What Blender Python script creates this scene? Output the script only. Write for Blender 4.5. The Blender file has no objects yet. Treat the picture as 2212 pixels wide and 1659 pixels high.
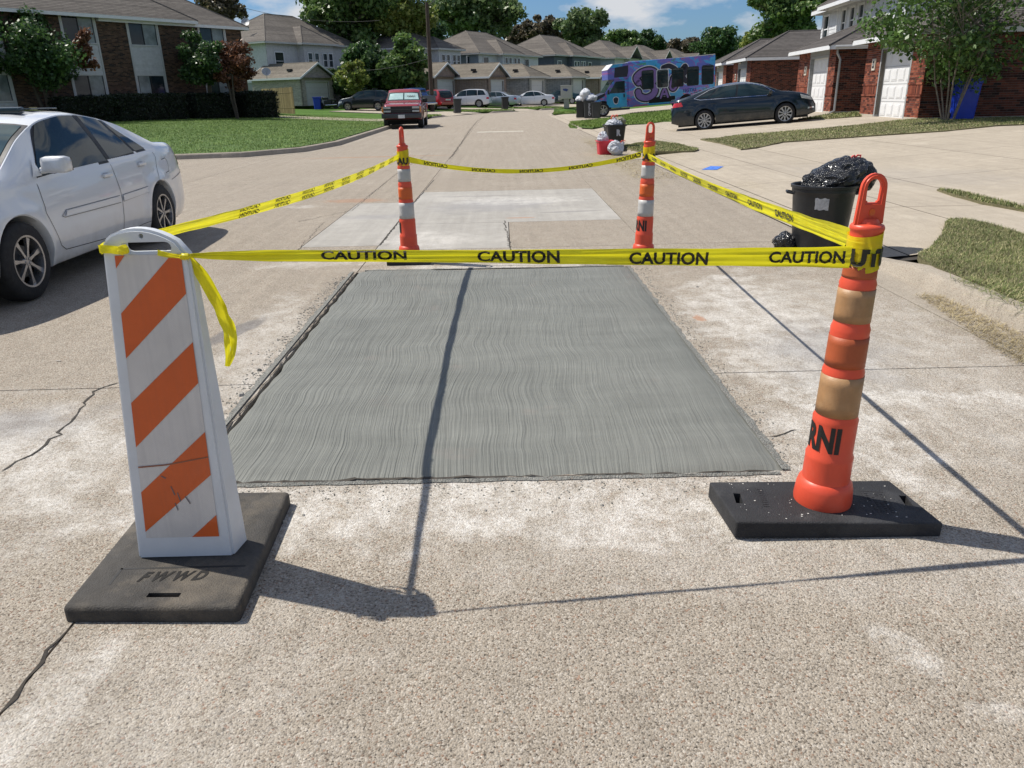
import bpy, bmesh, math, random
import numpy as np
from mathutils import Vector, Matrix, noise, geometry
random.seed(7); rng=np.random.default_rng(7)
SC=bpy.context.scene; COL=SC.collection; RAD=math.radians
# ---------------- camera, sky, sun, exposure ----------------
H0=1.5; F=1662.; W,H=2212,1659
YAW,PITCH,ROLL=RAD(-0.2832196),RAD(20.6650918),RAD(-1.3)
def _rot():
    cy,sy=math.cos(YAW),math.sin(YAW)
    f=np.array([-sy*math.cos(PITCH),cy*math.cos(PITCH),-math.sin(PITCH)]); r0=np.array([cy,sy,0.]); u0=np.cross(r0,f)
    return r0*math.cos(ROLL)+u0*math.sin(ROLL), -r0*math.sin(ROLL)+u0*math.cos(ROLL), f
CR,CU,CF=_rot(); CP=np.array([0,0,H0])
cam=bpy.data.cameras.new('camera'); co=bpy.data.objects.new('camera',cam); COL.objects.link(co)
m=Matrix.Identity(4)
for i in range(3): m[i][0]=CR[i]; m[i][1]=CU[i]; m[i][2]=-CF[i]; m[i][3]=CP[i]
co.matrix_world=m
cam.sensor_width=36; cam.lens=36*F/W; cam.clip_start=.05; cam.clip_end=3000; SC.camera=co
SUN=Vector((-.922*math.cos(RAD(55.)),.387*math.cos(RAD(55.)),math.sin(RAD(55.)))).normalized()
ls=bpy.data.lights.new('sun','SUN'); ls.energy=5.0; ls.angle=RAD(.53); ls.color=(1,.95,.865)
lo=bpy.data.objects.new('sun',ls); COL.objects.link(lo); lo.rotation_euler=SUN.to_track_quat('Z','Y').to_euler()
wd=bpy.data.worlds.new('World'); SC.world=wd; wd.use_nodes=True
nt=wd.node_tree; nt.nodes.clear()
def N(nt,t,**k):
    n=nt.nodes.new(t)
    for a,b in k.items():
        if a.startswith('i_'):
            key=a[2:]; key=int(key) if key.isdigit() else key.replace('_',' ')
            n.inputs[key].default_value=b
        else: setattr(n,a,b)
    return n
def Lk(nt,a,b): nt.links.new(a,b)
sky=N(nt,'ShaderNodeTexSky',sky_type='NISHITA',sun_disc=False); sky.sun_elevation=RAD(55.); sky.sun_rotation=math.atan2(SUN.x,SUN.y)
sky.air_density=1.0; sky.dust_density=.7; sky.ozone_density=3.5
tc=N(nt,'ShaderNodeTexCoord'); sep=N(nt,'ShaderNodeSeparateXYZ'); Lk(nt,tc.outputs['Generated'],sep.inputs[0])
# cumulus layer: direction projected on a plane high above
zz=N(nt,'ShaderNodeMath',operation='MULTIPLY',i_1=2.6); Lk(nt,sep.outputs[2],zz.inputs[0])
za=N(nt,'ShaderNodeMath',operation='ADD',i_1=.11); Lk(nt,zz.outputs[0],za.inputs[0])
dx=N(nt,'ShaderNodeMath',operation='DIVIDE'); Lk(nt,sep.outputs[0],dx.inputs[0]); dx.operation='MULTIPLY'; dx.inputs[1].default_value=1.
dy=N(nt,'ShaderNodeMath',operation='DIVIDE'); Lk(nt,sep.outputs[1],dy.inputs[0]); dy.operation='MULTIPLY'; dy.inputs[1].default_value=1.
cb=N(nt,'ShaderNodeCombineXYZ'); Lk(nt,dx.outputs[0],cb.inputs[0]); Lk(nt,dy.outputs[0],cb.inputs[1]); Lk(nt,zz.outputs[0],cb.inputs[2]); cmp=N(nt,'ShaderNodeMapping'); Lk(nt,cb.outputs[0],cmp.inputs[0]); cmp.inputs['Location'].default_value=(.47,.6,.1)
cn=N(nt,'ShaderNodeTexNoise',i_Scale=4.6,i_Detail=9.,i_Roughness=.54); Lk(nt,cmp.outputs[0],cn.inputs['Vector'])
cr=N(nt,'ShaderNodeValToRGB'); cr.color_ramp.elements[0].position=.49; cr.color_ramp.elements[1].position=.58; Lk(nt,cn.outputs[0],cr.inputs[0])
tint=N(nt,'ShaderNodeMix',data_type='RGBA',blend_type='MULTIPLY'); tint.inputs[0].default_value=1
Lk(nt,sky.outputs[0],tint.inputs[6]); tint.inputs[7].default_value=(.74,1.0,1.32,1)
mx=N(nt,'ShaderNodeMix',data_type='RGBA'); Lk(nt,cr.outputs[0],mx.inputs[0]); Lk(nt,tint.outputs[2],mx.inputs[6]); mx.inputs[7].default_value=(9.2,9.5,10.,1)
bg=N(nt,'ShaderNodeBackground',i_Strength=.066); Lk(nt,mx.outputs[2],bg.inputs[0])
ow=N(nt,'ShaderNodeOutputWorld'); Lk(nt,bg.outputs[0],ow.inputs[0])
SC.view_settings.view_transform='Standard'; SC.view_settings.look='None'; SC.view_settings.gamma=1; SC.view_settings.exposure=0.15
SC.view_settings.use_curve_mapping=False
SC.render.engine='CYCLES'; SC.cycles.use_denoising=True; SC.cycles.max_bounces=6; SC.cycles.use_adaptive_sampling=True
# ---------------- measuring helpers (photo point -> place in the street) ----------------
def ray(px,py): return CF+CR*(px-W/2)/F+CU*(H/2-py)/F
def G(px,py,z=0):
    d=ray(px,py); return CP+d*((z-H0)/d[2])
def AY(px,py,Y):
    d=ray(px,py); return CP+d*(Y/d[1])
def clamp(v,a,b): return max(a,min(b,v))
def ss(a,b,v):
    t=clamp((v-a)/(b-a),0,1); return t*t*(3-2*t)
RK=[(3.28,-12),(3.28,40),(3.40,58),(3.8,62.5),(5.6,67),(9.5,72),(16,80),(42,121)]
LK=[(-60,21.9),(-9.5,21.9),(-7.2,22.3),(-5.9,24.0),(-5.45,27),(-5.6,44),(-4.95,57),(-3.2,66),(-1,69.5),(1.3,72.5),(3.5,76),(6.4,80),(14,92.5),(32,122)]
def interp(x,xs,ys):
    return float(np.interp(x,xs,ys))
def right_edge(y): return interp(y,[p[1] for p in RK],[p[0] for p in RK])
def dist_poly(x,y,P):
    b=1e9
    for (x0,y0),(x1,y1) in zip(P,P[1:]):
        vx,vy=x1-x0,y1-y0; t=clamp(((x-x0)*vx+(y-y0)*vy)/(vx*vx+vy*vy),0,1); b=min(b,math.hypot(x-x0-t*vx,y-y0-t*vy))
    return b
ROADP=[(-60,-12)]+RK+[LK[-1]]+LK[::-1][1:]
def inside(x,y,P):
    c=False; n=len(P)
    for i in range(n):
        x0,y0=P[i]; x1,y1=P[i-1]
        if (y0>y)!=(y1>y) and x<(x1-x0)*(y-y0)/(y1-y0)+x0: c=not c
    return c
def T(x,y):
    """height of the ground beside the road"""
    if inside(x,y,ROADP): return -.05
    r=x-right_edge(y)
    if r>0 and (y<62 or x-8>(y-66)*.6):
        far=clamp((y-60)/15,0,1)
        return (.1+.07*clamp(r-3.2,0,5.8))*(1-far)+far*.5
    d=dist_poly(x,y,LK)
    return .11+.40*ss(0,16,d)+.34*ss(14,30,d)
def GT(px,py,f=T,off=0):
    z=.1
    for _ in range(30):
        p=G(px,py,z); z=.6*z+.4*(max(0,f(p[0],p[1]))+off)
    return p
# ---------------- object helpers ----------------
def tag(o,label=None,cat=None,group=None,kind=None):
    if label: o['label']=label
    if cat: o['category']=cat
    if group: o['group']=group
    if kind: o['kind']=kind
    return o
def empty(name,loc,label,cat,rz=0,group=None):
    o=bpy.data.objects.new(name,None); COL.objects.link(o); o.location=loc; o.rotation_euler=(0,0,rz); o.empty_display_size=.2
    return tag(o,label,cat,group)
def link(name,me,parent=None,loc=None,rot=None):
    o=bpy.data.objects.new(name,me); COL.objects.link(o)
    if parent is not None: o.parent=parent
    if loc is not None: o.location=loc
    if rot is not None: o.rotation_euler=rot
    return o
def mesh(name,V,Fc,mat,smooth=None,sharp=None):
    me=bpy.data.meshes.new(name); me.from_pydata([tuple(map(float,v)) for v in V],[],[tuple(f) for f in Fc]); me.update()
    if isinstance(mat,(list,tuple)):
        for q in mat: me.materials.append(q)
    elif mat: me.materials.append(mat)
    if smooth:
        me.polygons.foreach_set('use_smooth',[True]*len(me.polygons))
        if sharp: me.set_sharp_from_angle(angle=RAD(sharp))
    return me
def obj(name,V,Fc,mat,parent=None,smooth=None,sharp=None,**k): return link(name,mesh(name,V,Fc,mat,smooth,sharp),parent,**k)
class MB:
    def __init__(s): s.v=[]; s.f=[]; s.mi=[]
    def add(s,V,Fc,mi=0):
        b=len(s.v); s.v+=[tuple(v) for v in V]; s.f+=[tuple(i+b for i in f) for f in Fc]; s.mi+=[mi]*len(Fc); return s
    def box(s,x0,x1,y0,y1,z0,z1,M=None,mi=0):
        V=[(x,y,z) for z in (z0,z1) for y in (y0,y1) for x in (x0,x1)]
        if M: V=[tuple(M@Vector(v)) for v in V]
        return s.add(V,[(0,2,3,1),(4,5,7,6),(0,1,5,4),(2,6,7,3),(0,4,6,2),(1,3,7,5)],mi)
    def cbox(s,x0,x1,y0,y1,z0,z1,c=.01,M=None,mi=0):
        """box with chamfered edges"""
        bm=bmesh.new(); bmesh.ops.create_cube(bm,size=1)
        for v in bm.verts: v.co=Vector(((x0+x1)/2+v.co.x*(x1-x0),(y0+y1)/2+v.co.y*(y1-y0),(z0+z1)/2+v.co.z*(z1-z0)))
        bmesh.ops.bevel(bm,geom=bm.edges[:],offset=c,segments=2,profile=.6,affect='EDGES')
        V=[(M@v.co if M else v.co) for v in bm.verts]; Fc=[[v.index for v in f.verts] for f in bm.faces]; bm.free()
        return s.add(V,Fc,mi)
    def tube(s,P,r,n=8,mi=0,cap=True):
        P=[Vector(p) for p in P]; R=r if isinstance(r,(list,tuple)) else [r]*len(P)
        V=[];Fc=[]; ref=Vector((0,0,1)) if abs((P[-1]-P[0]).normalized().z)<.9 else Vector((1,0,0))
        for i,p in enumerate(P):
            t=(P[min(i+1,len(P)-1)]-P[max(i-1,0)]).normalized(); a=t.cross(ref).normalized(); b=t.cross(a)
            for k in range(n):
                q=2*math.pi*k/n; V.append(p+(a*math.cos(q)+b*math.sin(q))*R[i])
        for i in range(len(P)-1):
            for k in range(n): Fc.append((i*n+k,i*n+(k+1)%n,(i+1)*n+(k+1)%n,(i+1)*n+k))
        if cap: Fc+= [tuple(range(n))[::-1],tuple((len(P)-1)*n+k for k in range(n))]
        return s.add(V,Fc,mi)
    def lathe(s,prof,n=24,M=None,mi=0,axis='z',caps=True):
        V=[];Fc=[]
        for r,z in prof:
            for k in range(n):
                a=2*math.pi*k/n; c=(r*math.cos(a),r*math.sin(a),z)
                if axis=='y': c=(r*math.cos(a),z,r*math.sin(a))
                V.append(c)
        for i in range(len(prof)-1):
            for k in range(n): Fc.append((i*n+k,i*n+(k+1)%n,(i+1)*n+(k+1)%n,(i+1)*n+k))
        if caps and prof[0][0]>1e-4: Fc.append(tuple(range(n))[::-1])
        if caps and prof[-1][0]>1e-4: Fc.append(tuple((len(prof)-1)*n+k for k in range(n)))
        if M: V=[M@Vector(v) for v in V]
        return s.add(V,Fc,mi)
    def prism(s,poly,y0,y1,M=None,mi=0):
        """poly in (x,z), extruded along y"""
        n=len(poly); V=[(x,y0,z) for x,z in poly]+[(x,y1,z) for x,z in poly]
        Fc=[tuple(range(n)),tuple(range(n,2*n))[::-1]]+[(i,i+n,(i+1)%n+n,(i+1)%n) for i in range(n)]
        if M: V=[M@Vector(v) for v in V]
        return s.add(V,Fc,mi)
    def build(s,name,mat,parent=None,smooth=False,sharp=35,**k):
        me=mesh(name,s.v,s.f,mat,smooth,sharp)
        if isinstance(mat,(list,tuple)): me.polygons.foreach_set('material_index',s.mi)
        bm=bmesh.new(); bm.from_mesh(me); bmesh.ops.recalc_face_normals(bm,faces=bm.faces); bm.to_mesh(me); bm.free()
        if smooth:
            me.polygons.foreach_set('use_smooth',[True]*len(me.polygons)); me.set_sharp_from_angle(angle=RAD(sharp))
        return link(name,me,parent,**k)
def text_geo(s,size,bold=.0,ext=0,align='LEFT'):
    c=bpy.data.curves.new('txt','FONT'); c.body=s; c.size=size; c.offset=bold; c.extrude=ext; c.align_x=align; c.resolution_u=3
    o=bpy.data.objects.new('txt',c); COL.objects.link(o); bpy.context.view_layer.update()
    dg=bpy.context.evaluated_depsgraph_get(); me=bpy.data.meshes.new_from_object(o.evaluated_get(dg))
    bm=bmesh.new(); bm.from_mesh(me); bmesh.ops.triangulate(bm,faces=bm.faces)
    V=[tuple(v.co) for v in bm.verts]; Fc=[tuple(v.index for v in f.verts) for f in bm.faces]; bm.free()
    bpy.data.objects.remove(o); bpy.data.curves.remove(c); bpy.data.meshes.remove(me)
    return V,Fc
# ---------------- materials ----------------
MATS={}
def shader(name):
    m=bpy.data.materials.new(name); m.use_nodes=True; n=m.node_tree; b=n.nodes['Principled BSDF']; return m,n,b
def srgb(h): 
    h=h.lstrip('#'); c=[int(h[i:i+2],16)/255 for i in (0,2,4)]; return tuple(((x/12.92) if x<.04045 else ((x+.055)/1.055)**2.4) for x in c)+(1,)
def ramp(n,inp,stops):
    r=n.nodes.new('ShaderNodeValToRGB'); e=r.color_ramp.elements
    while len(e)<len(stops): e.new(.5)
    for q,(p,c) in zip(e,stops): q.position=p; q.color=c if hasattr(c,'__len__') and len(c)==4 else ((*c,1) if hasattr(c,'__len__') else (c,c,c,1))
    Lk(n,inp,r.inputs[0]); return r.outputs[0]
def noise_n(n,vec,scale,detail=4,rough=.55,dist=0):
    t=N(n,'ShaderNodeTexNoise',i_Scale=scale,i_Detail=float(detail),i_Roughness=rough,i_Distortion=dist)
    if vec is not None: Lk(n,vec,t.inputs['Vector'])
    return t.outputs[0]
def mixc(n,f,a,b,mode='MIX'):
    x=N(n,'ShaderNodeMix',data_type='RGBA',blend_type=mode)
    for s,v in ((0,f),(6,a),(7,b)):
        if isinstance(v,bpy.types.NodeSocket): Lk(n,v,x.inputs[s])
        else: x.inputs[s].default_value=v if s==0 else ((*v,1) if len(v)==3 else v)
    return x.outputs[2]
def mth(n,op,a,b=None,c=None,cl=False):
    x=N(n,'ShaderNodeMath',operation=op,use_clamp=cl)
    for i,v in enumerate((a,b,c)):
        if v is None: continue
        if isinstance(v,bpy.types.NodeSocket): Lk(n,v,x.inputs[i])
        else: x.inputs[i].default_value=v
    return x.outputs[0]
def bump(n,b,h,strength=.3,dist=.01):
    u=N(n,'ShaderNodeBump',i_Strength=strength,i_Distance=dist); Lk(n,h,u.inputs['Height']); Lk(n,u.outputs[0],b.inputs['Normal'])
def objco(n,world=False):
    if world: return N(n,'ShaderNodeNewGeometry').outputs['Position']
    return N(n,'ShaderNodeTexCoord').outputs['Object']
def scaled(n,vec,s,loc=(0,0,0)):
    q=N(n,'ShaderNodeMapping'); Lk(n,vec,q.inputs[0]); q.inputs['Scale'].default_value=s; q.inputs['Location'].default_value=loc; return q.outputs[0]
def plain(name,col,rough=.6,metal=0,var=.12,scale=8,bmp=0,bscale=60,spec=.5,coat=0,dirt=None,em=0):
    """procedural finish: base colour broken by two sizes of noise"""
    if name in MATS: return MATS[name]
    m,n,b=shader(name); col=srgb(col) if isinstance(col,str) else ((*col,1) if len(col)==3 else col)
    v=objco(n); f=noise_n(n,v,scale,6,.6)
    lo=tuple(c*(1-var) for c in col[:3]); hi=tuple(min(1,c*(1+var)) for c in col[:3])
    c=ramp(n,f,[(.3,lo),(.7,hi)])
    if dirt:
        g=noise_n(n,v,scale*.35,8,.7); c=mixc(n,ramp(n,g,[(.5,0.),(.72,dirt[1])]),c,dirt[0])
    Lk(n,c,b.inputs['Base Color']); b.inputs['Metallic'].default_value=metal
    r=ramp(n,noise_n(n,v,scale*2.3,4),[(.3,max(0,rough-.08)),(.7,min(1,rough+.08))]); Lk(n,r,b.inputs['Roughness'])
    b.inputs['Specular IOR Level'].default_value=spec; b.inputs['Coat Weight'].default_value=coat; b.inputs['Coat Roughness'].default_value=.04
    if bmp: bump(n,b,noise_n(n,v,bscale,5,.6),bmp,.01)
    MATS[name]=m; return m
def island_rand(n):
    a=N(n,'ShaderNodeNewGeometry').outputs['Random Per Island']; o=N(n,'ShaderNodeObjectInfo').outputs['Random']
    return mth(n,'FRACT',mth(n,'ADD',a,o))
def varied(name,stops,rough=.8,bmp=.3,bscale=40,noisy=.15,nscale=6):
    """each separate piece takes its own colour"""
    m,n,b=shader(name); c=ramp(n,island_rand(n),[(p,srgb(q) if isinstance(q,str) else q) for p,q in stops])
    v=objco(n,True); f=noise_n(n,v,nscale,6,.65)
    c=mixc(n,1.,c,ramp(n,f,[(.25,1-noisy*1.6),(.75,1+noisy*.6)]),'MULTIPLY')
    Lk(n,c,b.inputs['Base Color']); b.inputs['Roughness'].default_value=rough; b.inputs['Specular IOR Level'].default_value=.25
    bump(n,b,noise_n(n,v,bscale,5),bmp,.006); MATS[name]=m; return m
def blotch(n,vec,cx,cy,rx,ry,ang=0,soft=.5,amp=.45,nsc=3.):
    """ragged-edged stain mask on the ground"""
    s=N(n,'ShaderNodeSeparateXYZ'); Lk(n,vec,s.inputs[0]); ca,sa=math.cos(ang),math.sin(ang)
    X=mth(n,'SUBTRACT',s.outputs[0],cx); Y=mth(n,'SUBTRACT',s.outputs[1],cy)
    U_=mth(n,'DIVIDE',mth(n,'ADD',mth(n,'MULTIPLY',X,ca),mth(n,'MULTIPLY',Y,sa)),rx)
    V_=mth(n,'DIVIDE',mth(n,'SUBTRACT',mth(n,'MULTIPLY',Y,ca),mth(n,'MULTIPLY',X,sa)),ry)
    d=mth(n,'SQRT',mth(n,'ADD',mth(n,'MULTIPLY',U_,U_),mth(n,'MULTIPLY',V_,V_)))
    d=mth(n,'ADD',d,mth(n,'MULTIPLY',mth(n,'SUBTRACT',noise_n(n,vec,nsc,8,.7),.5),amp*3.4))
    q=N(n,'ShaderNodeMapRange',interpolation_type='SMOOTHSTEP'); Lk(n,d,q.inputs[0]); q.inputs[1].default_value=1.0; q.inputs[2].default_value=1-soft; q.inputs[3].default_value=0; q.inputs[4].default_value=1
    return q.outputs[0]
def concrete(name,dark,mid,light,agg=1.,stains=(),tint=.5,far=False,bstr=.5):
    m,n,b=shader(name); v=objco(n,True)
    vo=N(n,'ShaderNodeTexVoronoi',i_Scale=165.,i_Randomness=1.); Lk(n,v,vo.inputs['Vector'])
    vp=N(n,'ShaderNodeTexVoronoi',i_Scale=60.); Lk(n,v,vp.inputs['Vector'])
    sp=N(n,'ShaderNodeSeparateColor'); Lk(n,vo.outputs['Color'],sp.inputs[0])
    peb=ramp(n,sp.outputs[0],[(0,dark),(.3,mid),(.62,mid),(.8,light),(.93,tuple(c*.55 for c in dark[:3])),(1,(.30,.17,.11))])
    big=noise_n(n,v,.55,8,.62); c=ramp(n,big,[(.3,tuple(c*.88 for c in mid[:3])),(.55,mid),(.75,light)])
    c=mixc(n,agg*.75,c,peb); 
    fine=noise_n(n,v,260,3,.7); c=mixc(n,1.,c,ramp(n,fine,[(.3,.78),(.7,1.16)]),'MULTIPLY')
    pits=ramp(n,noise_n(n,v,120,2,.5),[(.33,.28),(.40,1.)]); c=mixc(n,agg,c,mixc(n,1.,c,pits,'MULTIPLY'))
    med=noise_n(n,v,5,8,.7); c=mixc(n,1.,c,ramp(n,med,[(.3,.9),(.7,1.1)]),'MULTIPLY')
    st=scaled(n,v,(9,.22,1)); trk=noise_n(n,st,1.,5,.6); c=mixc(n,1.,c,ramp(n,trk,[(.35,.94),(.65,1.05)]),'MULTIPLY')
    for (kind,cx,cy,rx,ry,ang,amt) in stains:
        if kind=='w': k=mth(n,'MULTIPLY',blotch(n,v,cx,cy,rx,ry,ang,.55,.6,4.),amt); k=mth(n,'MULTIPLY',k,ramp(n,noise_n(n,scaled(n,v,(1,.7,1)),7,12,.82),[(.40,.08),(.60,1.)])); k=mth(n,'MULTIPLY',k,ramp(n,noise_n(n,v,58,4,.8),[(.40,.30),(.55,1.)])); c=mixc(n,k,c,(.70,.67,.62))
        if kind=='d': k=mth(n,'MULTIPLY',blotch(n,v,cx,cy,rx,ry,ang,.35,.25,6.),amt); c=mixc(n,k,c,(.12,.12,.13))
        if kind=='g': k=mth(n,'MULTIPLY',blotch(n,v,cx,cy,rx,ry,ang,.8,.5,3.),amt); c=mixc(n,k,c,(.25,.245,.25))
        if kind=='r': k=mth(n,'MULTIPLY',blotch(n,v,cx,cy,rx,ry,ang,.5,.5,9.),amt); c=mixc(n,k,c,(.42,.19,.09))
        if kind=='s': k=mth(n,'MULTIPLY',blotch(n,v,cx,cy,rx,ry,ang,.9,.6,3.),amt); k=mth(n,'MULTIPLY',k,ramp(n,noise_n(n,scaled(n,v,(6,30,1)),1.3,6,.7),[(.45,0.),(.6,1.)])); c=mixc(n,k,c,(.30,.25,.13))
    Lk(n,c,b.inputs['Base Color']); b.inputs['Roughness'].default_value=.9; b.inputs['Specular IOR Level'].default_value=.2
    h=mth(n,'ADD',mth(n,'MULTIPLY',vo.outputs['Distance'],-.75*agg),mth(n,'MULTIPLY',fine,.55)); h=mth(n,'ADD',h,mth(n,'MULTIPLY',noise_n(n,v,12,6,.7),.8)); h=mth(n,'ADD',h,mth(n,'MULTIPLY',pits,.5*agg))
    bump(n,b,h,bstr,.012); MATS[name]=m; return m
# ---------------- ground, road, kerbs, driveways, lawns ----------------
RS=[('w',-.2,2.66,2.0,.36,0,.9),('w',2.1,4.6,1.1,2.6,0,.45),('w',-2.6,3.0,1.6,1.2,.2,.4),('w',1.0,2.25,1.8,.35,-.1,.3),('w',-1.0,1.5,.6,.8,-.3,.3),('w',-1.62,4.6,.34,1.9,.05,.6),('w',-2.6,3.1,1.15,.75,.2,.75),('g',-2.7,3.5,.9,.35,.25,.5),('w',1.75,5.0,.55,1.9,-.05,.7),('w',1.5,3.2,.45,.6,0,.7),
 ('g',1.95,4.4,.55,.9,-.15,.45),('w',2.3,3.6,1.3,.16,-.12,.7),('w',.0,7.12,1.5,.16,0,.8),('d',-1.88,5.15,.11,.42,-.3,.55),('w',-.85,1.12,.42,.16,.3,.9),('w',-1.3,1.5,.13,.5,-.3,.6),
 ('w',.55,2.35,.55,.10,-.15,.6),('w',1.1,1.78,.07,.16,.5,.7),('w',1.22,1.52,.09,.05,0,.6),('w',1.9,1.9,.5,.12,-.3,.5),('w',-1.9,7.4,.7,.22,.1,.6),('w',-3.0,11.6,.35,.22,0,.55),
 ('r',1.45,7.0,.12,.06,0,.7),('r',2.4,6.9,.16,.05,0,.6),('r',1.35,5.2,.05,.1,0,.6),('r',.1,9.95,.22,.05,0,.6),('r',-2.3,12.2,.6,.3,0,.35),('s',2.6,18.2,.95,6.5,0,.75),('s',2.9,26,.5,5,0,.6),('s',3.1,4.9,.25,1.0,0,.5),('r',-3.4,21.4,2.5,.2,0,.4),('w',-.3,7.6,1.8,.5,0,.3)]
M_road=concrete('road_concrete',(.20,.165,.125),(.375,.325,.262),(.53,.48,.41),1.,RS,bstr=.55)
M_old=concrete('pale_patch_concrete',(.27,.255,.23),(.38,.36,.325),(.48,.455,.415),.25,[('g',-.2,11.3,1.3,1.0,.1,.5),('g',-1.7,10.4,.8,.3,.1,.4),('d',.9,10.5,.5,.08,.1,.35),('d',-.4,12.4,.9,.07,-.05,.3),('w',.2,11.8,1.2,.6,0,.6),('w',-.9,8.6,.6,.7,0,.5),('r',.2,10.05,.25,.05,0,.5)],bstr=.3)
M_drive=concrete('driveway_concrete',(.28,.235,.18),(.42,.365,.29),(.49,.435,.355),.35,[('s',4.0,19,.8,2.5,0,.5),('g',6.5,13,1.4,3.5,.5,.18),('s',3.9,12.6,.35,1.2,0,.3)],bstr=.25)
M_kerb=concrete('kerb_concrete',(.24,.20,.16),(.37,.325,.265),(.45,.40,.33),.6,[],bstr=.4)
M_joint=plain('joint_dirt',(.045,.038,.03),.95,0,.5,20)
def ground_mat():
    m,n,b=shader('lawn_soil'); v=objco(n,True)
    a=noise_n(n,v,.35,8,.65); c=ramp(n,a,[(.3,(.06,.12,.025)),(.55,(.09,.17,.035)),(.75,(.15,.19,.06))])
    f=noise_n(n,v,38,5,.8); c=mixc(n,1.,c,ramp(n,f,[(.3,.55),(.7,1.45)]),'MULTIPLY'); Lk(n,c,b.inputs['Base Color']); b.inputs['Roughness'].default_value=.95; b.inputs['Specular IOR Level'].default_value=.1
    bump(n,b,f,.9,.05); return m
M_ground=ground_mat()
def grid_fn(name,xs,ys,fz,mat,parent=None,kind=None,keep=None):
    V=[(x,y,fz(x,y)) for y in ys for x in xs]; nx=len(xs); Fc=[]
    for j in range(len(ys)-1):
        for i in range(nx-1):
            if keep and not keep((xs[i]+xs[i+1])/2,(ys[j]+ys[j+1])/2): continue
            Fc.append((j*nx+i,j*nx+i+1,(j+1)*nx+i+1,(j+1)*nx+i))
    o=obj(name,V,Fc,mat,parent,True)
    if kind: tag(o,kind=kind)
    return o
gx=list(np.concatenate([[-900,-400,-150,-90],np.arange(-60,-8,2.),np.arange(-8,10,.5),np.arange(10,60,2.),[90,150,400,900]]))
gy=list(np.concatenate([[-300,-60,-12],np.arange(-10,20,2.),np.arange(20,30,.5),np.arange(30,80,1.),np.arange(80,130,3.),[160,260,600,1500]]))
def T_under(x,y):
    t=T(x,y)
    if t<0: return -.12
    if 5.5<y<61 and right_edge(y)<x<25: return t-.16
    d=min(dist_poly(x,y,RK),dist_poly(x,y,LK))
    return t-.03 if d>.8 else -.12+(t+.09)*ss(.0,.8,d)
ground=grid_fn('ground',gx,gy,T_under,M_ground,kind='structure')
tag(ground,'green and dry grassy ground beside the street')
def cdt_area(poly,step,fz,edge=None):
    """triangulated sheet filling a polygon, draped on fz"""
    P=[Vector(p) for p in poly]; out=[]
    for a,b in zip(P,P[1:]+P[:1]):
        k=max(1,int((b-a).length/step))
        out+=[a.lerp(b,i/k) for i in range(k)]
    n=len(out); pts=list(out); xs=[p.x for p in P]; ys=[p.y for p in P]
    y=min(ys)+step*.5
    while y<max(ys):
        x=min(xs)+step*.5
        while x<max(xs):
            if inside(x,y,[tuple(p) for p in P]) and dist_poly(x,y,[tuple(p) for p in P]+[tuple(P[0])])>step*.35: pts.append(Vector((x,y)))
            x+=step
        y+=step
    r=geometry.delaunay_2d_cdt(pts,[],[list(range(n))],1,1e-5)
    return [(v.x,v.y,fz(v.x,v.y)) for v in r[0]],[tuple(f) for f in r[2]]
def sheet(name,poly,step,fz,mat,parent=None,thick=0):
    V,Fc=cdt_area(poly,step,fz)
    if thick:
        bm=bmesh.new(); vs=[bm.verts.new(v) for v in V]; 
        for f in Fc:
            try: bm.faces.new([vs[i] for i in f])
            except ValueError: pass
        bmesh.ops.recalc_face_normals(bm,faces=bm.faces)
        if sum(f.normal.z for f in bm.faces)<0: bmesh.ops.reverse_faces(bm,faces=bm.faces)
        ex=bmesh.ops.extrude_face_region(bm,geom=[e for e in bm.edges if e.is_boundary])
        for g in ex['geom']:
            if isinstance(g,bmesh.types.BMVert): g.co.z-=thick
        V=[tuple(v.co) for v in bm.verts]; Fc=[[v.index for v in f.verts] for f in bm.faces]
        bm.verts.index_update(); Fc=[[v.index for v in f.verts] for f in bm.faces]; bm.free()
    o=obj(name,V,Fc,mat,parent); return o
# road bed with the joint dirt, slabs laid on it
road=tag(sheet('road',ROADP,3.,lambda x,y:-.03,M_joint),'pale exposed aggregate concrete street',None,None,'structure')
def clip_poly(poly,x0,x1,y0,y1):
    def cut(P,f,inter):
        o=[]
        for i in range(len(P)):
            a,b=P[i-1],P[i]; fa,fb=f(a),f(b)
            if fa!=fb: o.append(inter(a,b))
            if fb: o.append(b)
        return o
    P=poly
    for ax,val,sg in ((0,x0,1),(0,x1,-1),(1,y0,1),(1,y1,-1)):
        if not P: return P
        P=cut(P,lambda p:(p[ax]-val)*sg>=0,lambda a,b:tuple(a[k]+(b[k]-a[k])*(val-a[ax])/(b[ax]-a[ax]) for k in range(2)))
    return P
xc=[-60,-40,-30,-22,-16,-11.2,-6.2,-1.36,3.30]; yc=[-12,-8,-2,4.07,8.0,15.0,21.6,27.5,33.7,40,46,52,58.5,130]
PX0,PX1,PY0,PY1=-1.35,1.13,2.885,6.95   # wet concrete square
def slab(poly,mat,parent=road,z=0.,name='road_slab'):
    if len(poly)<3: return
    A=0
    for i in range(len(poly)): A+=poly[i-1][0]*poly[i][1]-poly[i][0]*poly[i-1][1]
    if abs(A)<.02: return
    n=len(poly); poly=poly if A>0 else poly[::-1]
    V=[(x,y,z) for x,y in poly]+[(x,y,z-.025) for x,y in poly]
    return obj(name,V,[tuple(range(n))]+[(i,i+n,(i+1)%n+n,(i+1)%n) for i in range(n)],mat,parent)
g=.0045
special=[(-1.36,1.47,9.72,13.1),(-2.2,-1.36,8.3,11.85),(-1.36,.05,8.0,9.72)]
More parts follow.
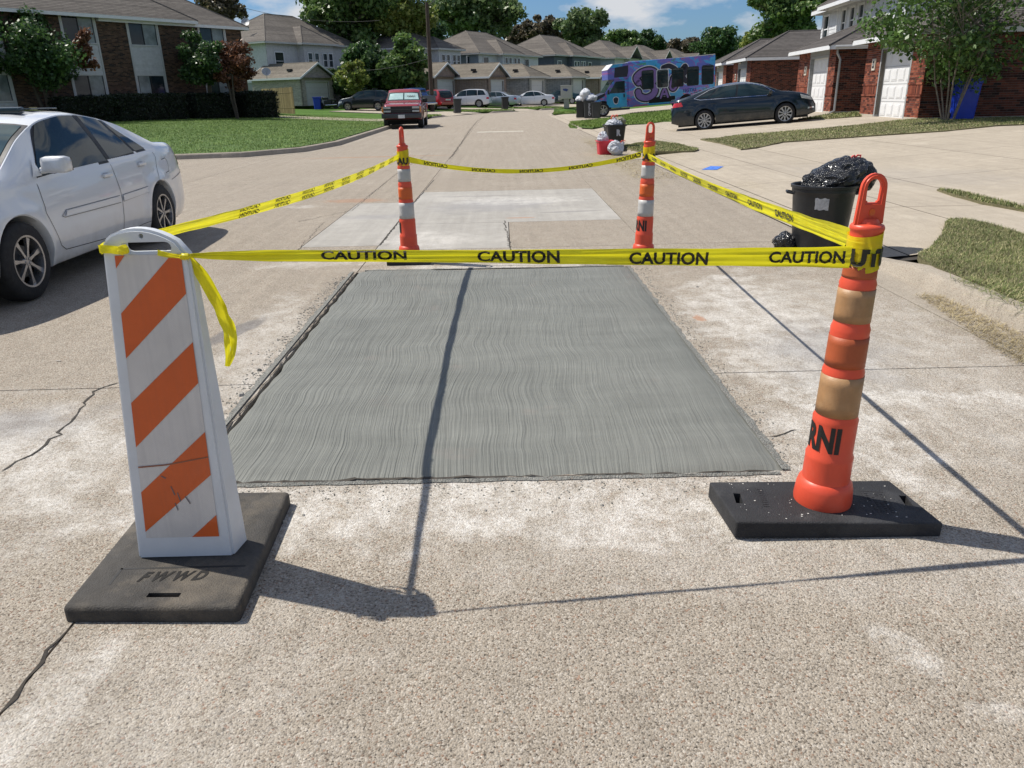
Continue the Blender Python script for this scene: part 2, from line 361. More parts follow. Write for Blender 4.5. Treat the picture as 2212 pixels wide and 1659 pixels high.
for i in range(len(xc)-1):
    for j in range(len(yc)-1):
        x0,x1,y0,y1=xc[i]+g,xc[i+1]-g,yc[j]+g,yc[j+1]-g
        if x1<3.4 and x1>3.2: x1=60 if yc[j]>=52 else 3.285
        if yc[j]>=58 and i<len(xc)-2: 
            pass
        cells=[(x0,x1,y0,y1)]
        if i==7 and yc[j]==-2: cells=[(x0,x1,y0,PY0),(PX1,x1,PY0,y1)]
        elif i==7 and yc[j]==4.07: cells=[(x0,x1,PY1,y1),(PX1,x1,y0,PY1)]
        elif i==7 and yc[j]==8.0: cells=[(1.47+g,x1,y0,9.72+8),(x0,1.47,13.1+g,y1),(.05+g,1.47+g*0,y0,9.72-g)]; cells[0]=(1.47+g,x1,y0,y1)
        elif i==6 and yc[j]==8.0: cells=[(x0,-2.2-g,y0,y1),(-2.2,x1,11.85+g,y1),(-2.2,x1,y0,8.3-g)]
        for c in cells:
            P=clip_poly(ROADP,*c); slab(P,M_road)
for c in special:
    slab(clip_poly(ROADP,c[0]+g,c[1]-g,c[2]+g,c[3]-g),M_old)
M_drive_=concrete('pale_strip_concrete',(.34,.30,.24),(.47,.43,.36),(.55,.5,.43),.3,[],bstr=.2)
s_=slab([(-1.36+.3,33.9),(.9,33.9),(.9,34.9),(-1.06,34.9)],M_drive_,z=.004)
# jagged cracks: thin dark clefts
def crack(pts,w=.006,z=.003,jit=.012,parent=road):
    P=[]
    for a,b in zip(pts,pts[1:]):
        k=max(2,int(math.hypot(b[0]-a[0],b[1]-a[1])/.05))
        for i in range(k): t=i/k; P.append((a[0]+(b[0]-a[0])*t+random.gauss(0,jit),a[1]+(b[1]-a[1])*t+random.gauss(0,jit)))
    P.append(pts[-1]); V=[];Fc=[]
    for i,p in enumerate(P):
        q=P[min(i+1,len(P)-1)]; r=P[max(i-1,0)]; dx,dy=q[0]-r[0],q[1]-r[1]; l=math.hypot(dx,dy) or 1; ww=w*random.uniform(.25,1.)*(1 if 0<i<len(P)-1 else .1)
        V+=[(p[0]-dy/l*ww,p[1]+dx/l*ww,z),(p[0]+dy/l*ww,p[1]-dx/l*ww,z)]
    Fc=[(2*i,2*i+1,2*i+3,2*i+2) for i in range(len(P)-1)]
    return obj('crack',V,Fc,M_joint,parent)
def Gx(px,py): p=G(px,py); return (p[0],p[1])
crack([Gx(0,1022),Gx(60,985),Gx(130,940),Gx(165,895),Gx(205,845),Gx(265,825)],.008)
crack([Gx(0,1545),Gx(60,1470),Gx(110,1400),Gx(150,1358)],.011,jit=.004)
crack([Gx(971,344),Gx(985,326),Gx(1012,285),Gx(1030,262),Gx(1046,252)],.016,jit=.03); crack([Gx(937,389),Gx(880,455),Gx(820,531)],.012,jit=.006)
crack([Gx(1655,945),Gx(1700,938),Gx(1725,928)],.004); crack([Gx(1090,476),Gx(1098,520),Gx(1108,560)],.008)
crack([Gx(1755,880),Gx(1800,860),Gx(1810,830)],.004); crack([Gx(650,710),Gx(720,690),Gx(760,665)],.004); crack([Gx(700,480),Gx(640,545),Gx(600,570)],.004)
crack([Gx(640,480),Gx(760,455),Gx(860,372),Gx(930,330)],.006)
# freshly broomed square
def wet_mat():
    m,n,b=shader('wet_broomed_concrete'); v=objco(n,True); s=N(n,'ShaderNodeSeparateXYZ'); Lk(n,v,s.inputs[0])
    w1=noise_n(n,scaled(n,v,(.45,1.0,0)),1.,2,.5); w2=noise_n(n,scaled(n,v,(1.0,3.4,0)),1.,3,.5)
    x=mth(n,'ADD',s.outputs[0],mth(n,'ADD',mth(n,'MULTIPLY',w1,.20),mth(n,'MULTIPLY',w2,.020)))
    cb=N(n,'ShaderNodeCombineXYZ'); Lk(n,x,cb.inputs[0]); Lk(n,mth(n,'MULTIPLY',s.outputs[1],.012),cb.inputs[1])
    st=noise_n(n,scaled(n,cb.outputs[0],(95,95,1)),1.,2,.6)
    cb2=N(n,'ShaderNodeCombineXYZ'); Lk(n,x,cb2.inputs[0]); Lk(n,mth(n,'MULTIPLY',s.outputs[1],.05),cb2.inputs[1])
    st2=noise_n(n,scaled(n,cb2.outputs[0],(34,34,1)),1.,4,.65)
    left=N(n,'ShaderNodeMapRange'); Lk(n,s.outputs[0],left.inputs[0]); left.inputs[1].default_value=1.15; left.inputs[2].default_value=-.9; left.inputs[3].default_value=.35; left.inputs[4].default_value=1.
    gl=ramp(n,st,[(.33,0.),(.5,1.)])
    c=ramp(n,noise_n(n,v,1.4,6,.6),[(.3,(.158,.162,.145)),(.7,(.192,.195,.175))])
    c=mixc(n,mth(n,'MULTIPLY',mth(n,'SUBTRACT',1.,gl),mth(n,'MULTIPLY',left.outputs[0],.38)),c,(.085,.088,.08))
    c=mixc(n,1.,c,ramp(n,st2,[(.3,.88),(.7,1.07)]),'MULTIPLY')
    c=mixc(n,1.,c,ramp(n,noise_n(n,scaled(n,v,(.8,3.,1)),1.6,6,.7),[(.3,.88),(.7,1.1)]),'MULTIPLY')
    c=mixc(n,mth(n,'MULTIPLY',ramp(n,noise_n(n,v,2.2,5,.6),[(.62,0.),(.75,.25)]),1.),c,(.27,.2,.17))
    Lk(n,c,b.inputs['Base Color']); b.inputs['Roughness'].default_value=.62; b.inputs['Specular IOR Level'].default_value=.35
    h=mth(n,'ADD',mth(n,'MULTIPLY',mth(n,'MULTIPLY',st,left.outputs[0]),1.2),mth(n,'MULTIPLY',st2,.6)); h=mth(n,'ADD',h,mth(n,'MULTIPLY',noise_n(n,v,240,3,.7),.15))
    bump(n,b,h,.8,.009); return m
M_wet=wet_mat()
def patch_poly():
    P=[]; 
    for (a,b) in [((-1.345,PY0),(1.15,PY0-.02)),((1.15,PY0-.02),(1.12,PY1-.02)),((1.12,PY1-.02),(-1.34,PY1+.05)),((-1.34,PY1+.05),(-1.345,PY0))]:
        k=int(math.hypot(b[0]-a[0],b[1]-a[1])/.06)
        for i in range(k):
            t=i/k; x=a[0]+(b[0]-a[0])*t; y=a[1]+(b[1]-a[1])*t; q=noise.noise(Vector((x*6,y*6,0)))*.018
            P.append((x+q,y+q))
    return P
pp=patch_poly()
def wetz(x,y):
    e=dist_poly(x,y,pp+[pp[0]]); return .012*ss(0,.03,e)+.004+noise.noise(Vector((x*2.,y*3.,1)))*.004-.004*ss(.05,.0,e)
wet=sheet('wet_concrete_patch',pp,.07,wetz,M_wet,None,.03); wet.data.polygons.foreach_set('use_smooth',[True]*len(wet.data.polygons)); wet.data.set_sharp_from_angle(angle=RAD(50)); tag(wet,'freshly broomed wet grey concrete square',None,None,'structure')
# dirty groove along the left edge, mortar splash along the edges
M_splash=concrete('mortar_splash',(.16,.165,.15),(.27,.27,.245),(.5,.48,.44),.6,[],bstr=1.)
crack([(-1.372,PY0-.05),(-1.370,4.5),(-1.372,6.9)],.007,.006,.005,wet)
crack([(-1.3,2.872),(0,2.868),(1.1,2.86)],.012,.0065,.008,wet)
def rubble():
    Vs=[];Fs=[]
    def stone(x,y,r,z=0):
        bb=len(Vs); ph=random.random()*6
        pts=[(math.cos(ph+a)*r*random.uniform(.7,1.2),math.sin(ph+a)*r*random.uniform(.7,1.2)) for a in (0,1.25,2.5,3.77,5.0)]
        for px,py in pts: Vs.append((x+px,y+py,z))
        for px,py in pts: Vs.append((x+px*.6,y+py*.6,z+r*random.uniform(.5,1.)))
        for k in range(5): Fs.append((bb+k,bb+(k+1)%5,bb+5+(k+1)%5,bb+5+k))
        Fs.append(tuple(bb+5+k for k in range(5)))
    for _ in range(2400):
        k=random.random()
        if k<.45: stone(-1.40-abs(random.gauss(0,.075)),random.uniform(2.9,6.8),random.uniform(.0015,.007))
        elif k<.7: stone(random.uniform(-1.2,1.2),2.83-abs(random.gauss(0,.10)),random.uniform(.0015,.005))
        elif k<.92: stone(1.17+abs(random.gauss(0,.05)),random.uniform(2.9,6.9),random.uniform(.0015,.006))
        else: stone(random.uniform(-3,3),random.uniform(1.2,7.5),random.uniform(.0015,.004))
    for x,y,r in [(-.86,2.55,.012),(-.85,2.62,.009),(1.55,6.1,.014),(-.8,2.6,.008),(-1.45,3.9,.02),(-1.47,4.3,.018),(-1.5,3.6,.017),(.35,2.62,.009),(-.1,2.6,.008)]: stone(x,y,r)
    o=obj('loose_mortar_crumbs',Vs,Fs,varied('crumb_stone',[(0,(.14,.14,.125)),(.5,(.28,.27,.24)),(1,(.45,.42,.37))],.9),None)
    tag(o,'grey crumbs of mortar scattered round the wet concrete','mortar crumbs',None,'stuff')
rubble()
# smeared mortar skirts
def skirt(pts,w,seed):
    V=[];Fc=[]
    for i,(x,y,nx,ny) in enumerate(pts):
        q=.5+.5*noise.noise(Vector((x*9+seed,y*9,2))); q2=.5+.5*noise.noise(Vector((x*30+seed,y*30,5)))
        V+=[(x,y,.0085),(x+nx*w*(.25+q*1.1+.5*q2),y+ny*w*(.25+q*1.1+.5*q2),.0035)]
    Fc=[(2*i,2*i+1,2*i+3,2*i+2) for i in range(len(pts)-1)]
    return obj('mortar_smear',V,Fc,M_splash,wet)
skirt([(-1.39,2.9+i*.02,-1,0) for i in range(205)],.035,1); skirt([(1.135-.03*i/200,2.87+i*.02,1,0) for i in range(205)],.035,7); skirt([(-1.3+i*.02,2.862-.0001*i,0,-1) for i in range(122)],.018,3); skirt([(-1.3+i*.02,7.0-.0005*i,0,1) for i in range(120)],.05,4)
# kerbs
def kerb(P,hgt=.13,wid=.16,side=1,label=None,taper=(0,0),gut=.30):
    o=[];P=[Vector(p) for p in P]; Q=[]
    for a,b in zip(P,P[1:]):
        k=max(1,int((b-a).length/.5)); Q+=[a.lerp(b,i/k) for i in range(k)]
    Q.append(P[-1]); L=sum((b-a).length for a,b in zip(Q,Q[1:])); V=[];Fc=[];s=0
    for i,p in enumerate(Q):
        d=(Q[min(i+1,len(Q)-1)]-Q[max(i-1,0)]).normalized(); n=Vector((-d.y,d.x))*side
        if i: s+=(p-Q[i-1]).length
        h=hgt*(ss(0,taper[0],s) if taper[0] else 1)*(ss(0,taper[1],L-s) if taper[1] else 1)
        h+=noise.noise(Vector((p.x,p.y,0))*1.5)*.006
        for off,z in ((-gut,.003),(-.02,.006),(.0,h*.35),(.02,h*.85+.003),(.05,h+.004),(wid,h+.004),(wid,-.1)):
            V.append((p.x+n.x*off,p.y+n.y*off,z))
    for i in range(len(Q)-1):
        for k in range(6): Fc.append((i*7+k,i*7+k+1,(i+1)*7+k+1,(i+1)*7+k))
    m=obj('kerb',V,Fc,M_kerb,road,True,50)
    if label: m['label']=label
kerb([(3.28,-12),(3.28,3),(3.28,7.2)],.12,.17,-1,taper=(0,1.1))
kerb([(3.28,18.6),(3.28,23)],.09,.15,-1,taper=(.8,.8)); kerb([(3.28,34.5),(3.3,40)],.09,.15,-1,taper=(.8,.8))
kerb([(3.40,56.5),(3.40,58),(3.8,62.5),(5.5,66.8)],.11,.15,-1,taper=(.8,.8))
kerb(LK[:5]+[(-5.52,36),(-5.6,46)],.14,.18,1,taper=(0,.8)); kerb([(-4.95,57.2),(-4.2,61.5)],.12,.15,1,taper=(.5,.5)); kerb([(-1,69.5),(1.3,72.5)],.12,.15,1,taper=(.5,.5)); kerb([(3.5,76),(6.4,80)],.12,.15,1,taper=(.5,.5))
# ---- right-hand driveways and pavement ----
def D(x,y):
    e=x-right_edge(y); t=max(T(x,y),.0)
    return (t-.012)*ss(0,1.25,e)+.004
drive=tag(grid_fn('driveway',[3.29]+list(np.arange(3.6,24,.6)),list(np.arange(6.9,60,.8)),lambda x,y:D(x,y)-.02,M_joint,kind='structure'),'pale concrete driveways and pavement on the right')
def drive_slab(x0,x1,y0,y1,skew=.0):
    g=.007; nx=max(1,int((x1-x0)/.5)); ny=max(1,int((y1-y0)/1.2)); V=[];Fc=[]
    for j in range(ny+1):
        for i in range(nx+1):
            x=x0+g+(x1-x0-2*g)*i/nx; y=y0+g+(y1-y0-2*g)*j/ny; V.append((x,y-skew*(x-3.3),D(x,y)))
    for j in range(ny):
        for i in range(nx): Fc.append((j*(nx+1)+i,j*(nx+1)+i+1,(j+1)*(nx+1)+i+1,(j+1)*(nx+1)+i))
    obj('driveway_slab',V,Fc,M_drive,drive,True)
dx_=[3.29,3.72,4.95,6.3,8.9,11.6,14.5,18,23.5]
dy_=[7.0,9.6,12.6,15.6,18.6,21.6,24.6,28,31.5,35,39,43,47,51.5,56,59.5]
for i in range(len(dx_)-1):
    for j in range(len(dy_)-1):
        if i<3 and j==0: pass
        drive_slab(dx_[i],dx_[i+1],dy_[j],dy_[j+1],.0)
# ---- lawns ----
def grass_mat(name,stops):
    m,n,b=shader(name); c=ramp(n,island_rand(n),stops); v=objco(n,True)
    c=mixc(n,1.,c,ramp(n,noise_n(n,v,.9,6,.6),[(.3,.7),(.7,1.35)]),'MULTIPLY'); Lk(n,c,b.inputs['Base Color']); b.inputs['Roughness'].default_value=.7; b.inputs['Specular IOR Level'].default_value=.25
    b.inputs['Subsurface Weight'].default_value=0
    return m
M_dry=grass_mat('drying_grass',[(0,(.06,.11,.022)),(.4,(.14,.18,.05)),(.62,(.27,.265,.11)),(1,(.46,.40,.23))])
M_green=grass_mat('lush_grass',[(0,(.10,.165,.025)),(.5,(.165,.255,.045)),(.85,(.25,.335,.08)),(1,(.30,.34,.12))])
M_straw=grass_mat('straw_clippings',[(0,(.16,.12,.06)),(.5,(.33,.26,.14)),(1,(.45,.38,.22))])
def soil(name,col):
    m,n,b=shader(name); v=objco(n,True); c=ramp(n,noise_n(n,v,2.,8,.7),[(.3,tuple(c*.6 for c in col)),(.7,tuple(c*1.3 for c in col))]); f=noise_n(n,v,45,5,.8)
    c=mixc(n,1.,c,ramp(n,f,[(.3,.5),(.7,1.5)]),'MULTIPLY'); Lk(n,c,b.inputs['Base Color']); b.inputs['Roughness'].default_value=.95; bump(n,b,f,.9,.04); return m
M_soil_dry=soil('thatch_soil',(.20,.18,.09)); M_soil_green=soil('turf_soil',(.085,.155,.028))
def blades(name,poly,n,fz,hgt,wid,mat,label,flat=.35,spill=0):
    xs=[p[0] for p in poly]; ys=[p[1] for p in poly]; P=[]
    A=np.array(poly); 
    while len(P)<n:
        k=max(2000,int((n-len(P))*1.8)); x=rng.uniform(min(xs)-spill,max(xs)+spill,k); y=rng.uniform(min(ys)-spill,max(ys)+spill,k); c=np.zeros(k,bool)
        for i in range(len(poly)):
            x0,y0=poly[i]; x1,y1=poly[i-1]
            if y0==y1: continue
            c^=((y0>y)!=(y1>y))&(x<(x1-x0)*(y-y0)/(y1-y0)+x0)
        if spill: c|=rng.random(k)<.04
        P+=list(zip(x[c],y[c]))
    P=np.array(P[:n]); z=np.array([fz(a,b) for a,b in P]); L=hgt*rng.uniform(.5,1.4,n); az=rng.uniform(0,2*np.pi,n); tl=rng.uniform(flat*.3,1,n)*flat*1.6
    d=np.stack([np.cos(az)*np.sin(tl),np.sin(az)*np.sin(tl),np.cos(tl)],1); s=np.stack([-np.sin(az+rng.normal(0,.6,n)),np.cos(az),np.zeros(n)],1)*(wid*rng.uniform(.6,1.3,n))[:,None]
    B=np.stack([P[:,0],P[:,1],z],1); mid=B+d*(L*.55)[:,None]; tip=B+(d*np.array([1.35,1.35,.8]))*L[:,None]
    V=np.stack([B-s,B+s,mid+s*.7,mid-s*.7,tip],1).reshape(-1,3); me=bpy.data.meshes.new(name)
    b=np.arange(n)*5; me.vertices.add(n*5); me.vertices.foreach_set('co',V.ravel())
    loops=np.stack([b,b+1,b+2,b+3,b+3,b+2,b+4],1).ravel(); me.loops.add(n*7); me.loops.foreach_set('vertex_index',loops.astype(np.int32))
    me.polygons.add(n*2); st=np.stack([np.arange(n)*7,np.arange(n)*7+4],1).ravel(); me.polygons.foreach_set('loop_start',st.astype(np.int32))
    me.update(calc_edges=True); me.materials.append(mat); o=link(name,me); return tag(o,label,'grass',None,'stuff')
def PT(pts,f=T): return [tuple(GT(a,b,f)[:2]) for a,b in pts]
def lawn(pts,n,hgt,wid,label,green=False,lift=.022,step=.35,world=None,flat=.5,spill=0):
    P=world or [(max(p[0],3.46) if 0<p[1]<8 else p[0],p[1]) for p in PT(pts)]
    # ragged edge
    Q=[]
    for a,b in zip(P,P[1:]+P[:1]):
        k=max(1,int(math.hypot(b[0]-a[0],b[1]-a[1])/.25))
        for i in range(k):
            x=a[0]+(b[0]-a[0])*i/k; y=a[1]+(b[1]-a[1])*i/k; q=noise.noise(Vector((x*3,y*3,4)))*.06; Q.append((x+q,y-q))
    fz=lambda x,y: max(T(x,y),.02)+lift-.03*0+.012*noise.noise(Vector((x*1.5,y*1.5,0)))
    o=sheet('lawn',Q,step,fz,M_soil_green if green else M_soil_dry,None,.06); tag(o,label,None,None,'structure')
    blades('grass',Q,n,lambda x,y:fz(x,y)-.005,hgt,wid,M_green if green else M_dry,label.replace('lawn','grass blades').replace('strip','grass on the strip'),flat,spill)
lawn([(2050,477),(2085,478),(2130,486),(2175,500),(2300,540),(2500,640),(2420,860),(2212,716),(2135,664),(2070,634),(2000,600),(1945,578),(1985,553),(2025,522)],38000,.038,.0019,'patchy drying lawn strip at the right beside the kerb',lift=.03,step=.2,flat=.75)
lawn([(2023,411),(2060,414),(2212,449),(2300,475),(2300,482),(2212,457),(2120,440),(2060,424)],2500,.05,.004,'thin weedy strip in the pavement joint',step=.2)
lawn([(1513,302),(1591,293),(1748,281),(1850,271),(1960,259),(2060,256),(2212,252),(2300,250),(2300,262),(2212,270),(2040,284),(1872,295),(1689,308),(1604,324),(1560,311)],42000,.04,.0058,'long drying lawn strip between the two driveways')
lawn([(1341,321),(1356,314),(1410,305),(1460,311),(1510,323),(1500,328),(1380,329)],12000,.038,.005,'small dry lawn strip between kerb and pavement')
lawn([(1228,268),(1290,260),(1329,255),(1361,247),(1440,240),(1500,238),(1500,262),(1434,263),(1356,270),(1281,276),(1232,277)],30000,.12,.009,'greener lawn strip in front of the painted minibus',True,flat=.4)
lawn([(1725,258),(1790,248),(1853,243),(1860,252),(1790,257)],2500,.06,.012,'narrow lawn strip by the second brick garage')
lawn(None,9000,.1,.02,'small green lawn round the grey mailbox',True,world=[(3.6,57.0),(6.4,57.2),(8.3,60),(9.5,65),(8,69),(5.75,66.4),(4.0,62.5)])
def TL(x,y): return T(x,y)
left_lawn=[(-9.3,22.2),(-7.3,22.7),(-6.25,24.3),(-5.8,27),(-5.9,36),(-5.95,46.5),(-8,52),(-12,58),(-15,58.5),(-19,57),(-30,45),(-42,30),(-42,22.2)]
lawn(None,210000,.06,.0068,'wide green lawn in front of the brick apartment building',True,world=left_lawn,step=1.2,flat=.5)
lawn(None,5000,.12,.03,'green lawn strip beside the telephone pole',True,world=[(-7.6,53.5),(-5.5,50.8),(-5.05,57),(-4.4,60.5),(-8.8,61.5)],step=1.)
lawn(None,3000,.12,.03,'far green lawn strip in front of the silver car',True,world=[(-1.4,69.5),(1.2,73),(-1.5,75),(-4.5,71.5),(-3.6,68.4)],step=1.)
lawn(None,3000,.12,.03,'far green lawn strip in front of the white sedan',True,world=[(3.2,76.3),(6.3,80.3),(4.5,83),(.8,79.5)],step=1.)
blades('dry_clippings',[(2.9,4.1),(3.27,4.1),(3.27,5.6),(3.12,5.7),(3.02,5.0)],3600,lambda x,y:.004+.02*random.random()**3,.055,.0016,M_straw,'dry straw clippings heaped along the right kerb',1.3)
blades('hanging_runners',[(3.3,4.3),(3.6,4.3),(3.55,5.6),(3.36,5.7)],2200,lambda x,y:.10+.03*random.random(),.09,.002,M_dry,'loose dry grass runners hanging over the kerb',1.25)
blades('gutter_straw',[(2.4,14.5),(3.2,14),(3.25,27),(2.6,26)],4500,lambda x,y:.004,.06,.004,M_straw,'scattered dry clippings in the gutter by the red tub',1.4)
# far driveways on the left, paint mark, litter
def strip(pts,label=None):
    return sheet('far_driveway',pts,1.2,lambda x,y:max(T(x,y),0)+.035 if dist_poly(x,y,LK)>.6 else .01+.1*clamp(dist_poly(x,y,LK),0,1),M_drive,None,.05)
e_=Vector((.52,.855)); n_=Vector((.855,-.52))
for a,b in (((-5.5,46.8),(-5.05,50.4)),((-4.1,61.8),(-1.7,68.6)),((1.5,73),(3.3,75.8)),((6.6,80.2),(13,91))):
    A=Vector(a);B=Vector(b); tag(strip([tuple(A+n_*.1),tuple(A-n_*12),tuple(B-n_*12),tuple(B+n_*.1)]),'pale concrete driveway of the far houses',None,None,'structure')
c=GT(1540,362,D); pm=sheet('paint_mark',[tuple(GT(a,b,D)[:2]) for a,b in ((1515,367),(1548,367),(1563,360),(1535,359))],.2,lambda x,y:D(x,y)+.004,plain('blue_spray',(.05,.16,.55),.8,0,.6,25),drive)
# ---------------- barricade panel ----------------
M_white=plain('white_plastic','#D3D6D9',.45,0,.05,6,.06,120,dirt=((.45,.42,.38),.25))
M_rub=plain('old_rubber',(.048,.043,.037),.78,0,.4,7,.6,160,dirt=((.20,.165,.12),.75))
M_rub2=plain('black_rubber',(.016,.016,.018),.7,0,.3,9,.6,190,dirt=((.13,.13,.13),.30))
def sheeting(name,c1,c2):
    m,n,b=shader(name); v=objco(n); 
    q=N(n,'ShaderNodeMapping'); Lk(n,v,q.inputs[0]); q.inputs['Rotation'].default_value=(0,RAD(45),0); q.inputs['Scale'].default_value=(1,0,1)
    ck=N(n,'ShaderNodeTexVoronoi',feature='DISTANCE_TO_EDGE',i_Scale=170.,i_Randomness=0.); Lk(n,q.outputs[0],ck.inputs['Vector'])
    f=noise_n(n,v,9,6,.6); c=ramp(n,f,[(.3,tuple(x*.86 for x in c1)),(.7,c1)])
    st=noise_n(n,scaled(n,v,(60,1,2.2)),1.,3,.5); c=mixc(n,ramp(n,st,[(.45,0.),(.62,.22)]),c,c2)
    c=mixc(n,ramp(n,ck.outputs[0],[(.0,.25),(.12,0.)]),c,c2); Lk(n,c,b.inputs['Base Color']); b.inputs['Roughness'].default_value=.38; b.inputs['Coat Weight'].default_value=.25
    bump(n,b,ck.outputs[0],.12,.004); return m
M_ow=sheeting('white_sheeting',(.66,.63,.60),(.42,.40,.40)); M_oo=sheeting('orange_sheeting',(.66,.105,.010),(.5,.09,.02))
M_black=plain('black_ink',(.012,.011,.01),.55,0,.2,30)
VP=empty('barricade_panel',(-1.09,2.29,0),'white vertical barricade panel with orange diagonal stripes on a dirty rubber base','barricade')
def base_plate(parent,corners,h,mat,bev,slots,M=None,name='rubber_base',hw=(.035,.12)):
    """corners CCW in xy; rounded plate with handle slots cut right through"""
    bm=bmesh.new(); vs=[bm.verts.new((x,y,0)) for x,y in corners]; f=bm.faces.new(vs); r=bmesh.ops.extrude_face_region(bm,geom=[f])
    for g in r['geom']:
        if isinstance(g,bmesh.types.BMVert): g.co.z=h
    bmesh.ops.recalc_face_normals(bm,faces=bm.faces)
    bmesh.ops.bevel(bm,geom=[e for e in bm.edges if (e.verts[0].co.z>h/2 or e.verts[1].co.z>h/2)],offset=bev,segments=3,profile=.5,affect='EDGES')
    me=bpy.data.meshes.new(name); bm.to_mesh(me); bm.free(); me.materials.append(mat); o=link(name,me,parent)
    for (cx,cy,a) in slots:
        m=MB(); w,l=hw; m.box(-l/2,l/2,-w/2,w/2,-.1,.2); c=m.build('cut',None); c.location=(cx,cy,0); c.rotation_euler=(0,0,a)
        bm=bmesh.new(); bm.from_mesh(c.data); bmesh.ops.bevel(bm,geom=[e for e in bm.edges if abs(e.verts[0].co.z-e.verts[1].co.z)>.1],offset=w*.48,segments=4,affect='EDGES'); bm.to_mesh(c.data); bm.free()
        if parent is not None: c.location=c.location
        c.parent=parent
        md=o.modifiers.new('b','BOOLEAN'); md.object=c; md.operation='DIFFERENCE'; md.solver='EXACT'
        bpy.context.view_layer.update(); dg=bpy.context.evaluated_depsgraph_get(); nm=bpy.data.meshes.new_from_object(o.evaluated_get(dg)); o.modifiers.clear(); o.data=nm; bpy.data.objects.remove(c)
    o.data.name=name; o.data.polygons.foreach_set('use_smooth',[True]*len(o.data.polygons)); o.data.set_sharp_from_angle(angle=RAD(40)); return o
L0=(-1.09,2.29)
bc=[(x-L0[0],y-L0[1]) for x,y in [(-1.385,1.985),(-.842,1.962),(-.862,2.69),(-1.142,2.70),(-1.40,2.50)]]
bc=[(x-L0[0],y-L0[1]) for x,y in [(-1.39,1.985),(-.842,1.962),(-.872,2.70),(-1.405,2.715)]]
rb=base_plate(VP,bc,.055,M_rub,.016,[(-1.095-L0[0],2.035-L0[1],RAD(-2))],hw=(.022,.125))
# engraved rectangle and letters (sunk look: flat black colour stands in for the shade in the grooves)
def emb(x0,y0,x1,y1,w=.004):
    m=MB()
    for a,b in (((x0,y0),(x0,y1)),((x0,y1),(x1,y1))):
        m.box(min(a[0],b[0])-w,max(a[0],b[0])+w,min(a[1],b[1])-w,max(a[1],b[1])+w,.050,.0557)
    return m
fr=emb(-1.295-L0[0],2.10-L0[1],-1.0+.11-L0[0],2.185-L0[1]); fr.build('engraved_frame',M_black,rb)
V,Fc=text_geo('F W W D',.078,.0035); V=[(-1.215-L0[0]+v[0]*.66+v[1]*.25,2.112-L0[1]+v[1]*.9,.0562) for v in V]; obj('engraved_lettering',V,Fc,plain('groove_shade',(.008,.007,.006),.9),rb)
# panel: hollow tapered slab; front face from corner points, depth grows downwards
def pan_x(z): # left, right at height
    t=(z-.05)/(1.07-.05); return (-1.268+.086*t, -.948+.012*t)
def pan_outline(n=10):
    P=[]; 
    P+=[(-1.268,.05),(-.945,.05),(-.935,1.055),(-.942,1.078)]
    for i in range(1,n): # domed top
        t=i/n; x=-.945-.235*t; P.append((x,1.095+.029*t+.044*math.sin(math.pi*t)**.75))
    P+=[(-1.181,1.121),(-1.187,1.100)]
    return P
yF=lambda z:2.245+.03*(z/1.1); dep=lambda z:.105-.055*(z/1.1)
bm=bmesh.new(); po=pan_outline()
fv=[bm.verts.new((x-L0[0],yF(z)-L0[1],z)) for x,z in po]; bv=[bm.verts.new((x-L0[0]+(.018 if x>-1.1 else -.0)*(1-z),yF(z)+dep(z)-L0[1],z)) for x,z in po]
bm.faces.new(fv); bm.faces.new(bv[::-1]); 
for i in range(len(po)): j=(i+1)%len(po); bm.faces.new((fv[i],bv[i],bv[j],fv[j]))
bmesh.ops.recalc_face_normals(bm,faces=bm.faces); bmesh.ops.bevel(bm,geom=[e for e in bm.edges if e.calc_face_angle(0)>.5],offset=.008,segments=2,affect='EDGES')
me=bpy.data.meshes.new('panel'); bm.to_mesh(me); bm.free(); me.materials.append(M_white); pan=link('panel',me,VP)
def cutter(poly,y0,y1):
    m=MB(); m.prism(poly,y0,y1); c=m.build('cut',None,VP); return c
def slotpoly(cx,cz,w,h,n=6):
    r=h/2; P=[]
    for k in range(n+1): a=-math.pi/2+math.pi*k/n; P.append((cx+w/2-r+r*math.cos(a),cz+r*math.sin(a)))
    for k in range(n+1): a=math.pi/2+math.pi*k/n; P.append((cx-w/2+r+r*math.cos(a),cz+r*math.sin(a)))
    return P
for poly in (slotpoly(-1.058-L0[0],1.098,.150,.034),[(x*.999,z) for x,z in slotpoly(-1.066-L0[0],1.133,.014,.014)]+[] ):
    c=cutter(poly,-.3,.3); md=pan.modifiers.new('b','BOOLEAN'); md.object=c; md.solver='EXACT'
    bpy.context.view_layer.update(); nm=bpy.data.meshes.new_from_object(pan.evaluated_get(bpy.context.evaluated_depsgraph_get())); pan.modifiers.clear(); pan.data=nm; bpy.data.objects.remove(c)
pan.data.name='panel'; pan.data.polygons.foreach_set('use_smooth',[True]*len(pan.data.polygons)); pan.data.set_sharp_from_angle(angle=RAD(35))
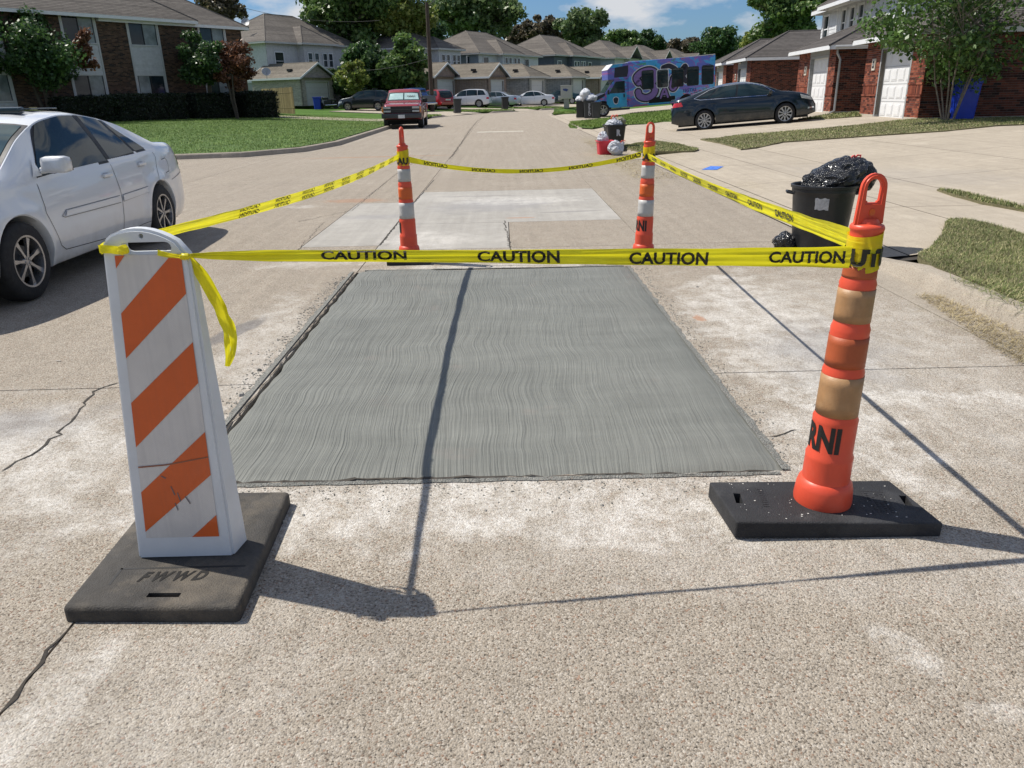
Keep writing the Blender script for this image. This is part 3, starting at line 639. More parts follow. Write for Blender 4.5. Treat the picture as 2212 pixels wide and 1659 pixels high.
# sheeting and stripes
sc=[(-1.152,1.083),(-.957,1.083),(-.982,.135),(-1.226,.130)] # TL TR BR BL
def sp(u,v):
    xl=sc[0][0]+(sc[3][0]-sc[0][0])*v; xr=sc[1][0]+(sc[2][0]-sc[1][0])*v; z=1.078+(.133-1.078)*v
    return (xl+(xr-xl)*u-L0[0],z)
def plate(poly,off,name,mat,parent):
    V=[(sp(u,v)[0],yF(sp(u,v)[1])-L0[1]-off,sp(u,v)[1]) for u,v in poly]; return obj(name,V,[tuple(range(len(V)))],mat,parent)
sh=plate([(0,1),(1,1),(1,0),(0,0)],.0015,'reflective_sheeting',M_ow,pan)
def pv(v): # perspective-corrected fraction measured down the photo
    a,b=1.083,.133; 
    return v
for P in ([(0,0),(.15,0),(0,.04)],[(.86,0),(1,0),(1,.13),(0,.35),(0,.19)][0:0]+[(.86,0),(1,0),(1,.125),(0,.335),(0,.185)],[(1,.285),(1,.425),(0,.65),(0,.49)],[(1,.60),(1,.76),(0,.975),(0,.82)],[(1,.915),(1,1),(.63,1)]):
    plate(P[::-1],.0028,'orange_stripe',M_oo,sh)
mk=plain('scuff',(.16,.14,.14),.8)
for (a,b,c,d) in ((.42,.80,.46,.835),(.5,.825,.53,.86),(.45,.865,.48,.895),(.3,.76,.36,.77),(.6,.84,.66,.87)):
    plate([(a,b),(c,d),(c+.012,d-.004),(a+.012,b-.002)],.004,'scuff_mark',mk,sh)
plate([(0,.722),(.4,.715),(1,.69),(1,.694),(.4,.72),(0,.727)],.004,'scuff_mark',plain('brown_scrape',(.28,.11,.06),.8),sh)
# ---------------- delineator posts ----------------
M_or=plain('orange_plastic',(.70,.082,.038),.42,0,.07,7,.05,90,spec=.45,dirt=((.62,.28,.20),.22))
M_tan=plain('tan_reflective',(.36,.195,.085),.5,0,.2,12,.12,200,dirt=((.50,.35,.20),.35)); M_brn=plain('brown_orange_reflective',(.40,.085,.025),.5,0,.12,12,.1,200)
M_grey=plain('grey_reflective',(.47,.46,.44),.45,0,.12,12,.1,200); M_or2=plain('deep_orange_reflective',(.66,.12,.02),.45,0,.1,12,.1,200)
prof=[(.100,.055),(.103,.075),(.099,.125),(.093,.148),(.083,.156),(.082,.24),(.083,.252),(.077,.264),(.0765,.385),(.0775,.397),(.071,.412),(.0695,.562),(.070,.575),(.065,.592),(.0635,.715),(.0645,.728),(.059,.745),(.058,.872),(.0595,.884),(.054,.902),(.053,.91),(.050,1.045),(.050,1.058),(.0535,1.062),(.054,1.070),(.050,1.078),(.03,1.083),(0,1.083)]
def rad_at(z):
    return float(np.interp(z,[p[1] for p in prof],[p[0] for p in prof]))
def cyl_text(s,size,z0,ang0,ang_per_m,off,mat,parent,mirror=False,zs=1.):
    V,Fc=text_geo(s,size,.006); O=[]
    for x,y,_ in V:
        z=z0+y*zs; a=ang0+x*ang_per_m; r=rad_at(z)+off; O.append((r*math.cos(a),r*math.sin(a),z))
    return obj('lettering',O,Fc,mat,parent)
def delineator(loc,rz,label,bands,txt,basecorners,lean=(0,0),hyaw=0):
    t=empty('delineator_post',(loc[0],loc[1],0),label,'delineator post',rz,'orange delineator posts round the wet concrete')
    m=MB(); m.lathe(prof,40); tb=m.build('tube',M_or,t,True,50)
    for z0,z1,mat in bands:
        m=MB(); P=[(rad_at(z0)+.0012,z0)]+[(rad_at(z0+(z1-z0)*i/4)+.0016,z0+(z1-z0)*i/4) for i in range(5)]+[(rad_at(z1)+.0012,z1)]
        V=[];F_=[]; n=40
        for r,z in P:
            for k in range(n): V.append((r*math.cos(2*math.pi*k/n),r*math.sin(2*math.pi*k/n),z))
        for i in range(len(P)-1):
            for k in range(n): F_.append((i*n+k,i*n+(k+1)%n,(i+1)*n+(k+1)%n,(i+1)*n+k))
        obj('reflective_band',V,F_,mat,t,True)
    cyl_text('RNI',.135,.288,txt,.60/.074,.002,M_black,tb,zs=.95)
    # handle: flat loop with raised rim
    hb=bmesh.new(); 
    def loop(w,z0,z1,n=10):
        P=[(-w*1.12,z0),(w*1.12,z0)]
        for k in range(n+1): a=math.pi*k/n; P.append((w*math.cos(a),z1-w+w*math.sin(a)))
        return P
    m=MB(); m.prism(loop(.047,1.075,1.24),-.011,.011); h=m.build('handle',M_or,t)
    c=MB(); 
    P=[(-.024,1.148),(.024,1.148)]+[(.026*math.cos(math.pi*k/8),1.196+.026*math.sin(math.pi*k/8)) for k in range(9)]
    c.prism(P,-.1,.1); cc=c.build('cut',None,t)
    md=h.modifiers.new('b','BOOLEAN'); md.object=cc; md.solver='EXACT'; bpy.context.view_layer.update(); nm=bpy.data.meshes.new_from_object(h.evaluated_get(bpy.context.evaluated_depsgraph_get())); h.modifiers.clear()
    b2=bmesh.new(); b2.from_mesh(nm); bmesh.ops.bevel(b2,geom=[e for e in b2.edges if len(e.link_faces)==2 and e.calc_face_angle(0)>.9],offset=.006,segments=3,affect='EDGES'); b2.to_mesh(nm); b2.free()
    h.data=nm; nm.name='handle'; nm.polygons.foreach_set('use_smooth',[True]*len(nm.polygons)); nm.set_sharp_from_angle(angle=RAD(50)); bpy.data.objects.remove(cc)
    h.rotation_euler=(0,0,hyaw)
    m=MB(); m.lathe([(.009,-.0125),(.011,-.013),(.011,-.0105)],16,Matrix.Translation((0,0,1.118)),axis='y'); m.build('rivet',M_or2,h,True)
    m=MB(); m.lathe([(.034,1.075),(.034,1.088),(.028,1.097),(.0,1.10)],24); m.build('cap_boss',M_or,t,True)
    if basecorners:
        b=base_plate(t,basecorners,.062,M_rub2,.008,[(-.31,0.01,RAD(82)),(.31,-.01,RAD(82))],hw=(.026,.10))
        sv=[];sf=[]
        for _ in range(70):
            px,py=random.uniform(-.33,.31),random.uniform(-.14,.13); q=random.uniform(.0008,.0035); bb=len(sv); a0=random.random()*3
            if math.hypot(px,py)<.11: continue
            sv+=[(px+q*math.cos(a0+k*1.26)*random.uniform(.6,1.6),py+q*math.sin(a0+k*1.26),.0632) for k in range(5)]; sf.append(tuple(bb+k for k in range(5)))
        if len(basecorners): o_=obj('dried_concrete_specks',sv,sf,plain('speck',(.55,.54,.5),.9),b); o_['kind']='stuff'
        m=MB(); M=Matrix.Rotation(RAD(-7),4,'Z')
        for x0 in (.16,):
            m.box(x0,x0+.004,-.085,.085,.058,.0628,M); m.box(x0+.085,x0+.089,-.085,.085,.058,.0628,M); m.box(x0,x0+.089,.083,.087,.058,.0628,M)
            for i in range(4):
                for j in range(11): 
                    if random.random()<.8: m.box(x0+.012+i*.018,x0+.022+i*.018,-.07+j*.0135,-.062+j*.0135,.058,.0635,M)
        m.box(-.235,-.231,-.09,.07,.058,.0628,M); m.box(-.2,-.196,-.09,.07,.058,.0628,M)
        for j in range(9): m.box(-.226,-.206,-.08+j*.016,-.071+j*.016,.058,.0635,M)
        m.build('moulded_lettering',M_rub2,b)['kind']='stuff'
    t.rotation_euler=(lean[0],lean[1],rz); return t
near=delineator((1.155,2.515),0,'nearest orange delineator post with dirty tan bands at the right of the wet concrete',[(.755,.868,M_tan),(.595,.703,M_brn),(.415,.563,M_tan),(.905,.945,M_brn)],RAD(-194),
 [(-.365,-.16),(.365,-.172),(.325,.152),(-.385,.142)],(0,RAD(1.5)),hyaw=RAD(12))
fl=delineator((-.925,7.42),0,'far left orange delineator post with grey bands, handle seen edge on',[(.755,.868,M_grey),(.595,.703,M_or2),(.415,.563,M_grey),(.905,.945,M_or2)],RAD(-238),
 [(-.20,-.19),(.21,-.19),(.21,.2),(-.2,.2)],(0,0),hyaw=RAD(80))
fr_=delineator((1.30,7.22),0,'far right orange delineator post with grey bands, handle loop facing the street',[(.755,.868,M_grey),(.595,.703,M_or2),(.415,.563,M_grey),(.905,.945,M_or2)],RAD(-188),
 [(-.37,-.17),(.36,-.18),(.34,.15),(-.38,.15)],(0,RAD(1.2)),hyaw=RAD(30))
# ---------------- caution tape ----------------
def tape_mat():
    m,n,b=shader('yellow_caution_film'); v=objco(n,True); f=noise_n(n,scaled(n,v,(1,1,1)),14,5,.6)
    Lk(n,ramp(n,f,[(.3,(.80,.69,.005)),(.7,(.93,.85,.02))]),b.inputs['Base Color']); b.inputs['Roughness'].default_value=.32
    tr=N(n,'ShaderNodeBsdfTranslucent'); tr.inputs[0].default_value=(.9,.82,.02,1); mx=N(n,'ShaderNodeMixShader',i_0=.38); Lk(n,b.outputs[0],mx.inputs[1]); Lk(n,tr.outputs[0],mx.inputs[2])
    out=[x for x in n.nodes if x.type=='OUTPUT_MATERIAL'][0]; Lk(n,mx.outputs[0],out.inputs[0])
    bump(n,b,noise_n(n,scaled(n,v,(5,5,130)),1.,4,.6),.5,.006); return m
M_tape=tape_mat(); M_ink=plain('tape_ink',(.02,.018,.008),.5,0,.3,40)
class Tape:
    def __init__(s,P0,P1,sag,wf,name,label,tilt=0,pleat=.006,seed=0):
        s.P0,s.P1,s.sag,s.wf,s.tilt,s.pl,s.seed=Vector(P0),Vector(P1),sag,wf,tilt,pleat,seed
        d=(s.P1-s.P0); s.L=d.length; s.side=Vector((d.y,-d.x,0)).normalized()  # towards viewer's right-hand side of travel
        s.name,s.label=name,label
    def at(s,t,v,off=0):
        """t along, v 0 bottom..1 top"""
        w=s.wf(t); c=s.P0.lerp(s.P1,t); c.z-=s.sag*4*t*(1-t)
        k=(v-.5); tw=s.tilt+.25*noise.noise(Vector((t*3+s.seed,0,0)))
        up=Vector((0,0,1))*math.cos(tw)+s.side*math.sin(tw)
        pl=s.pl*(noise.noise(Vector((v*9+s.seed,t*s.L*1.3,s.seed)))+.6*noise.noise(Vector((v*22,t*s.L*2.5,s.seed+3))))
        e=.05*w*noise.noise(Vector((t*s.L*6,v>.5,s.seed)))
        return c+up*(k*w+e*(1 if abs(k)>.3 else 0))+s.side*(pl+off)
    def make(s,nt=None,nv=14):
        nt=nt or int(s.L/.02); V=[];Fc=[]
        for i in range(nt+1):
            for j in range(nv+1): V.append(s.at(i/nt,j/nv))
        for i in range(nt):
            for j in range(nv): Fc.append((i*(nv+1)+j,(i+1)*(nv+1)+j,(i+1)*(nv+1)+j+1,i*(nv+1)+j+1))
        s.o=obj(s.name,V,Fc,M_tape,None,True); tag(s.o,s.label,'caution tape',"yellow caution tape strung between the posts"); return s
    def words(s,starts,length,flip=False,off=.003,vr=(.16,.84)):
        V,Fc=text_geo('CAUTION',1.,.032); xs=[v[0] for v in V]; ys=[v[1] for v in V]; X0,X1,Y0,Y1=min(xs),max(xs),min(ys),max(ys)
        # finer triangles so that letters follow the folds
        bm=bmesh.new(); vs=[bm.verts.new(v) for v in V]; [bm.faces.new([vs[i] for i in f]) for f in Fc if len(set(f))==3]
        for q in np.linspace(X0,X1,40)[1:-1]: bmesh.ops.bisect_plane(bm,geom=bm.verts[:]+bm.edges[:]+bm.faces[:],plane_co=(q,0,0),plane_no=(1,0,0))
        for q in np.linspace(Y0,Y1,7)[1:-1]: bmesh.ops.bisect_plane(bm,geom=bm.verts[:]+bm.edges[:]+bm.faces[:],plane_co=(0,q,0),plane_no=(0,1,0))
        bm.verts.index_update(); VV=[tuple(v.co) for v in bm.verts]; FF=[[v.index for v in f.verts] for f in bm.faces]; bm.free()
        for st in starts:
            a,vv=st if isinstance(st,tuple) else (st,vr)
            O=[]
            for x,y,_ in VV:
                u=(x-X0)/(X1-X0); u=1-u if flip else u; t=(a+u*length)/s.L; v=vv[0]+(vv[1]-vv[0])*(y-Y0)/(Y1-Y0)
                O.append(s.at(t,v,off))
            obj('printed_word',O,FF,M_ink,s.o)
def lerpw(pts): 
    return lambda t: float(np.interp(t,[p[0] for p in pts],[p[1] for p in pts]))
TF=Tape((-.952,2.275,1.073),(1.115,2.452,.983),.0,lerpw([(0,.008),(.04,.022),(.12,.034),(.35,.037),(.55,.045),(.8,.058),(1,.072)]),'caution_tape','yellow caution tape across the front, from the striped panel to the nearest post',0,.008,1).make()
TF.words([(.40,(.2,.95)),(.87,(.1,.92)),(1.345,(.05,.80)),(1.80,(.2,.8))],.255,off=.004)
# shadow-side: second letters on the other face are left off (ink shows through the film)
TB=Tape((-.865,7.38,.952),(1.245,7.19,.965),.125,lerpw([(0,.055),(.1,.042),(.5,.036),(.85,.038),(1,.05)]),'caution_tape','yellow caution tape sagging across the far side with mirrored lettering',0,.004,5).make()
TB.words([.14,.58,1.02,1.47,1.9],.215,flip=True,off=.004,vr=(.12,.88))
TL_=Tape((-1.06,2.335,1.125),(-.955,7.34,.985),.045,lerpw([(0,.03),(.3,.05),(1,.055)]),'caution_tape','yellow caution tape along the left side, from the striped panel to the far left post',.25,.006,9).make()
TL_.words([.75+.46*i for i in range(9)],.24,flip=True,off=.004,vr=(.08,.5)); TL_.words([.75+.46*i for i in range(9)],.24,flip=True,off=.004,vr=(.62,.98))
TR_=Tape((1.305,7.18,.955),(1.165,2.56,1.02),.03,lerpw([(0,.05),(.6,.05),(.9,.06),(1,.075)]),'caution_tape','yellow caution tape along the right side, from the far right post to the nearest post',.15,.006,13)
TR_.side=-TR_.side if TR_.side.x>0 else TR_.side
TR_.make(); TR_.words([.25+.44*i for i in range(9)],.24,flip=False,off=.004,vr=(.25,.75))
def wrap(post,z0,z1,loc,txt_ang,extra,word='CAUTION',s=.075):
    m=MB(); n=48; V=[];F_=[]; r=.0535; nz=7
    for j in range(nz+1):
        for k in range(n):
            a=2*math.pi*k/n; z=z0+(z1-z0)*j/nz+.010*math.sin(a+1)
            q=r+.002*noise.noise(Vector((math.cos(a)*3,j*1.7,math.sin(a)*3)))+.001; V.append((q*math.cos(a),q*math.sin(a),z))
    for j in range(nz):
        for k in range(n): F_.append((j*n+k,j*n+(k+1)%n,(j+1)*n+(k+1)%n,(j+1)*n+k))
    o=obj('wrapped_turn',V,F_,M_tape,None,True); o.parent=extra; o.matrix_parent_inverse=Matrix.Identity(4); o.location=loc; 
    V,Fc=text_geo(word,s,.004); O=[]
    for x,y,_ in V:
        a=txt_ang+x/.055; z=z0+.02+y; O.append(((r+.0055)*math.cos(a),(r+.0055)*math.sin(a),z))
    p=obj('printed_word',O,Fc,M_ink,None); p.parent=o
    return o
wrap(near,.932,1.052,(1.155+.026,2.515,0),RAD(-258),TF.o,s=.072); wrap(fl,.895,1.035,(-.925,7.42,0),RAD(-196),TB.o); wrap(fr_,.895,1.035,(1.30+.02,7.22,0),RAD(-206),TB.o)
# knot on the panel, band round its shoulder, hanging loop
def ribbon(P,w,mat,parent,name,face=(0,-1,0),tw=.6,seed=0):
    P=[Vector(p) for p in P]; Q=[]
    for i in range(len(P)-1):
        p0=P[max(i-1,0)];p1=P[i];p2=P[i+1];p3=P[min(i+2,len(P)-1)]
        for k in range(10):
            t=k/10; Q.append(.5*((2*p1)+(p2-p0)*t+(2*p0-5*p1+4*p2-p3)*t*t+(3*p1-p0-3*p2+p3)*t**3))
    Q.append(P[-1]); V=[];Fc=[]; nv=6
    for i,q in enumerate(Q):
        d=(Q[min(i+1,len(Q)-1)]-Q[max(i-1,0)]).normalized(); f=Vector(face); a=tw*noise.noise(Vector((i*.13,seed,0)))*2; f=(f*math.cos(a)+f.cross(d)*math.sin(a)).normalized(); s_=d.cross(f).normalized()
        ww=w(i/len(Q)) if callable(w) else w
        for j in range(nv+1):
            k=j/nv-.5; V.append(q+s_*k*ww+f*.2*ww*noise.noise(Vector((j*.8,i*.12,seed)))*(1.6 if tw>.15 else .5))
    for i in range(len(Q)-1):
        for j in range(nv): Fc.append((i*(nv+1)+j,i*(nv+1)+j+1,(i+1)*(nv+1)+j+1,(i+1)*(nv+1)+j))
    o=obj(name,V,Fc,mat,None,True)
    if parent is not None: o.parent=parent
    return o
ribbon([(-1.192,2.268,1.099),(-1.16,2.262,1.099),(-1.14,2.262,1.096),(-1.12,2.262,1.094)],.024,M_tape,TL_.o,'shoulder_band',seed=1,tw=.1)
ribbon([(-1.150,2.315,1.100),(-1.187,2.312,1.100),(-1.1905,2.285,1.098),(-1.186,2.266,1.097)],.028,M_tape,TL_.o,'shoulder_band',(-1,0,0),.02,2)
ribbon([(-1.02,2.262,1.086),(-.985,2.258,1.078),(-.955,2.262,1.074),(-.925,2.275,1.073)],lambda t:.018-.010*t,M_tape,TF.o,'knotted_end',seed=3,tw=.2)
def crumple(name,c,r,mat,parent,seed,sc=(1,1,1),sub=3,amp=.35,freq=3.,creases=1.,rot=None):
    bm=bmesh.new(); bmesh.ops.create_icosphere(bm,subdivisions=sub,radius=1)
    for v in bm.verts:
        p=v.co.copy(); n1=noise.noise(p*freq*.5+Vector((seed,0,0))); n2=1-abs(noise.noise(p*freq+Vector((0,seed,0))))*2; n3=1-abs(noise.noise(p*freq*2.3+Vector((0,0,seed))))*2
        v.co=p*(1+amp*(.5*n1+creases*(.22*n2+.12*n3)))*r; v.co=Vector((v.co.x*sc[0],v.co.y*sc[1],v.co.z*sc[2]))
    me=bpy.data.meshes.new(name); bm.to_mesh(me); bm.free(); me.materials.append(mat); me.polygons.foreach_set('use_smooth',[True]*len(me.polygons)); me.set_sharp_from_angle(angle=RAD(38))
    return link(name,me,parent,c,rot)
crumple('tape_knot',(-1.117,2.258,1.097),.013,M_tape,TL_.o,3,(1.2,.8,.9),3,.9,3.)
crumple('tape_knot',(-.945,2.268,1.072),.010,M_tape,TF.o,5,(1.5,.8,.8),2,.9,3.)
hang=empty('hanging_tape_loop',(-.94,2.30,0),'yellow loose tape tail hanging in a loop from the panel corner','caution tape')
ribbon([(.005,-.02,1.068),(.016,-.01,1.02),(.045,.0,.94),(.062,.01,.86),(.062,.01,.78),(.048,.015,.71)],lambda t:.011+.019*math.sin(math.pi*min(1,t*1.15))**.8,M_tape,hang,'front_strand',seed=6,tw=.35)
ribbon([(.0,.0,1.06),(.028,.02,1.0),(.05,.03,.92),(.074,.03,.85),(.074,.03,.77),(.05,.02,.71)],lambda t:.012+.014*math.sin(math.pi*t),M_tape,hang,'rear_strand',seed=8,tw=.5)
# ---------------- bins and bags ----------------
def bag_mat(name,col,rough,coat=0):
    m,n,b=shader(name); v=objco(n); b.inputs['Base Color'].default_value=(*col,1); b.inputs['Roughness'].default_value=rough; b.inputs['Coat Weight'].default_value=coat; b.inputs['Coat Roughness'].default_value=.12
    f=noise_n(n,v,9,7,.65,1.2); Lk(n,ramp(n,f,[(.3,tuple(c*.85 for c in col)),(.7,col)]),b.inputs['Base Color']); bump(n,b,noise_n(n,scaled(n,v,(1,1,.5)),16,6,.7,2.),.9,.03); return m
M_bagb=bag_mat('black_bag_film',(.010,.010,.012),.22,.4); M_bagw=bag_mat('white_bag_film',(.60,.62,.66),.35); M_red=plain('red_drawstring',(.62,.03,.03),.5); M_binb=plain('black_bin_plastic',(.014,.015,.017),.42,0,.2,6,.08,60,dirt=((.07,.07,.07),.3)); M_bing=plain('dark_grey_bin_plastic',(.03,.034,.036),.5,0,.2,6,.08,60,dirt=((.10,.09,.08),.3)); M_tub=plain('red_tub_plastic',(.56,.02,.04),.45,0,.1,6); M_blue=plain('blue_bin_plastic',(.012,.045,.42),.42,0,.1,6)
M_smear=plain('grey_paint',(.45,.46,.48),.7,0,.2,20)
def round_bin(loc,r0,r1,h,label,mat,rz=0):
    t=empty('trash_can',loc,label,'trash can',rz); m=MB(); P=[(0,.003),(r0*.94,.0),(r0,.015)]+[(r0+(r1-r0)*k/6,.015+(h-.015)*k/6) for k in range(1,6)]+[(r1,h-.06),(r1+.004,h-.055),(r1+.004,h-.03),(r1+.016,h-.025),(r1+.018,h),(r1+.006,h+.004),(r1-.006,h-.005),(r1-.02,h-.1),(r0*.9,.03),(0,.03)]
    n=48; V=[];F_=[]
    for r,z in P:
        for k in range(n):
            a=2*math.pi*k/n; q=r*(1-.012*(abs(math.sin(a*9))<.25)*(0.03<z<h-.12)*(r>.05)); V.append((q*math.cos(a),q*math.sin(a),z))
    for i in range(len(P)-1):
        for k in range(n): F_.append((i*n+k,i*n+(k+1)%n,(i+1)*n+(k+1)%n,(i+1)*n+k))
    obj('can_body',V,F_,mat,t,True,30)
    for s in (-1,1):
        m=MB(); m.tube([(s*(r1-.01),-.06,h-.08),(s*(r1+.045),-.055,h-.07),(s*(r1+.045),.055,h-.07),(s*(r1-.01),.06,h-.08)],.012,8); m.build('handle',mat,t,True)
    return t
can=round_bin((3.03,7.42,.0),.235,.285,.64,'black round trash can with a torn grey sticker behind the nearest post',M_binb,RAD(-15))
V=[];Fc=[]
for i in range(7):
    for j in range(5):
        a=RAD(-98)+(i/6-.5)*.44+(random.uniform(-.01,.01)); z=.435+.105*j/4+(.006*math.sin(i*2.) if j in(0,4) else 0); r=.235+(.05)*(z/.64)+.004; V.append((r*math.cos(a),r*math.sin(a),z))
for i in range(6):
    for j in range(4): Fc.append((i*5+j,i*5+j+1,(i+1)*5+j+1,(i+1)*5+j))
obj('torn_sticker',V,Fc,plain('sticker',(.42,.42,.43),.6,0,.3,40),can,True)
def bag(loc,r,sc,label,mat,seed,name='trash_bag',tie=None,rot=None,sub=5,amp=.5):
    t=empty(name,loc,label,'trash bag'); crumple('bag_body',(0,0,0),r,mat,t,seed,sc,sub,amp,2.6,1.15,rot)
    if tie:
        p,col,s=tie; P=[Vector(p)+Vector((s*.5*math.cos(a)*(1+.3*math.sin(3*a)),s*.2*math.sin(a),s*.35*math.sin(2*a)+s*.2)) for a in np.linspace(0,5.6,12)]
        m=MB(); m.tube(P,s*.10,5); m.build('drawstring',col,t,True)
        crumple('gathered_neck',Vector(p)-Vector((0,0,s*.2)),s*.35,mat,t,seed+3,(1,1,1.1),3,.8,3.5)
    return t
bb=bag((3.12,7.42,.70),.21,(1.28,1.05,.66),'glossy black trash bag bulging out of the round can',M_bagb,11,tie=((.16,-.02,.15),M_red,.09),rot=(0,RAD(-20),0),amp=.45)
crumple('bag_fold',(-.25,-.05,-.04),.07,M_bagb,bb,19,(1.1,.8,1.),4,.6,3.); crumple('bag_fold',(.27,-.03,-.01),.10,M_bagb,bb,23,(.9,.9,1.3),4,.5,3.)
bag((2.71,7.45,.085),.105,(.85,1.,.9),'small black trash bag on the road beside the round can',M_bagb,31)
def sq_bin(loc,w0,w1,h,label,mat,rz=0,lid=None,group=None,name='wheeled_bin',wheels=True,tilt=0,handle=True,d=1.1):
    t=empty(name,loc,label,'trash can' if name!='recycling_bin' else 'recycling bin',rz,group)
    m=MB(); P=[]; lv=[(w0,0),(w0*1.02,h*.1),(w1*.97,h*.86),(w1*1.08,h*.87),(w1*1.08,h*.93),(w1,h*.93),(w1*.94,h*.9),(w0*.9,.05)]
    V=[];F_=[]; 
    def ringp(w,z):
        a,b=w/2,w*d/2; c=w*.1; return [(a,-b+c,z),(a,b-c,z),(a-c,b,z),(-a+c,b,z),(-a,b-c,z),(-a,-b+c,z),(-a+c,-b,z),(a-c,-b,z)]
    for w,z in lv: V+=ringp(w,z)
    for i in range(len(lv)-1):
        for k in range(8): F_.append((i*8+k,i*8+(k+1)%8,(i+1)*8+(k+1)%8,(i+1)*8+k))
    F_+=[tuple(range(8))[::-1],tuple(len(lv)*8-8+k for k in range(8))]; obj('bin_body',V,F_,mat,t)
    if lid:
        m=MB(); m.cbox(-w1*.56,w1*.56,-w1*d*.55,w1*d*.55,h*.935,h*.985,.02); m.box(-w1*.2,w1*.2,-w1*d*.6,-w1*d*.5,h*.94,h*.97); l=m.build('lid',mat,t)
    if handle:
        m=MB(); m.tube([(-w1*.35,w1*d*.5,h*.9),(-w1*.35,w1*d*.62,h*.92),(w1*.35,w1*d*.62,h*.92),(w1*.35,w1*d*.5,h*.9)],.015,8); m.build('handle',mat,t,True)
    if wheels:
        for s in (-1,1):
            m=MB(); m.lathe([(.04,-.02),(.095,-.02),(.1,0),(.095,.02),(.04,.02)],16,Matrix.Translation((s*w0*.56,w0*d*.42,.1))@Matrix.Rotation(RAD(90),4,'Z'),axis='y'); m.build('wheel',M_binb,t,True)
    return t
zr=lambda x,y:max(T(x,y),0)+.02
sq_bin((3.00,21.6,.03),.38,.50,.70,'black trash can overflowing with white bags behind the red tub',M_binb,RAD(8),wheels=False)
V,Fc=text_geo('R',.2,.015); 
t=[o for o in bpy.data.objects if o.name=='wheeled_bin'][0]; obj('painted_mark',[(v[0]*.8-.02,-.275,.38+v[1]) for v in V],Fc,M_smear,t)
bag((2.98,21.6,.68),.20,(1.05,1.,.60),'white drawstring bag on top of the black can behind the red tub',M_bagw,41,tie=((0,-.05,.15),plain('orange_red_tie',(.75,.12,.08),.5),.16))
bag((3.14,21.75,.73),.15,(1.,1.,.8),'olive tinted open bag behind the white bag on the black can',bag_mat('olive_bag_film',(.28,.27,.17),.4),43)
sq_bin((2.62,20.5,0),.34,.41,.36,'red square tub with a white bag in it by the kerb',M_tub,RAD(4),wheels=False,handle=False,name='tub')
bag((2.55,20.5,.38),.13,(.95,.9,1.15),'white plastic bag standing in the red tub',M_bagw,47,tie=((-.06,-.08,.1),M_red,.05))
bag((2.84,20.1,.16),.175,(1.1,1.,.92),'white full trash bag leaning on the red tub',M_bagw,53,tie=((.17,0,.14),plain('orange_red_tie',(.75,.12,.08),.5),.10),rot=(0,RAD(25),0))
# three bins by the minibus
g3='trash bins in front of the painted minibus'
b1=GT(1262,266); b2=GT(1277,268); b3=GT(1291,268)
yb=38.5
for (x,y,h,w,lab,mt,lid) in ((4.55,47.2,.98,.50,'dark trash can under a white bag, leftmost of the three by the minibus',M_binb,None),(4.98,46.7,1.0,.60,'grey trash can with smeared white paint, middle of the three by the minibus',M_bing,None),(5.35,46.2,.86,.54,'closed grey trash can, rightmost of the three by the minibus',M_bing,True)):
    q=sq_bin((x,y,zr(x,y)),w*.82,w,h,lab,mt,RAD(-8),lid,g3)
    if 'smeared' in lab:
        for k in range(5):
            V,Fc=text_geo(random.choice('OSBa8'),.22,.01); obj('paint_smear',[(v[0]*.9-.02+random.uniform(-.03,.03),-.315+.0*k,.12+k*.17+v[1]) for v in V],Fc,M_smear,q)
bag((4.55,47.2,zr(4.5,47)+.98),.26,(1,1,.75),'white bag heaped on the leftmost bin by the minibus',M_bagw,61,sub=4)
bag((4.8,46.9,zr(4.5,47)+1.22),.30,(1,1,1.),'tall white bag on top between the two left bins by the minibus',M_bagw,63,sub=4)
bag((5.12,46.7,zr(5,46.7)+1.04),.27,(1.1,1,.7),'white bag on the middle bin by the minibus',M_bagw,67,sub=4)
for (px,py,D_,h,lab) in ((988,238,66,1.1,'dark green lidded bin standing by the far kerb, left one'),(1091,233,76,1.1,'dark lidded bin standing on the far kerb end by the silver car')):
    p=AY(px,py-6,D_); x,y=p[0],D_; sq_bin((x,y,max(T(x,y),0)+.03),.5,.6,h,lab,M_bing if px<1000 else M_binb,RAD(10),True)
p=AY(1270,225,82); q=sq_bin((p[0],82,.38),.5,.6,.85,'far black bin topped with white bags near the blue car',M_binb,0); bag((p[0],82,.38+.86),.27,(1,1,.6),'white bags on the far black bin near the blue car',M_bagw,71,sub=3)
sq_bin((13.50,23.75,T(13.5,23.7)+.02),.50,.62,1.12,'blue recycling bin against the shaded brick side wall',M_blue,RAD(-9),True,name='recycling_bin',group='blue recycling bins')
p=AY(686,224,74); sq_bin((p[0],74,T(p[0],74)+.03),.54,.66,1.08,'blue recycling bin before the far left garage door',M_blue,0,True,name='recycling_bin',group='blue recycling bins')
# small litter
m=MB(); m.tube([(0,0,.004),(.028,0,.004)],.0035,8); m.build('cigarette_butt',plain('paper_white',(.6,.55,.48),.8),None,True,loc=(*G(122,781)[:2],0)); tag(bpy.data.objects['cigarette_butt'],'cigarette butt lying on the road left of the striped panel','litter')
for i,(px,py) in enumerate(((1385,322),(1317,536),(1303,277),(1237,268))[2:]):
    p=GT(px,py,D); o=crumple('paper_scrap',(p[0],p[1],max(p[2],0)+.012),.06,M_bagw,None,80+i,(1.2,1,.2),2,.5); tag(o,('white paper scrap on the apron beyond the trash cans','white paper scrap in the gutter near the three bins')[i],'litter')
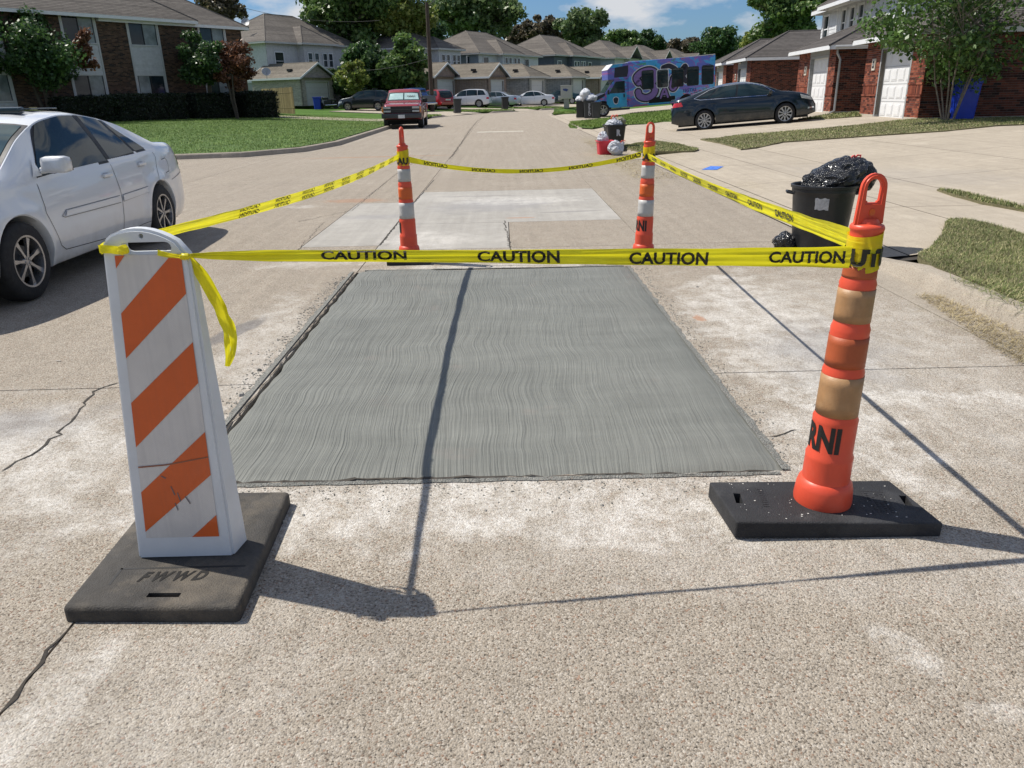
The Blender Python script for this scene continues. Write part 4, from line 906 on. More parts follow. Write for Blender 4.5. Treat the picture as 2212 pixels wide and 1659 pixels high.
# ---------------- vehicles ----------------
def paint(name,col,metal=.0,rough=.28,var=.04):
    m,n,b=shader(name); v=objco(n); c=srgb(col)
    lo=tuple(x*(1-var) for x in c[:3]); f=noise_n(n,v,2.2,6,.6); cc=ramp(n,f,[(.3,lo),(.7,c[:3])])
    s=N(n,'ShaderNodeSeparateXYZ'); Lk(n,v,s.inputs[0]); dz=N(n,'ShaderNodeMapRange'); Lk(n,s.outputs[2],dz.inputs[0]); dz.inputs[1].default_value=.55; dz.inputs[2].default_value=.2
    d=mth(n,'MULTIPLY',mth(n,'MULTIPLY',dz.outputs[0],ramp(n,noise_n(n,v,6,6,.7),[(.35,0.),(.7,1.)])),.35); cc=mixc(n,d,cc,(.22,.19,.15))
    Lk(n,cc,b.inputs['Base Color']); b.inputs['Metallic'].default_value=metal; b.inputs['Roughness'].default_value=rough; b.inputs['Coat Weight'].default_value=.9; b.inputs['Coat Roughness'].default_value=.03
    MATS[name]=m; return m
def glass_mat(name,col=(.012,.022,.026),rough=.03):
    m,n,b=shader(name); v=objco(n); Lk(n,ramp(n,noise_n(n,v,1.5,5,.6),[(.35,col),(.7,tuple(c*2.2 for c in col))]),b.inputs['Base Color']); b.inputs['Roughness'].default_value=rough; b.inputs['Specular IOR Level'].default_value=.42; return m
M_glass=glass_mat('tinted_glass'); M_ws=glass_mat('windscreen_glass',(.03,.05,.052),.05); M_tyre=plain('tyre_rubber',(.016,.016,.017),.8,0,.25,12,.3,80); M_trim=plain('black_trim',(.012,.012,.013),.5,0,.2,10)
M_alloy=plain('alloy',(.42,.42,.43),.32,.85,.12,9,0,60); M_chrome=plain('chrome',(.62,.63,.65),.15,1.,.05,5); M_seam=plain('panel_gap',(.02,.02,.02),.9); M_dark=plain('wheel_well_dark',(.01,.01,.01),.9)
M_tail=plain('tail_lamp_red',(.50,.012,.015),.18,0,.25,30,coat=1.); M_head=plain('headlamp_glass',(.42,.43,.42),.12,0,.3,30,coat=1.); M_amber=plain('amber_lamp',(.62,.2,.03),.2,coat=1.)
M_steel=plain('grey_bumper',(.05,.055,.06),.4,.3)
WH={}
def wheel_parts(R,w,style,key):
    """shared meshes of a wheel: tyre, rim"""
    if key in WH: return WH[key]
    Rr=R*(.70 if style=='ten' else .66)
    m=MB(); m.lathe([(Rr*.98,-w/2),(R*.86,-w/2-.004),(R*.97,-w/2+.018),(R,-w/2+.045),(R,w/2-.045),(R*.97,w/2-.018),(R*.86,w/2+.004),(Rr*.98,w/2)],40,axis='y',caps=False); o=m.build('tyre',M_tyre,None,True,50); ty=o.data; bpy.data.objects.remove(o)
    m=MB(); y=w/2-.004
    m.lathe([(Rr,y),(Rr*1.0,y+.006),(Rr*.93,y+.004),(Rr*.90,y-.05),(Rr*.88,-w/2+.02),(.0,-w/2+.02)],40,axis='y',caps=False)
    m.lathe([(0,y-.012),(Rr*.10,y-.010),(Rr*.17,y-.016),(Rr*.22,y-.035),(Rr*.22,y-.06)],20,axis='y',caps=False)
    n=dict(seven=7,ten=10,five=5,six=6)[style]
    for k in range(n):
        a=2*math.pi*k/n+.2; wd_=Rr*(.19 if style in('seven',) else .22 if style=='ten' else .34)
        P=[(-wd_*.34,Rr*.15),(wd_*.34,Rr*.15),(wd_*.26,Rr*.5),(wd_*.55,Rr*.93),(-wd_*.55,Rr*.93),(-wd_*.26,Rr*.5)]
        if style=='ten' and k%2: P=[(-wd_*.5,Rr*.3),(wd_*.5,Rr*.3),(wd_*.4,Rr*.6),(wd_*.75,Rr*.93),(-wd_*.75,Rr*.93),(-wd_*.4,Rr*.6)]
        P=[(p*math.cos(a)-q*math.sin(a),p*math.sin(a)+q*math.cos(a)) for p,q in P]
        m.prism(P,y-.035,y-.010 if style!='ten' or k%2==0 else y-.016)
    for k in range(5):
        a=2*math.pi*k/5; m.lathe([(0,y-.004),(.011,y-.006),(.011,y-.02)],8,Matrix.Translation((Rr*.13*math.cos(a),0,Rr*.13*math.sin(a))),axis='y')
    o=m.build('rim',M_alloy,None,True,30); rm=o.data; bpy.data.objects.remove(o)
    m=MB(); m.lathe([(0,y-.075),(Rr*.86,y-.075)],32,axis='y'); o=m.build('brake_shadow',M_dark,None); bk=o.data; bpy.data.objects.remove(o)  # black disc standing in for the shade behind the spokes
    m=MB(); m.lathe([(0,y-.058),(Rr*.62,y-.058),(Rr*.62,y-.07)],32,axis='y'); o=m.build('brake_disc',M_steel,None); bd=o.data; bpy.data.objects.remove(o)
    WH[key]=(ty,rm,bk,bd); return WH[key]
class Car:
    def __init__(s,name,label,pos,heading,spec,mat,group=None,detail=True,pitch=0,cat='car'):
        s.t=empty(name,pos,label,cat,heading,group); s.t.rotation_euler=(0,pitch,heading); s.p=spec; s.mat=mat; s.det=detail; s.name=name
        s.L,s.W=spec['L'],spec['W']; s.build()
    def f(s,k,x): P=s.p[k]; return float(np.interp(x,[a for a,b in P],[b for a,b in P]))
    def sm(s,k,x,h=.09): return (s.f(k,x-h)+2*s.f(k,x-h/2)+2*s.f(k,x)+2*s.f(k,x+h/2)+s.f(k,x+h))/8
    def hw(s,x):
        u=abs(x-s.p.get('mid',0))/(s.L/2); return s.W/2*(1-s.p.get('taper',.05)*u*u-.16*u**9)
    def top(s,x): return s.sm('top',x)
    def belt(s,x): return min(s.sm('belt',x),s.top(x)-.012)
    def yr(s,x):
        a=clamp((s.top(x)-s.belt(x))/s.p['gh'],0,1); return s.hw(x)-.05-.03*(1-a)-(s.p.get('tumble',.19))*a
    def ze(s,x): a=clamp((s.top(x)-s.belt(x))/s.p['gh'],0,1); return s.belt(x)+(s.top(x)-.045*a-.006-s.belt(x))
    def zl(s,x):
        z=s.p['sill']+ (.10*max(0,(abs(x)-(s.L/2-.35))/.35))
        for xw in s.p['axles']:
            ra=s.p['R']+s.p.get('gap',.045); d=abs(x-xw)
            if d<ra: z=max(z,s.p['R']+math.sqrt(ra*ra-d*d))
        return z
    def side(s,x,z):
        h=s.hw(x); b=s.belt(x)
        if z<=b:
            sill=s.p['sill']; u=(z-sill)/(b-sill+1e-6)
            o=h-.055*max(0,(.35-u)/.35)**2-.05*max(0,(u-.55)/.45)**1.6
            for xw in s.p['axles']:  # flared arches
                d=math.hypot(x-xw,z-s.p['R']); ra=s.p['R']+.045
                if d<ra+.16: o+=.018*ss(ra+.16,ra+.02,d)
            if abs(z-s.p.get('crease',.0))<.05: o+=.006*(1-abs(z-s.p['crease'])/.05)
            return o
        e=s.ze(x); y0=h-.055; y1=s.yr(x); t=clamp((z-b)/(e-b+1e-6),0,1); return y0+(y1-y0)*t+.012*math.sin(math.pi*t)
    def build(s):
        L=s.L; st=.045 if s.det else .12; xs=set(np.round(np.arange(-L/2,L/2+1e-6,st),4)); ra=s.p['R']+s.p.get('gap',.045)
        for xw in s.p['axles']:
            for k in range(19 if s.det else 9):
                n=18 if s.det else 8; xs.add(round(xw+(ra-.0005)*math.cos(math.pi*k/n),4))
            xs|={round(xw+ra+.001,4),round(xw-ra-.001,4)}
        xs|={round(L/2*q,4) for q in (.985,.995,-.985,-.995,1,-1)}
        xs=sorted(x for x in xs if abs(x)<=L/2+1e-6); V=[];Fc=[]
        for x in xs:
            zl=s.zl(x); b=s.belt(x); e=s.ze(x); tp=s.top(x); yr=s.yr(x); sec=[(0,zl),(s.side(x,zl)-.10,zl),(s.side(x,zl)-.012,zl)]
            nb=10 if s.det else 5; zz=zl+.012
            for k in range(nb+1): z=zz+(b-zz)*k/nb; sec.append((s.side(x,z),z))
            ng=6 if s.det else 4
            for k in range(1,ng+1): z=b+(e-b)*k/ng; sec.append((s.side(x,z) if e-b>.02 else s.hw(x)-.055+(yr-s.hw(x)+.055)*k/ng,z))
            for q in (.93,.8,.6,.3,0): sec.append((yr*q,tp-(tp-e)*(q**3.5)))
            V+=[(x,y,z) for y,z in sec]; ns=len(sec)
            V+=[(x,-y,z) for y,z in sec]
        m2=2*ns
        for i in range(len(xs)-1):
            for h in (0,1):
                for k in range(ns-1):
                    a=i*m2+h*ns+k; q=(a,a+m2,a+m2+1,a+1); Fc.append(q if h==0 else q[::-1])
        for i in (0,len(xs)-1):
            a=i*m2; f=[a+k for k in range(ns)]+[a+ns+k for k in range(ns-1,-1,-1)]
            for k in range(ns-1): q=(a+k,a+k+1,a+ns+k+1,a+ns+k); Fc.append(q if i==0 else q[::-1])
        bm=bmesh.new(); vs=[bm.verts.new(v) for v in V]
        for f in Fc:
            try: bm.faces.new([vs[k] for k in f])
            except ValueError: pass
        bmesh.ops.remove_doubles(bm,verts=bm.verts[:],dist=.0004); bmesh.ops.recalc_face_normals(bm,faces=bm.faces)
        me=bpy.data.meshes.new('body'); bm.to_mesh(me); bm.free(); me.materials.append(s.mat); me.polygons.foreach_set('use_smooth',[True]*len(me.polygons)); me.set_sharp_from_angle(angle=RAD(38))
        s.body=link('body',me,s.t)
        m=MB(); 
        for xw in s.p['axles']: m.box(xw-ra*.98,xw+ra*.98,-s.W/2+.30,s.W/2-.30,.20,s.p['R']+ra*.96)
        m.box(-L/2+.25,L/2-.25,-s.W/2+.22,s.W/2-.22,s.p['sill']-.04,s.p['sill']+.06); m.build('underbody',M_dark,s.t)
        R=s.p['R']; w=s.p.get('tw',.21); ty,rm,bk,bd=wheel_parts(R,w,s.p.get('spokes','five'),(R,w,s.p.get('spokes','five')))
        for xw in s.p['axles']:
            for sd in (1,-1):
                y=sd*(s.W/2-w/2-.012); M=link('wheel',ty,s.t,(xw,y,R),(0,random.random()*3,0 if sd>0 else math.pi))
                link('rim',rm,M); 
                if s.det: link('brake_shade_disc',bk,M); link('brake_disc',bd,M)
    def patch(s,name,quad,mat,sd,off=.004,nu=10,nv=8,parent=None,clip=True,bow=0):
        """panel following the flank; quad = (x,z) bottom-rear, bottom-front, top-front, top-rear"""
        a,b,c,d=[np.array(q,float) for q in quad]; V=[];Fc=[]
        for i in range(nu+1):
            for j in range(nv+1):
                u,v=i/nu,j/nv; p=(a*(1-u)+b*u)*(1-v)+(d*(1-u)+c*u)*v; x,z=p; z+=bow*4*u*(1-u)*v
                if clip: z=min(z,s.ze(x)-.012)
                y=s.side(x,z); dy=(s.side(x,z+.01)-y)/.01; nrm=math.hypot(1,dy); V.append((x,sd*(y+off/nrm),z-off*dy/nrm*1))
        for i in range(nu):
            for j in range(nv):
                q=(i*(nv+1)+j,(i+1)*(nv+1)+j,(i+1)*(nv+1)+j+1,i*(nv+1)+j+1); Fc.append(q if sd<0 else q[::-1])
        return obj(name,V,Fc,mat,parent or s.t,True)
    def topatch(s,name,x0,x1,f0,f1,mat,off=.006,nu=12,nv=12,parent=None,xc=0):
        """panel lying on the upper surface between x0 and x1 (fractions of half width f0..f1)"""
        V=[];Fc=[]
        for i in range(nu+1):
            for j in range(nv+1):
                u=i/nu; q=f0+(f1-f0)*j/nv; x=x0+(x1-x0)*u+xc*(1-q*q); yr=s.yr(x); tp=s.top(x); e=s.ze(x); z=tp-(tp-e)*(abs(q)**3.5); dz=(s.top(x+.02)-s.top(x-.02))/.04; n=math.hypot(1,dz)
                V.append((x-off*dz/n,yr*q,z+off/n))
        for i in range(nu):
            for j in range(nv): Fc.append((i*(nv+1)+j,(i+1)*(nv+1)+j,(i+1)*(nv+1)+j+1,i*(nv+1)+j+1))
        return obj(name,V,Fc,mat,parent or s.t,True)
    def line(s,pts,sd,w=.004,mat=None,off=.0025,name='panel_gap',parent=None):
        P=[]
        for (x0,z0),(x1,z1) in zip(pts,pts[1:]):
            k=max(2,int(math.hypot(x1-x0,z1-z0)/.05)); P+=[(x0+(x1-x0)*i/k,z0+(z1-z0)*i/k) for i in range(k)]
        P.append(pts[-1]); V=[]
        for i,(x,z) in enumerate(P):
            q=P[min(i+1,len(P)-1)]; r=P[max(i-1,0)]; l=math.hypot(q[0]-r[0],q[1]-r[1]); nx,nz=-(q[1]-r[1])/l,(q[0]-r[0])/l
            for k in (-1,1): xx,zz=x+nx*w/2*k,z+nz*w/2*k; V.append((xx,sd*(s.side(xx,zz)+off),zz))
        return obj(name,V,[(2*i,2*i+1,2*i+3,2*i+2) for i in range(len(P)-1)],mat or M_seam,parent or s.t)
    def mirrors(s,x,z,mat,sd=(1,-1),sz=(.13,.20,.13)):
        for d in sd:
            m=MB(); y=s.side(x,z); m.cbox(-sz[0]/2,sz[0]/2,-sz[1]/2,sz[1]/2,-sz[2]/2,sz[2]/2,.045); o=m.build('side_mirror',mat,s.t,True,60,loc=(x-.02,d*(y+.155),z+.045)); o.rotation_euler=(0,0,RAD(-8)*d)
            m=MB(); m.tube([(.03,-d*.13,-.05),(0,-d*.04,-.035)],.028,8); m.build('mirror_stalk',mat,o,True)
            m=MB(); m.cbox(-sz[0]/2-.004,-sz[0]/2+.01,-sz[1]/2+.015,sz[1]/2-.015,-sz[2]/2+.015,sz[2]/2-.015,.004); m.build('mirror_glass',M_glass,o)
    def handle(s,x,z,sd,parent=None,mat=None,l=.17):
        m=MB(); y=s.side(x,z); m.cbox(x-l/2,x+l/2,sd*(y+.022) -.010,sd*(y+.022)+.010,z-.015,z+.015,.009); m.box(x-l/2+.01,x-l/2+.04,min(sd*y,sd*(y+.02)),max(sd*y,sd*(y+.02)),z-.012,z+.012)
        m.box(x+l/2-.04,x+l/2-.01,min(sd*y,sd*(y+.02)),max(sd*y,sd*(y+.02)),z-.012,z+.012); m.build('door_handle',mat or s.mat,parent or s.t,True)
# -- white sedan near left
P_white=paint('white_paint','#E0E3E6',0,.3)
SED=dict(L=4.82,W=1.82,R=.322,axles=(1.40,-1.32),sill=.20,gh=.44,tumble=.20,taper=.06,spokes='seven',tw=.205,crease=.70,
 top=[(-2.41,.60),(-2.40,.86),(-2.36,.99),(-2.28,1.05),(-2.05,1.085),(-1.60,1.105),(-1.32,1.225),(-1.0,1.355),(-.7,1.43),(-.25,1.485),(.1,1.487),(.45,1.445),(.85,1.29),(1.32,1.035),(1.6,.985),(2.0,.90),(2.3,.78),(2.39,.62),(2.41,.45)],
 belt=[(-2.41,.58),(-2.38,.84),(-2.2,.985),(-1.6,1.02),(-.8,.985),(.4,.945),(1.0,.925),(1.4,.915),(1.9,.85),(2.25,.74),(2.41,.45)])
fw=Vector((-3.85,6.22,0)); rw=Vector((-3.87,8.94,0)); hd=math.atan2((fw-rw).y,(fw-rw).x)
mid=(fw+rw)/2; dv=(fw-rw).normalized(); lf=Vector((-dv.y,dv.x,0)); ctr=mid-lf*(SED['W']/2-.02)-dv*.04
C1=Car('parked_car','white sedan parked at the left with seven-spoke wheels and tinted windows',tuple(ctr),hd,SED,P_white)
def sedan_details(c,win,doors,det=True,glassm=None,trim=M_trim,sides=(1,-1),wsx=None,rwx=None,surround=None):
    gl=glassm or M_glass
    for sd in sides:
        for q in win: 
            cx=sum(a for a,b in q)/4; cz=sum(b for a,b in q)/4
            Q=[(a+(.022 if a>cx else -.022)*1,b+(.018 if b>cz else -.022)) for a,b in q]
            w=c.patch('window_trim',Q,surround or trim,sd,.003,bow=.035); c.patch('side_window',q,gl,sd,.007,parent=w,bow=.035)
        for ln in doors: c.line(ln,sd,.006)
    if wsx: w=c.topatch('windscreen_trim',wsx[0]-.03,wsx[1]+.03,-.985,.985,trim,.003,xc=.05); c.topatch('windscreen',wsx[0],wsx[1],-.93,.93,M_ws,.007,parent=w,xc=.05)
    if rwx: w=c.topatch('rear_window_trim',rwx[0]-.03,rwx[1]+.03,-.93,.93,trim,.003,xc=-.05); c.topatch('rear_window',rwx[0],rwx[1],-.88,.88,gl,.007,parent=w,xc=-.05)
sedan_details(C1,[[(-.30,.99),(.93,.955),(.50,1.36),(-.17,1.42)],[(-.94,1.025),(-.36,1.00),(-.24,1.42),(-.62,1.385)],[(-1.24,1.045),(-.99,1.035),(-.70,1.345),(-.74,1.33)]],
 [[(.98,.93),(1.02,.66),(.90,.36),(.82,.31),(-.28,.26),(-.34,.6),(-.33,.98)],[(-.34,.26),(-1.00,.29),(-1.10,.40),(-1.33,.78),(-1.42,.94),(-1.38,1.02)],[(-1.72,.66),(-2.3,.73)],[(1.78,.60),(2.2,.62)]],wsx=(.58,1.28),rwx=(-1.55,-.92))
for ln in ([(.80,.60),(.72,.645),(-.30,.645)],[(.80,.60),(.76,.585),(-.30,.575)],[(-.36,.645),(-.98,.66)],[(-.36,.578),(-.98,.60)]): C1.line(ln,1,.006,plain('moulding_shadow',(.25,.25,.26),.6),.004,'side_moulding')  # thin grey lines: shadow along the moulding edges drawn as colour
C1.patch('side_moulding',[(-.30,.582),(.76,.592),(.72,.638),(-.30,.640)],P_white,1,.012); C1.patch('side_moulding',[(-.98,.60),(-.36,.582),(-.36,.640),(-.98,.655)],P_white,1,.012)
for x in (.0-.16,-.98+.0): C1.handle(x,.86 if x>-.5 else .90,1); C1.patch('handle_recess_shade',[(x-.07,.83 if x>-.5 else .87),(x+.07,.83 if x>-.5 else .87),(x+.05,.885 if x>-.5 else .925),(x-.05,.885 if x>-.5 else .925)],plain('recess_shade',(.55,.55,.56),.5),1,.003)  # flat greyer patch behind each handle, the hollow's shade given as colour
C1.line([(-1.56,.90),(-1.68,.91),(-1.72,.88),(-1.72,.80),(-1.69,.76),(-1.58,.75)],1,.006,name='fuel_flap')
C1.patch('pillar_cover',[(-1.02,1.035),(-.92,1.03),(-.61,1.37),(-.73,1.355)],M_trim,1,.006,bow=.0); C1.patch('pillar_cover',[(-.37,1.0),(-.29,.995),(-.16,1.435),(-.25,1.435)],M_trim,1,.0085); C1.mirrors(.86,1.0,P_white,sz=(.13,.23,.14)); C1.t.scale=(1,1,.98); C1.patch('mirror_base',[(.86,.955),(1.0,.95),(.93,1.02),(.86,1.10)],P_white,1,.012)
for sd in (1,-1): C1.patch('tail_lamp',[(-2.40,.76),(-2.22,.80),(-2.27,.97),(-2.38,.93)],M_tail,sd,.006)
C1.patch('headlamp',[(1.95,.62),(2.35,.56),(2.3,.70),(1.9,.80)],M_head,1,.006)
m=MB(); m.cbox(-.33,.12,-.46,.46,1.488,1.500,.006); m.build('sunroof',M_glass,C1.t); m=MB(); m.cbox(.10,.20,-.47,.47,1.478,1.535,.02,Matrix.Rotation(RAD(6),4,'Y')); o=m.build('wind_deflector',M_glass,C1.t,True,60,loc=(-.03,0,-.0)); 
st_=C1.topatch('registration_sticker',1.09,1.135,.70,.80,plain('sticker_blue',(.10,.22,.5),.5),.010); C1.topatch('sticker_face',1.098,1.128,.71,.79,plain('sticker_white',(.75,.8,.85),.5),.012,parent=st_)
V,Fc=text_geo('04-24',.028,.0006,align='CENTER')
O=[]
for x,y,_ in V:
    xx=1.116-y*.75+.004; q=.75; yy=C1.yr(xx)*.75-(-x)*-1*1
    yy=C1.yr(xx)*.75+x*1.; O.append((xx+.008,yy,C1.top(xx)-(C1.top(xx)-C1.ze(xx))*(.75**3.5)+.016))
obj('lettering',O,Fc,M_black,st_)
# tag card behind the roof
# -- dark teal sedan in the driveway
P_teal=paint('dark_teal_paint','#10202C',.5,.3)
SED2=dict(L=5.11,W=1.85,R=.345,axles=(1.50,-1.34),sill=.22,gh=.42,tumble=.21,taper=.06,spokes='ten',tw=.235,crease=.78,
 top=[(-2.555,.62),(-2.54,.86),(-2.50,1.01),(-2.42,1.085),(-2.1,1.13),(-1.7,1.235),(-1.2,1.385),(-.7,1.47),(-.2,1.495),(.2,1.48),(.6,1.39),(1.0,1.235),(1.35,1.09),(1.7,1.05),(2.1,.98),(2.38,.86),(2.5,.72),(2.555,.5)],
 belt=[(-2.555,.6),(-2.5,.88),(-2.3,1.02),(-1.7,1.045),(-.6,1.01),(.5,.985),(1.3,.97),(1.8,.95),(2.2,.86),(2.45,.72),(2.555,.5)])
fp=Vector((9.55,25.55,.26)); rp=Vector((7.08,26.95,.06)); 
fp=Vector((9.95,28.25,.30)); rp=Vector((7.20,28.95,.10)); d_=(fp-rp).normalized(); hd2=math.atan2(d_.y,d_.x); lf=Vector((-d_.y,d_.x,0)).normalized(); mid2=rp+(fp-rp)*(1.34/2.84)+lf*(SED2['W']/2)
C2=Car('parked_car','dark teal sedan parked across the driveway on the right',tuple(mid2),hd2,SED2,P_teal,pitch=-math.asin(d_.z))
sedan_details(C2,[[(-.18,1.03),(1.06,1.01),(.62,1.33),(-.14,1.40)],[(-1.18,1.06),(-.24,1.035),(-.20,1.40),(-.80,1.365)],[(-1.62,1.09),(-1.24,1.065),(-.90,1.34),(-.94,1.32)]],
 [[(1.12,.99),(1.06,.6),(1.02,.30),(-.20,.27),(-.22,1.02)],[(-.24,.27),(-.95,.28),(-1.1,.6),(-1.32,.85),(-1.3,1.04)],[(-1.9,1.02),(-1.9,.7),(-2.4,.66)]],wsx=(.62,1.30),rwx=(-1.95,-1.0),sides=(-1,1))
C2.line([(-1.72,1.085),(-1.5,1.025),(1.0,.985)],-1,.018,M_chrome,.012,'chrome_strip'); C2.line([(-1.70,1.09),(-1.15,1.325),(-.75,1.405),(-.2,1.43),(.35,1.40),(.75,1.29),(1.13,1.08)],-1,.018,M_chrome,.012,'chrome_strip')
C2.mirrors(.98,1.04,P_teal,sd=(-1,)); C2.t.scale=(.96,1,1.03) 
for x in (-.02,-1.02): C2.handle(x,.88,-1,l=.2)
C2.patch('tail_lamp',[(-2.53,.84),(-2.12,.86),(-2.18,1.00),(-2.5,.97)],M_tail,-1,.008); C2.patch('headlamp',[(2.05,.80),(2.45,.70),(2.42,.80),(2.0,.93)],M_head,-1,.008); C2.patch('fog_lamp_trim',[(2.28,.44),(2.50,.46),(2.48,.50),(2.28,.50)],M_chrome,-1,.008)
m=MB(); m.cbox(-2.585,-2.55,-.55,.55,.80,.83,.01); m.build('chrome_bar',M_chrome,C2.t); m=MB(); m.cbox(-2.58,-2.545,-.16,.16,.62,.77,.006); m.build('number_plate',plain('plate_white',(.6,.62,.62),.4),C2.t); m=MB(); m.cbox(-2.57,-2.45,-.6,.6,1.075,1.10,.01); m.build('boot_lip',P_teal,C2.t,True)
# dangling headrest reflection left out
# -- generic far cars
SUV=dict(L=4.6,W=1.86,R=.36,axles=(1.38,-1.30),sill=.26,gh=.50,tumble=.17,taper=.05,spokes='five',tw=.225,crease=.8,
 top=[(-2.3,.6),(-2.28,1.0),(-2.2,1.25),(-2.0,1.52),(-1.7,1.63),(-1,1.68),(-.2,1.68),(.35,1.60),(.75,1.38),(1.12,1.12),(1.5,1.06),(1.95,.99),(2.2,.86),(2.28,.7),(2.3,.45)],
 belt=[(-2.3,.58),(-2.25,.95),(-2.1,1.08),(-1.5,1.08),(0,1.03),(1.1,1.0),(1.7,.95),(2.1,.85),(2.3,.45)])
SW=[[(-.05,1.07),(1.0,1.05),(.55,1.45),(-.05,1.55)],[(-1.12,1.10),(-.12,1.07),(-.12,1.56),(-1.1,1.55)],[(-1.95,1.15),(-1.2,1.11),(-1.2,1.54),(-1.7,1.50)]]
SD=[[(1.05,1.0),(1.0,.3),(-.08,.3),(-.08,1.05)],[(-.1,.3),(-.8,.3),(-1.15,.75),(-1.16,1.06)]]
def far_car(px,py,dist,hdg,spec,mat,label,win,doors,wsx,rwx,dz=.02,name='parked_car',cat='car',**k):
    p=AY(px,py,dist); x=p[0]; z=max(T(x,dist),0)+dz
    z=k.pop('z',z); c=Car(name,label,(x,dist,z),hdg,spec,mat,detail=False,cat=cat); sedan_details(c,win,doors,wsx=wsx,rwx=rwx)
    for sd in (1,-1):
        tz=c.belt(-spec['L']/2+.1); xr=-spec['L']/2
        c.patch('tail_lamp',[(xr+.02,tz-.22),(xr+.28,tz-.20),(xr+.25,tz-.02),(xr+.05,tz-.03)],M_tail,sd,.01,4,3); c.patch('headlamp',[(-xr-.4,tz-.30),(-xr-.06,tz-.34),(-xr-.1,tz-.2),(-xr-.45,tz-.14)],M_head,sd,.01,4,3)
        for x_ in (.12,-.9): c.handle(x_,c.belt(x_)-.12,sd)
    c.mirrors(wsx[1]-.25,c.belt(wsx[1])+.04,mat)
    m=MB(); m.cbox(-spec['L']/2-.02,-spec['L']/2+.03,-.26,.26,.72,.84,.01); m.build('number_plate',MATS['plate_white'],c.t); return c
W2=[[(-.30,.99),(.93,.955),(.50,1.36),(-.17,1.42)],[(-1.06,1.03),(-.36,1.00),(-.24,1.42),(-.74,1.39)],[(-1.42,1.05),(-1.11,1.04),(-.83,1.345),(-.86,1.33)]]
D2=[[(.98,.93),(1.02,.66),(.82,.31),(-.28,.26),(-.33,.98)],[(-.34,.26),(-1.00,.29),(-1.33,.78),(-1.38,1.02)]]
P_w2=paint('pearl_white_paint','#DADDE2',0,.3); P_silver=paint('silver_paint','#AEB6C0',.5,.3); P_tealg=paint('deep_teal_paint','#0E3A3E',.3,.3); P_blue=paint('bright_blue_paint','#1520A8',.3,.3); P_dk=paint('charcoal_green_paint','#1C272A',.4,.3); P_bl2=paint('sky_blue_paint','#2C5B96',.3,.3); P_rd=paint('faded_red_paint','#8E1420',.1,.38); P_rd2=paint('red_paint','#A01A1C',.1,.3)
SEDf=dict(SED,spokes='ten'); 
aw=math.atan2(-.52,.855)+math.pi   # nose towards the houses, tail to the street
far_car(1010,215,80,RAD(170),SUV,P_w2,'white crossover parked tail out on the far driveway, left of the silver car',SW,SD,(.5,1.1),(-2.2,-1.8))
far_car(1072,217,82,RAD(160),SEDf,P_silver,'silver hatchback parked between the white crossover and the white sedan',W2,D2,(.58,1.28),(-1.66,-1.0))
far_car(1149,213,86,RAD(174),SEDf,P_w2,'white sedan parked broadside in front of the pale garages',W2,D2,(.58,1.28),(-1.66,-1.0))
far_car(1212,213,94,RAD(172),SEDf,P_tealg,'teal green sedan parked behind the grey mailbox',W2,D2,(.58,1.28),(-1.66,-1.0))
far_car(1240,213,98,RAD(165),SEDf,P_blue,'bright blue sedan parked right of the grey mailbox',W2,D2,(.58,1.28),(-1.66,-1.0))
far_car(790,212,71,RAD(172),SUV,P_dk,'dark green grey crossover with roof racks left of the red pickup',SW,SD,(.5,1.1),(-2.2,-1.8))
c=far_car(935,208,76,RAD(128),dict(SUV,L=5.0,spokes='six',axles=(1.5,-1.45)),P_rd2,'red sport utility vehicle behind the telephone pole',SW,SD,(.5,1.1),(-2.2,-1.8))
# roof racks of the dark crossover
t=[o for o in bpy.data.objects if o.get('label','').startswith('dark green grey')][0]; m=MB()
for x in (-.9,.1): m.tube([(x,-.72,1.70),(x,-.7,1.76),(x,.7,1.76),(x,.72,1.70)],.02,6)
m.build('roof_rack',M_trim,t)
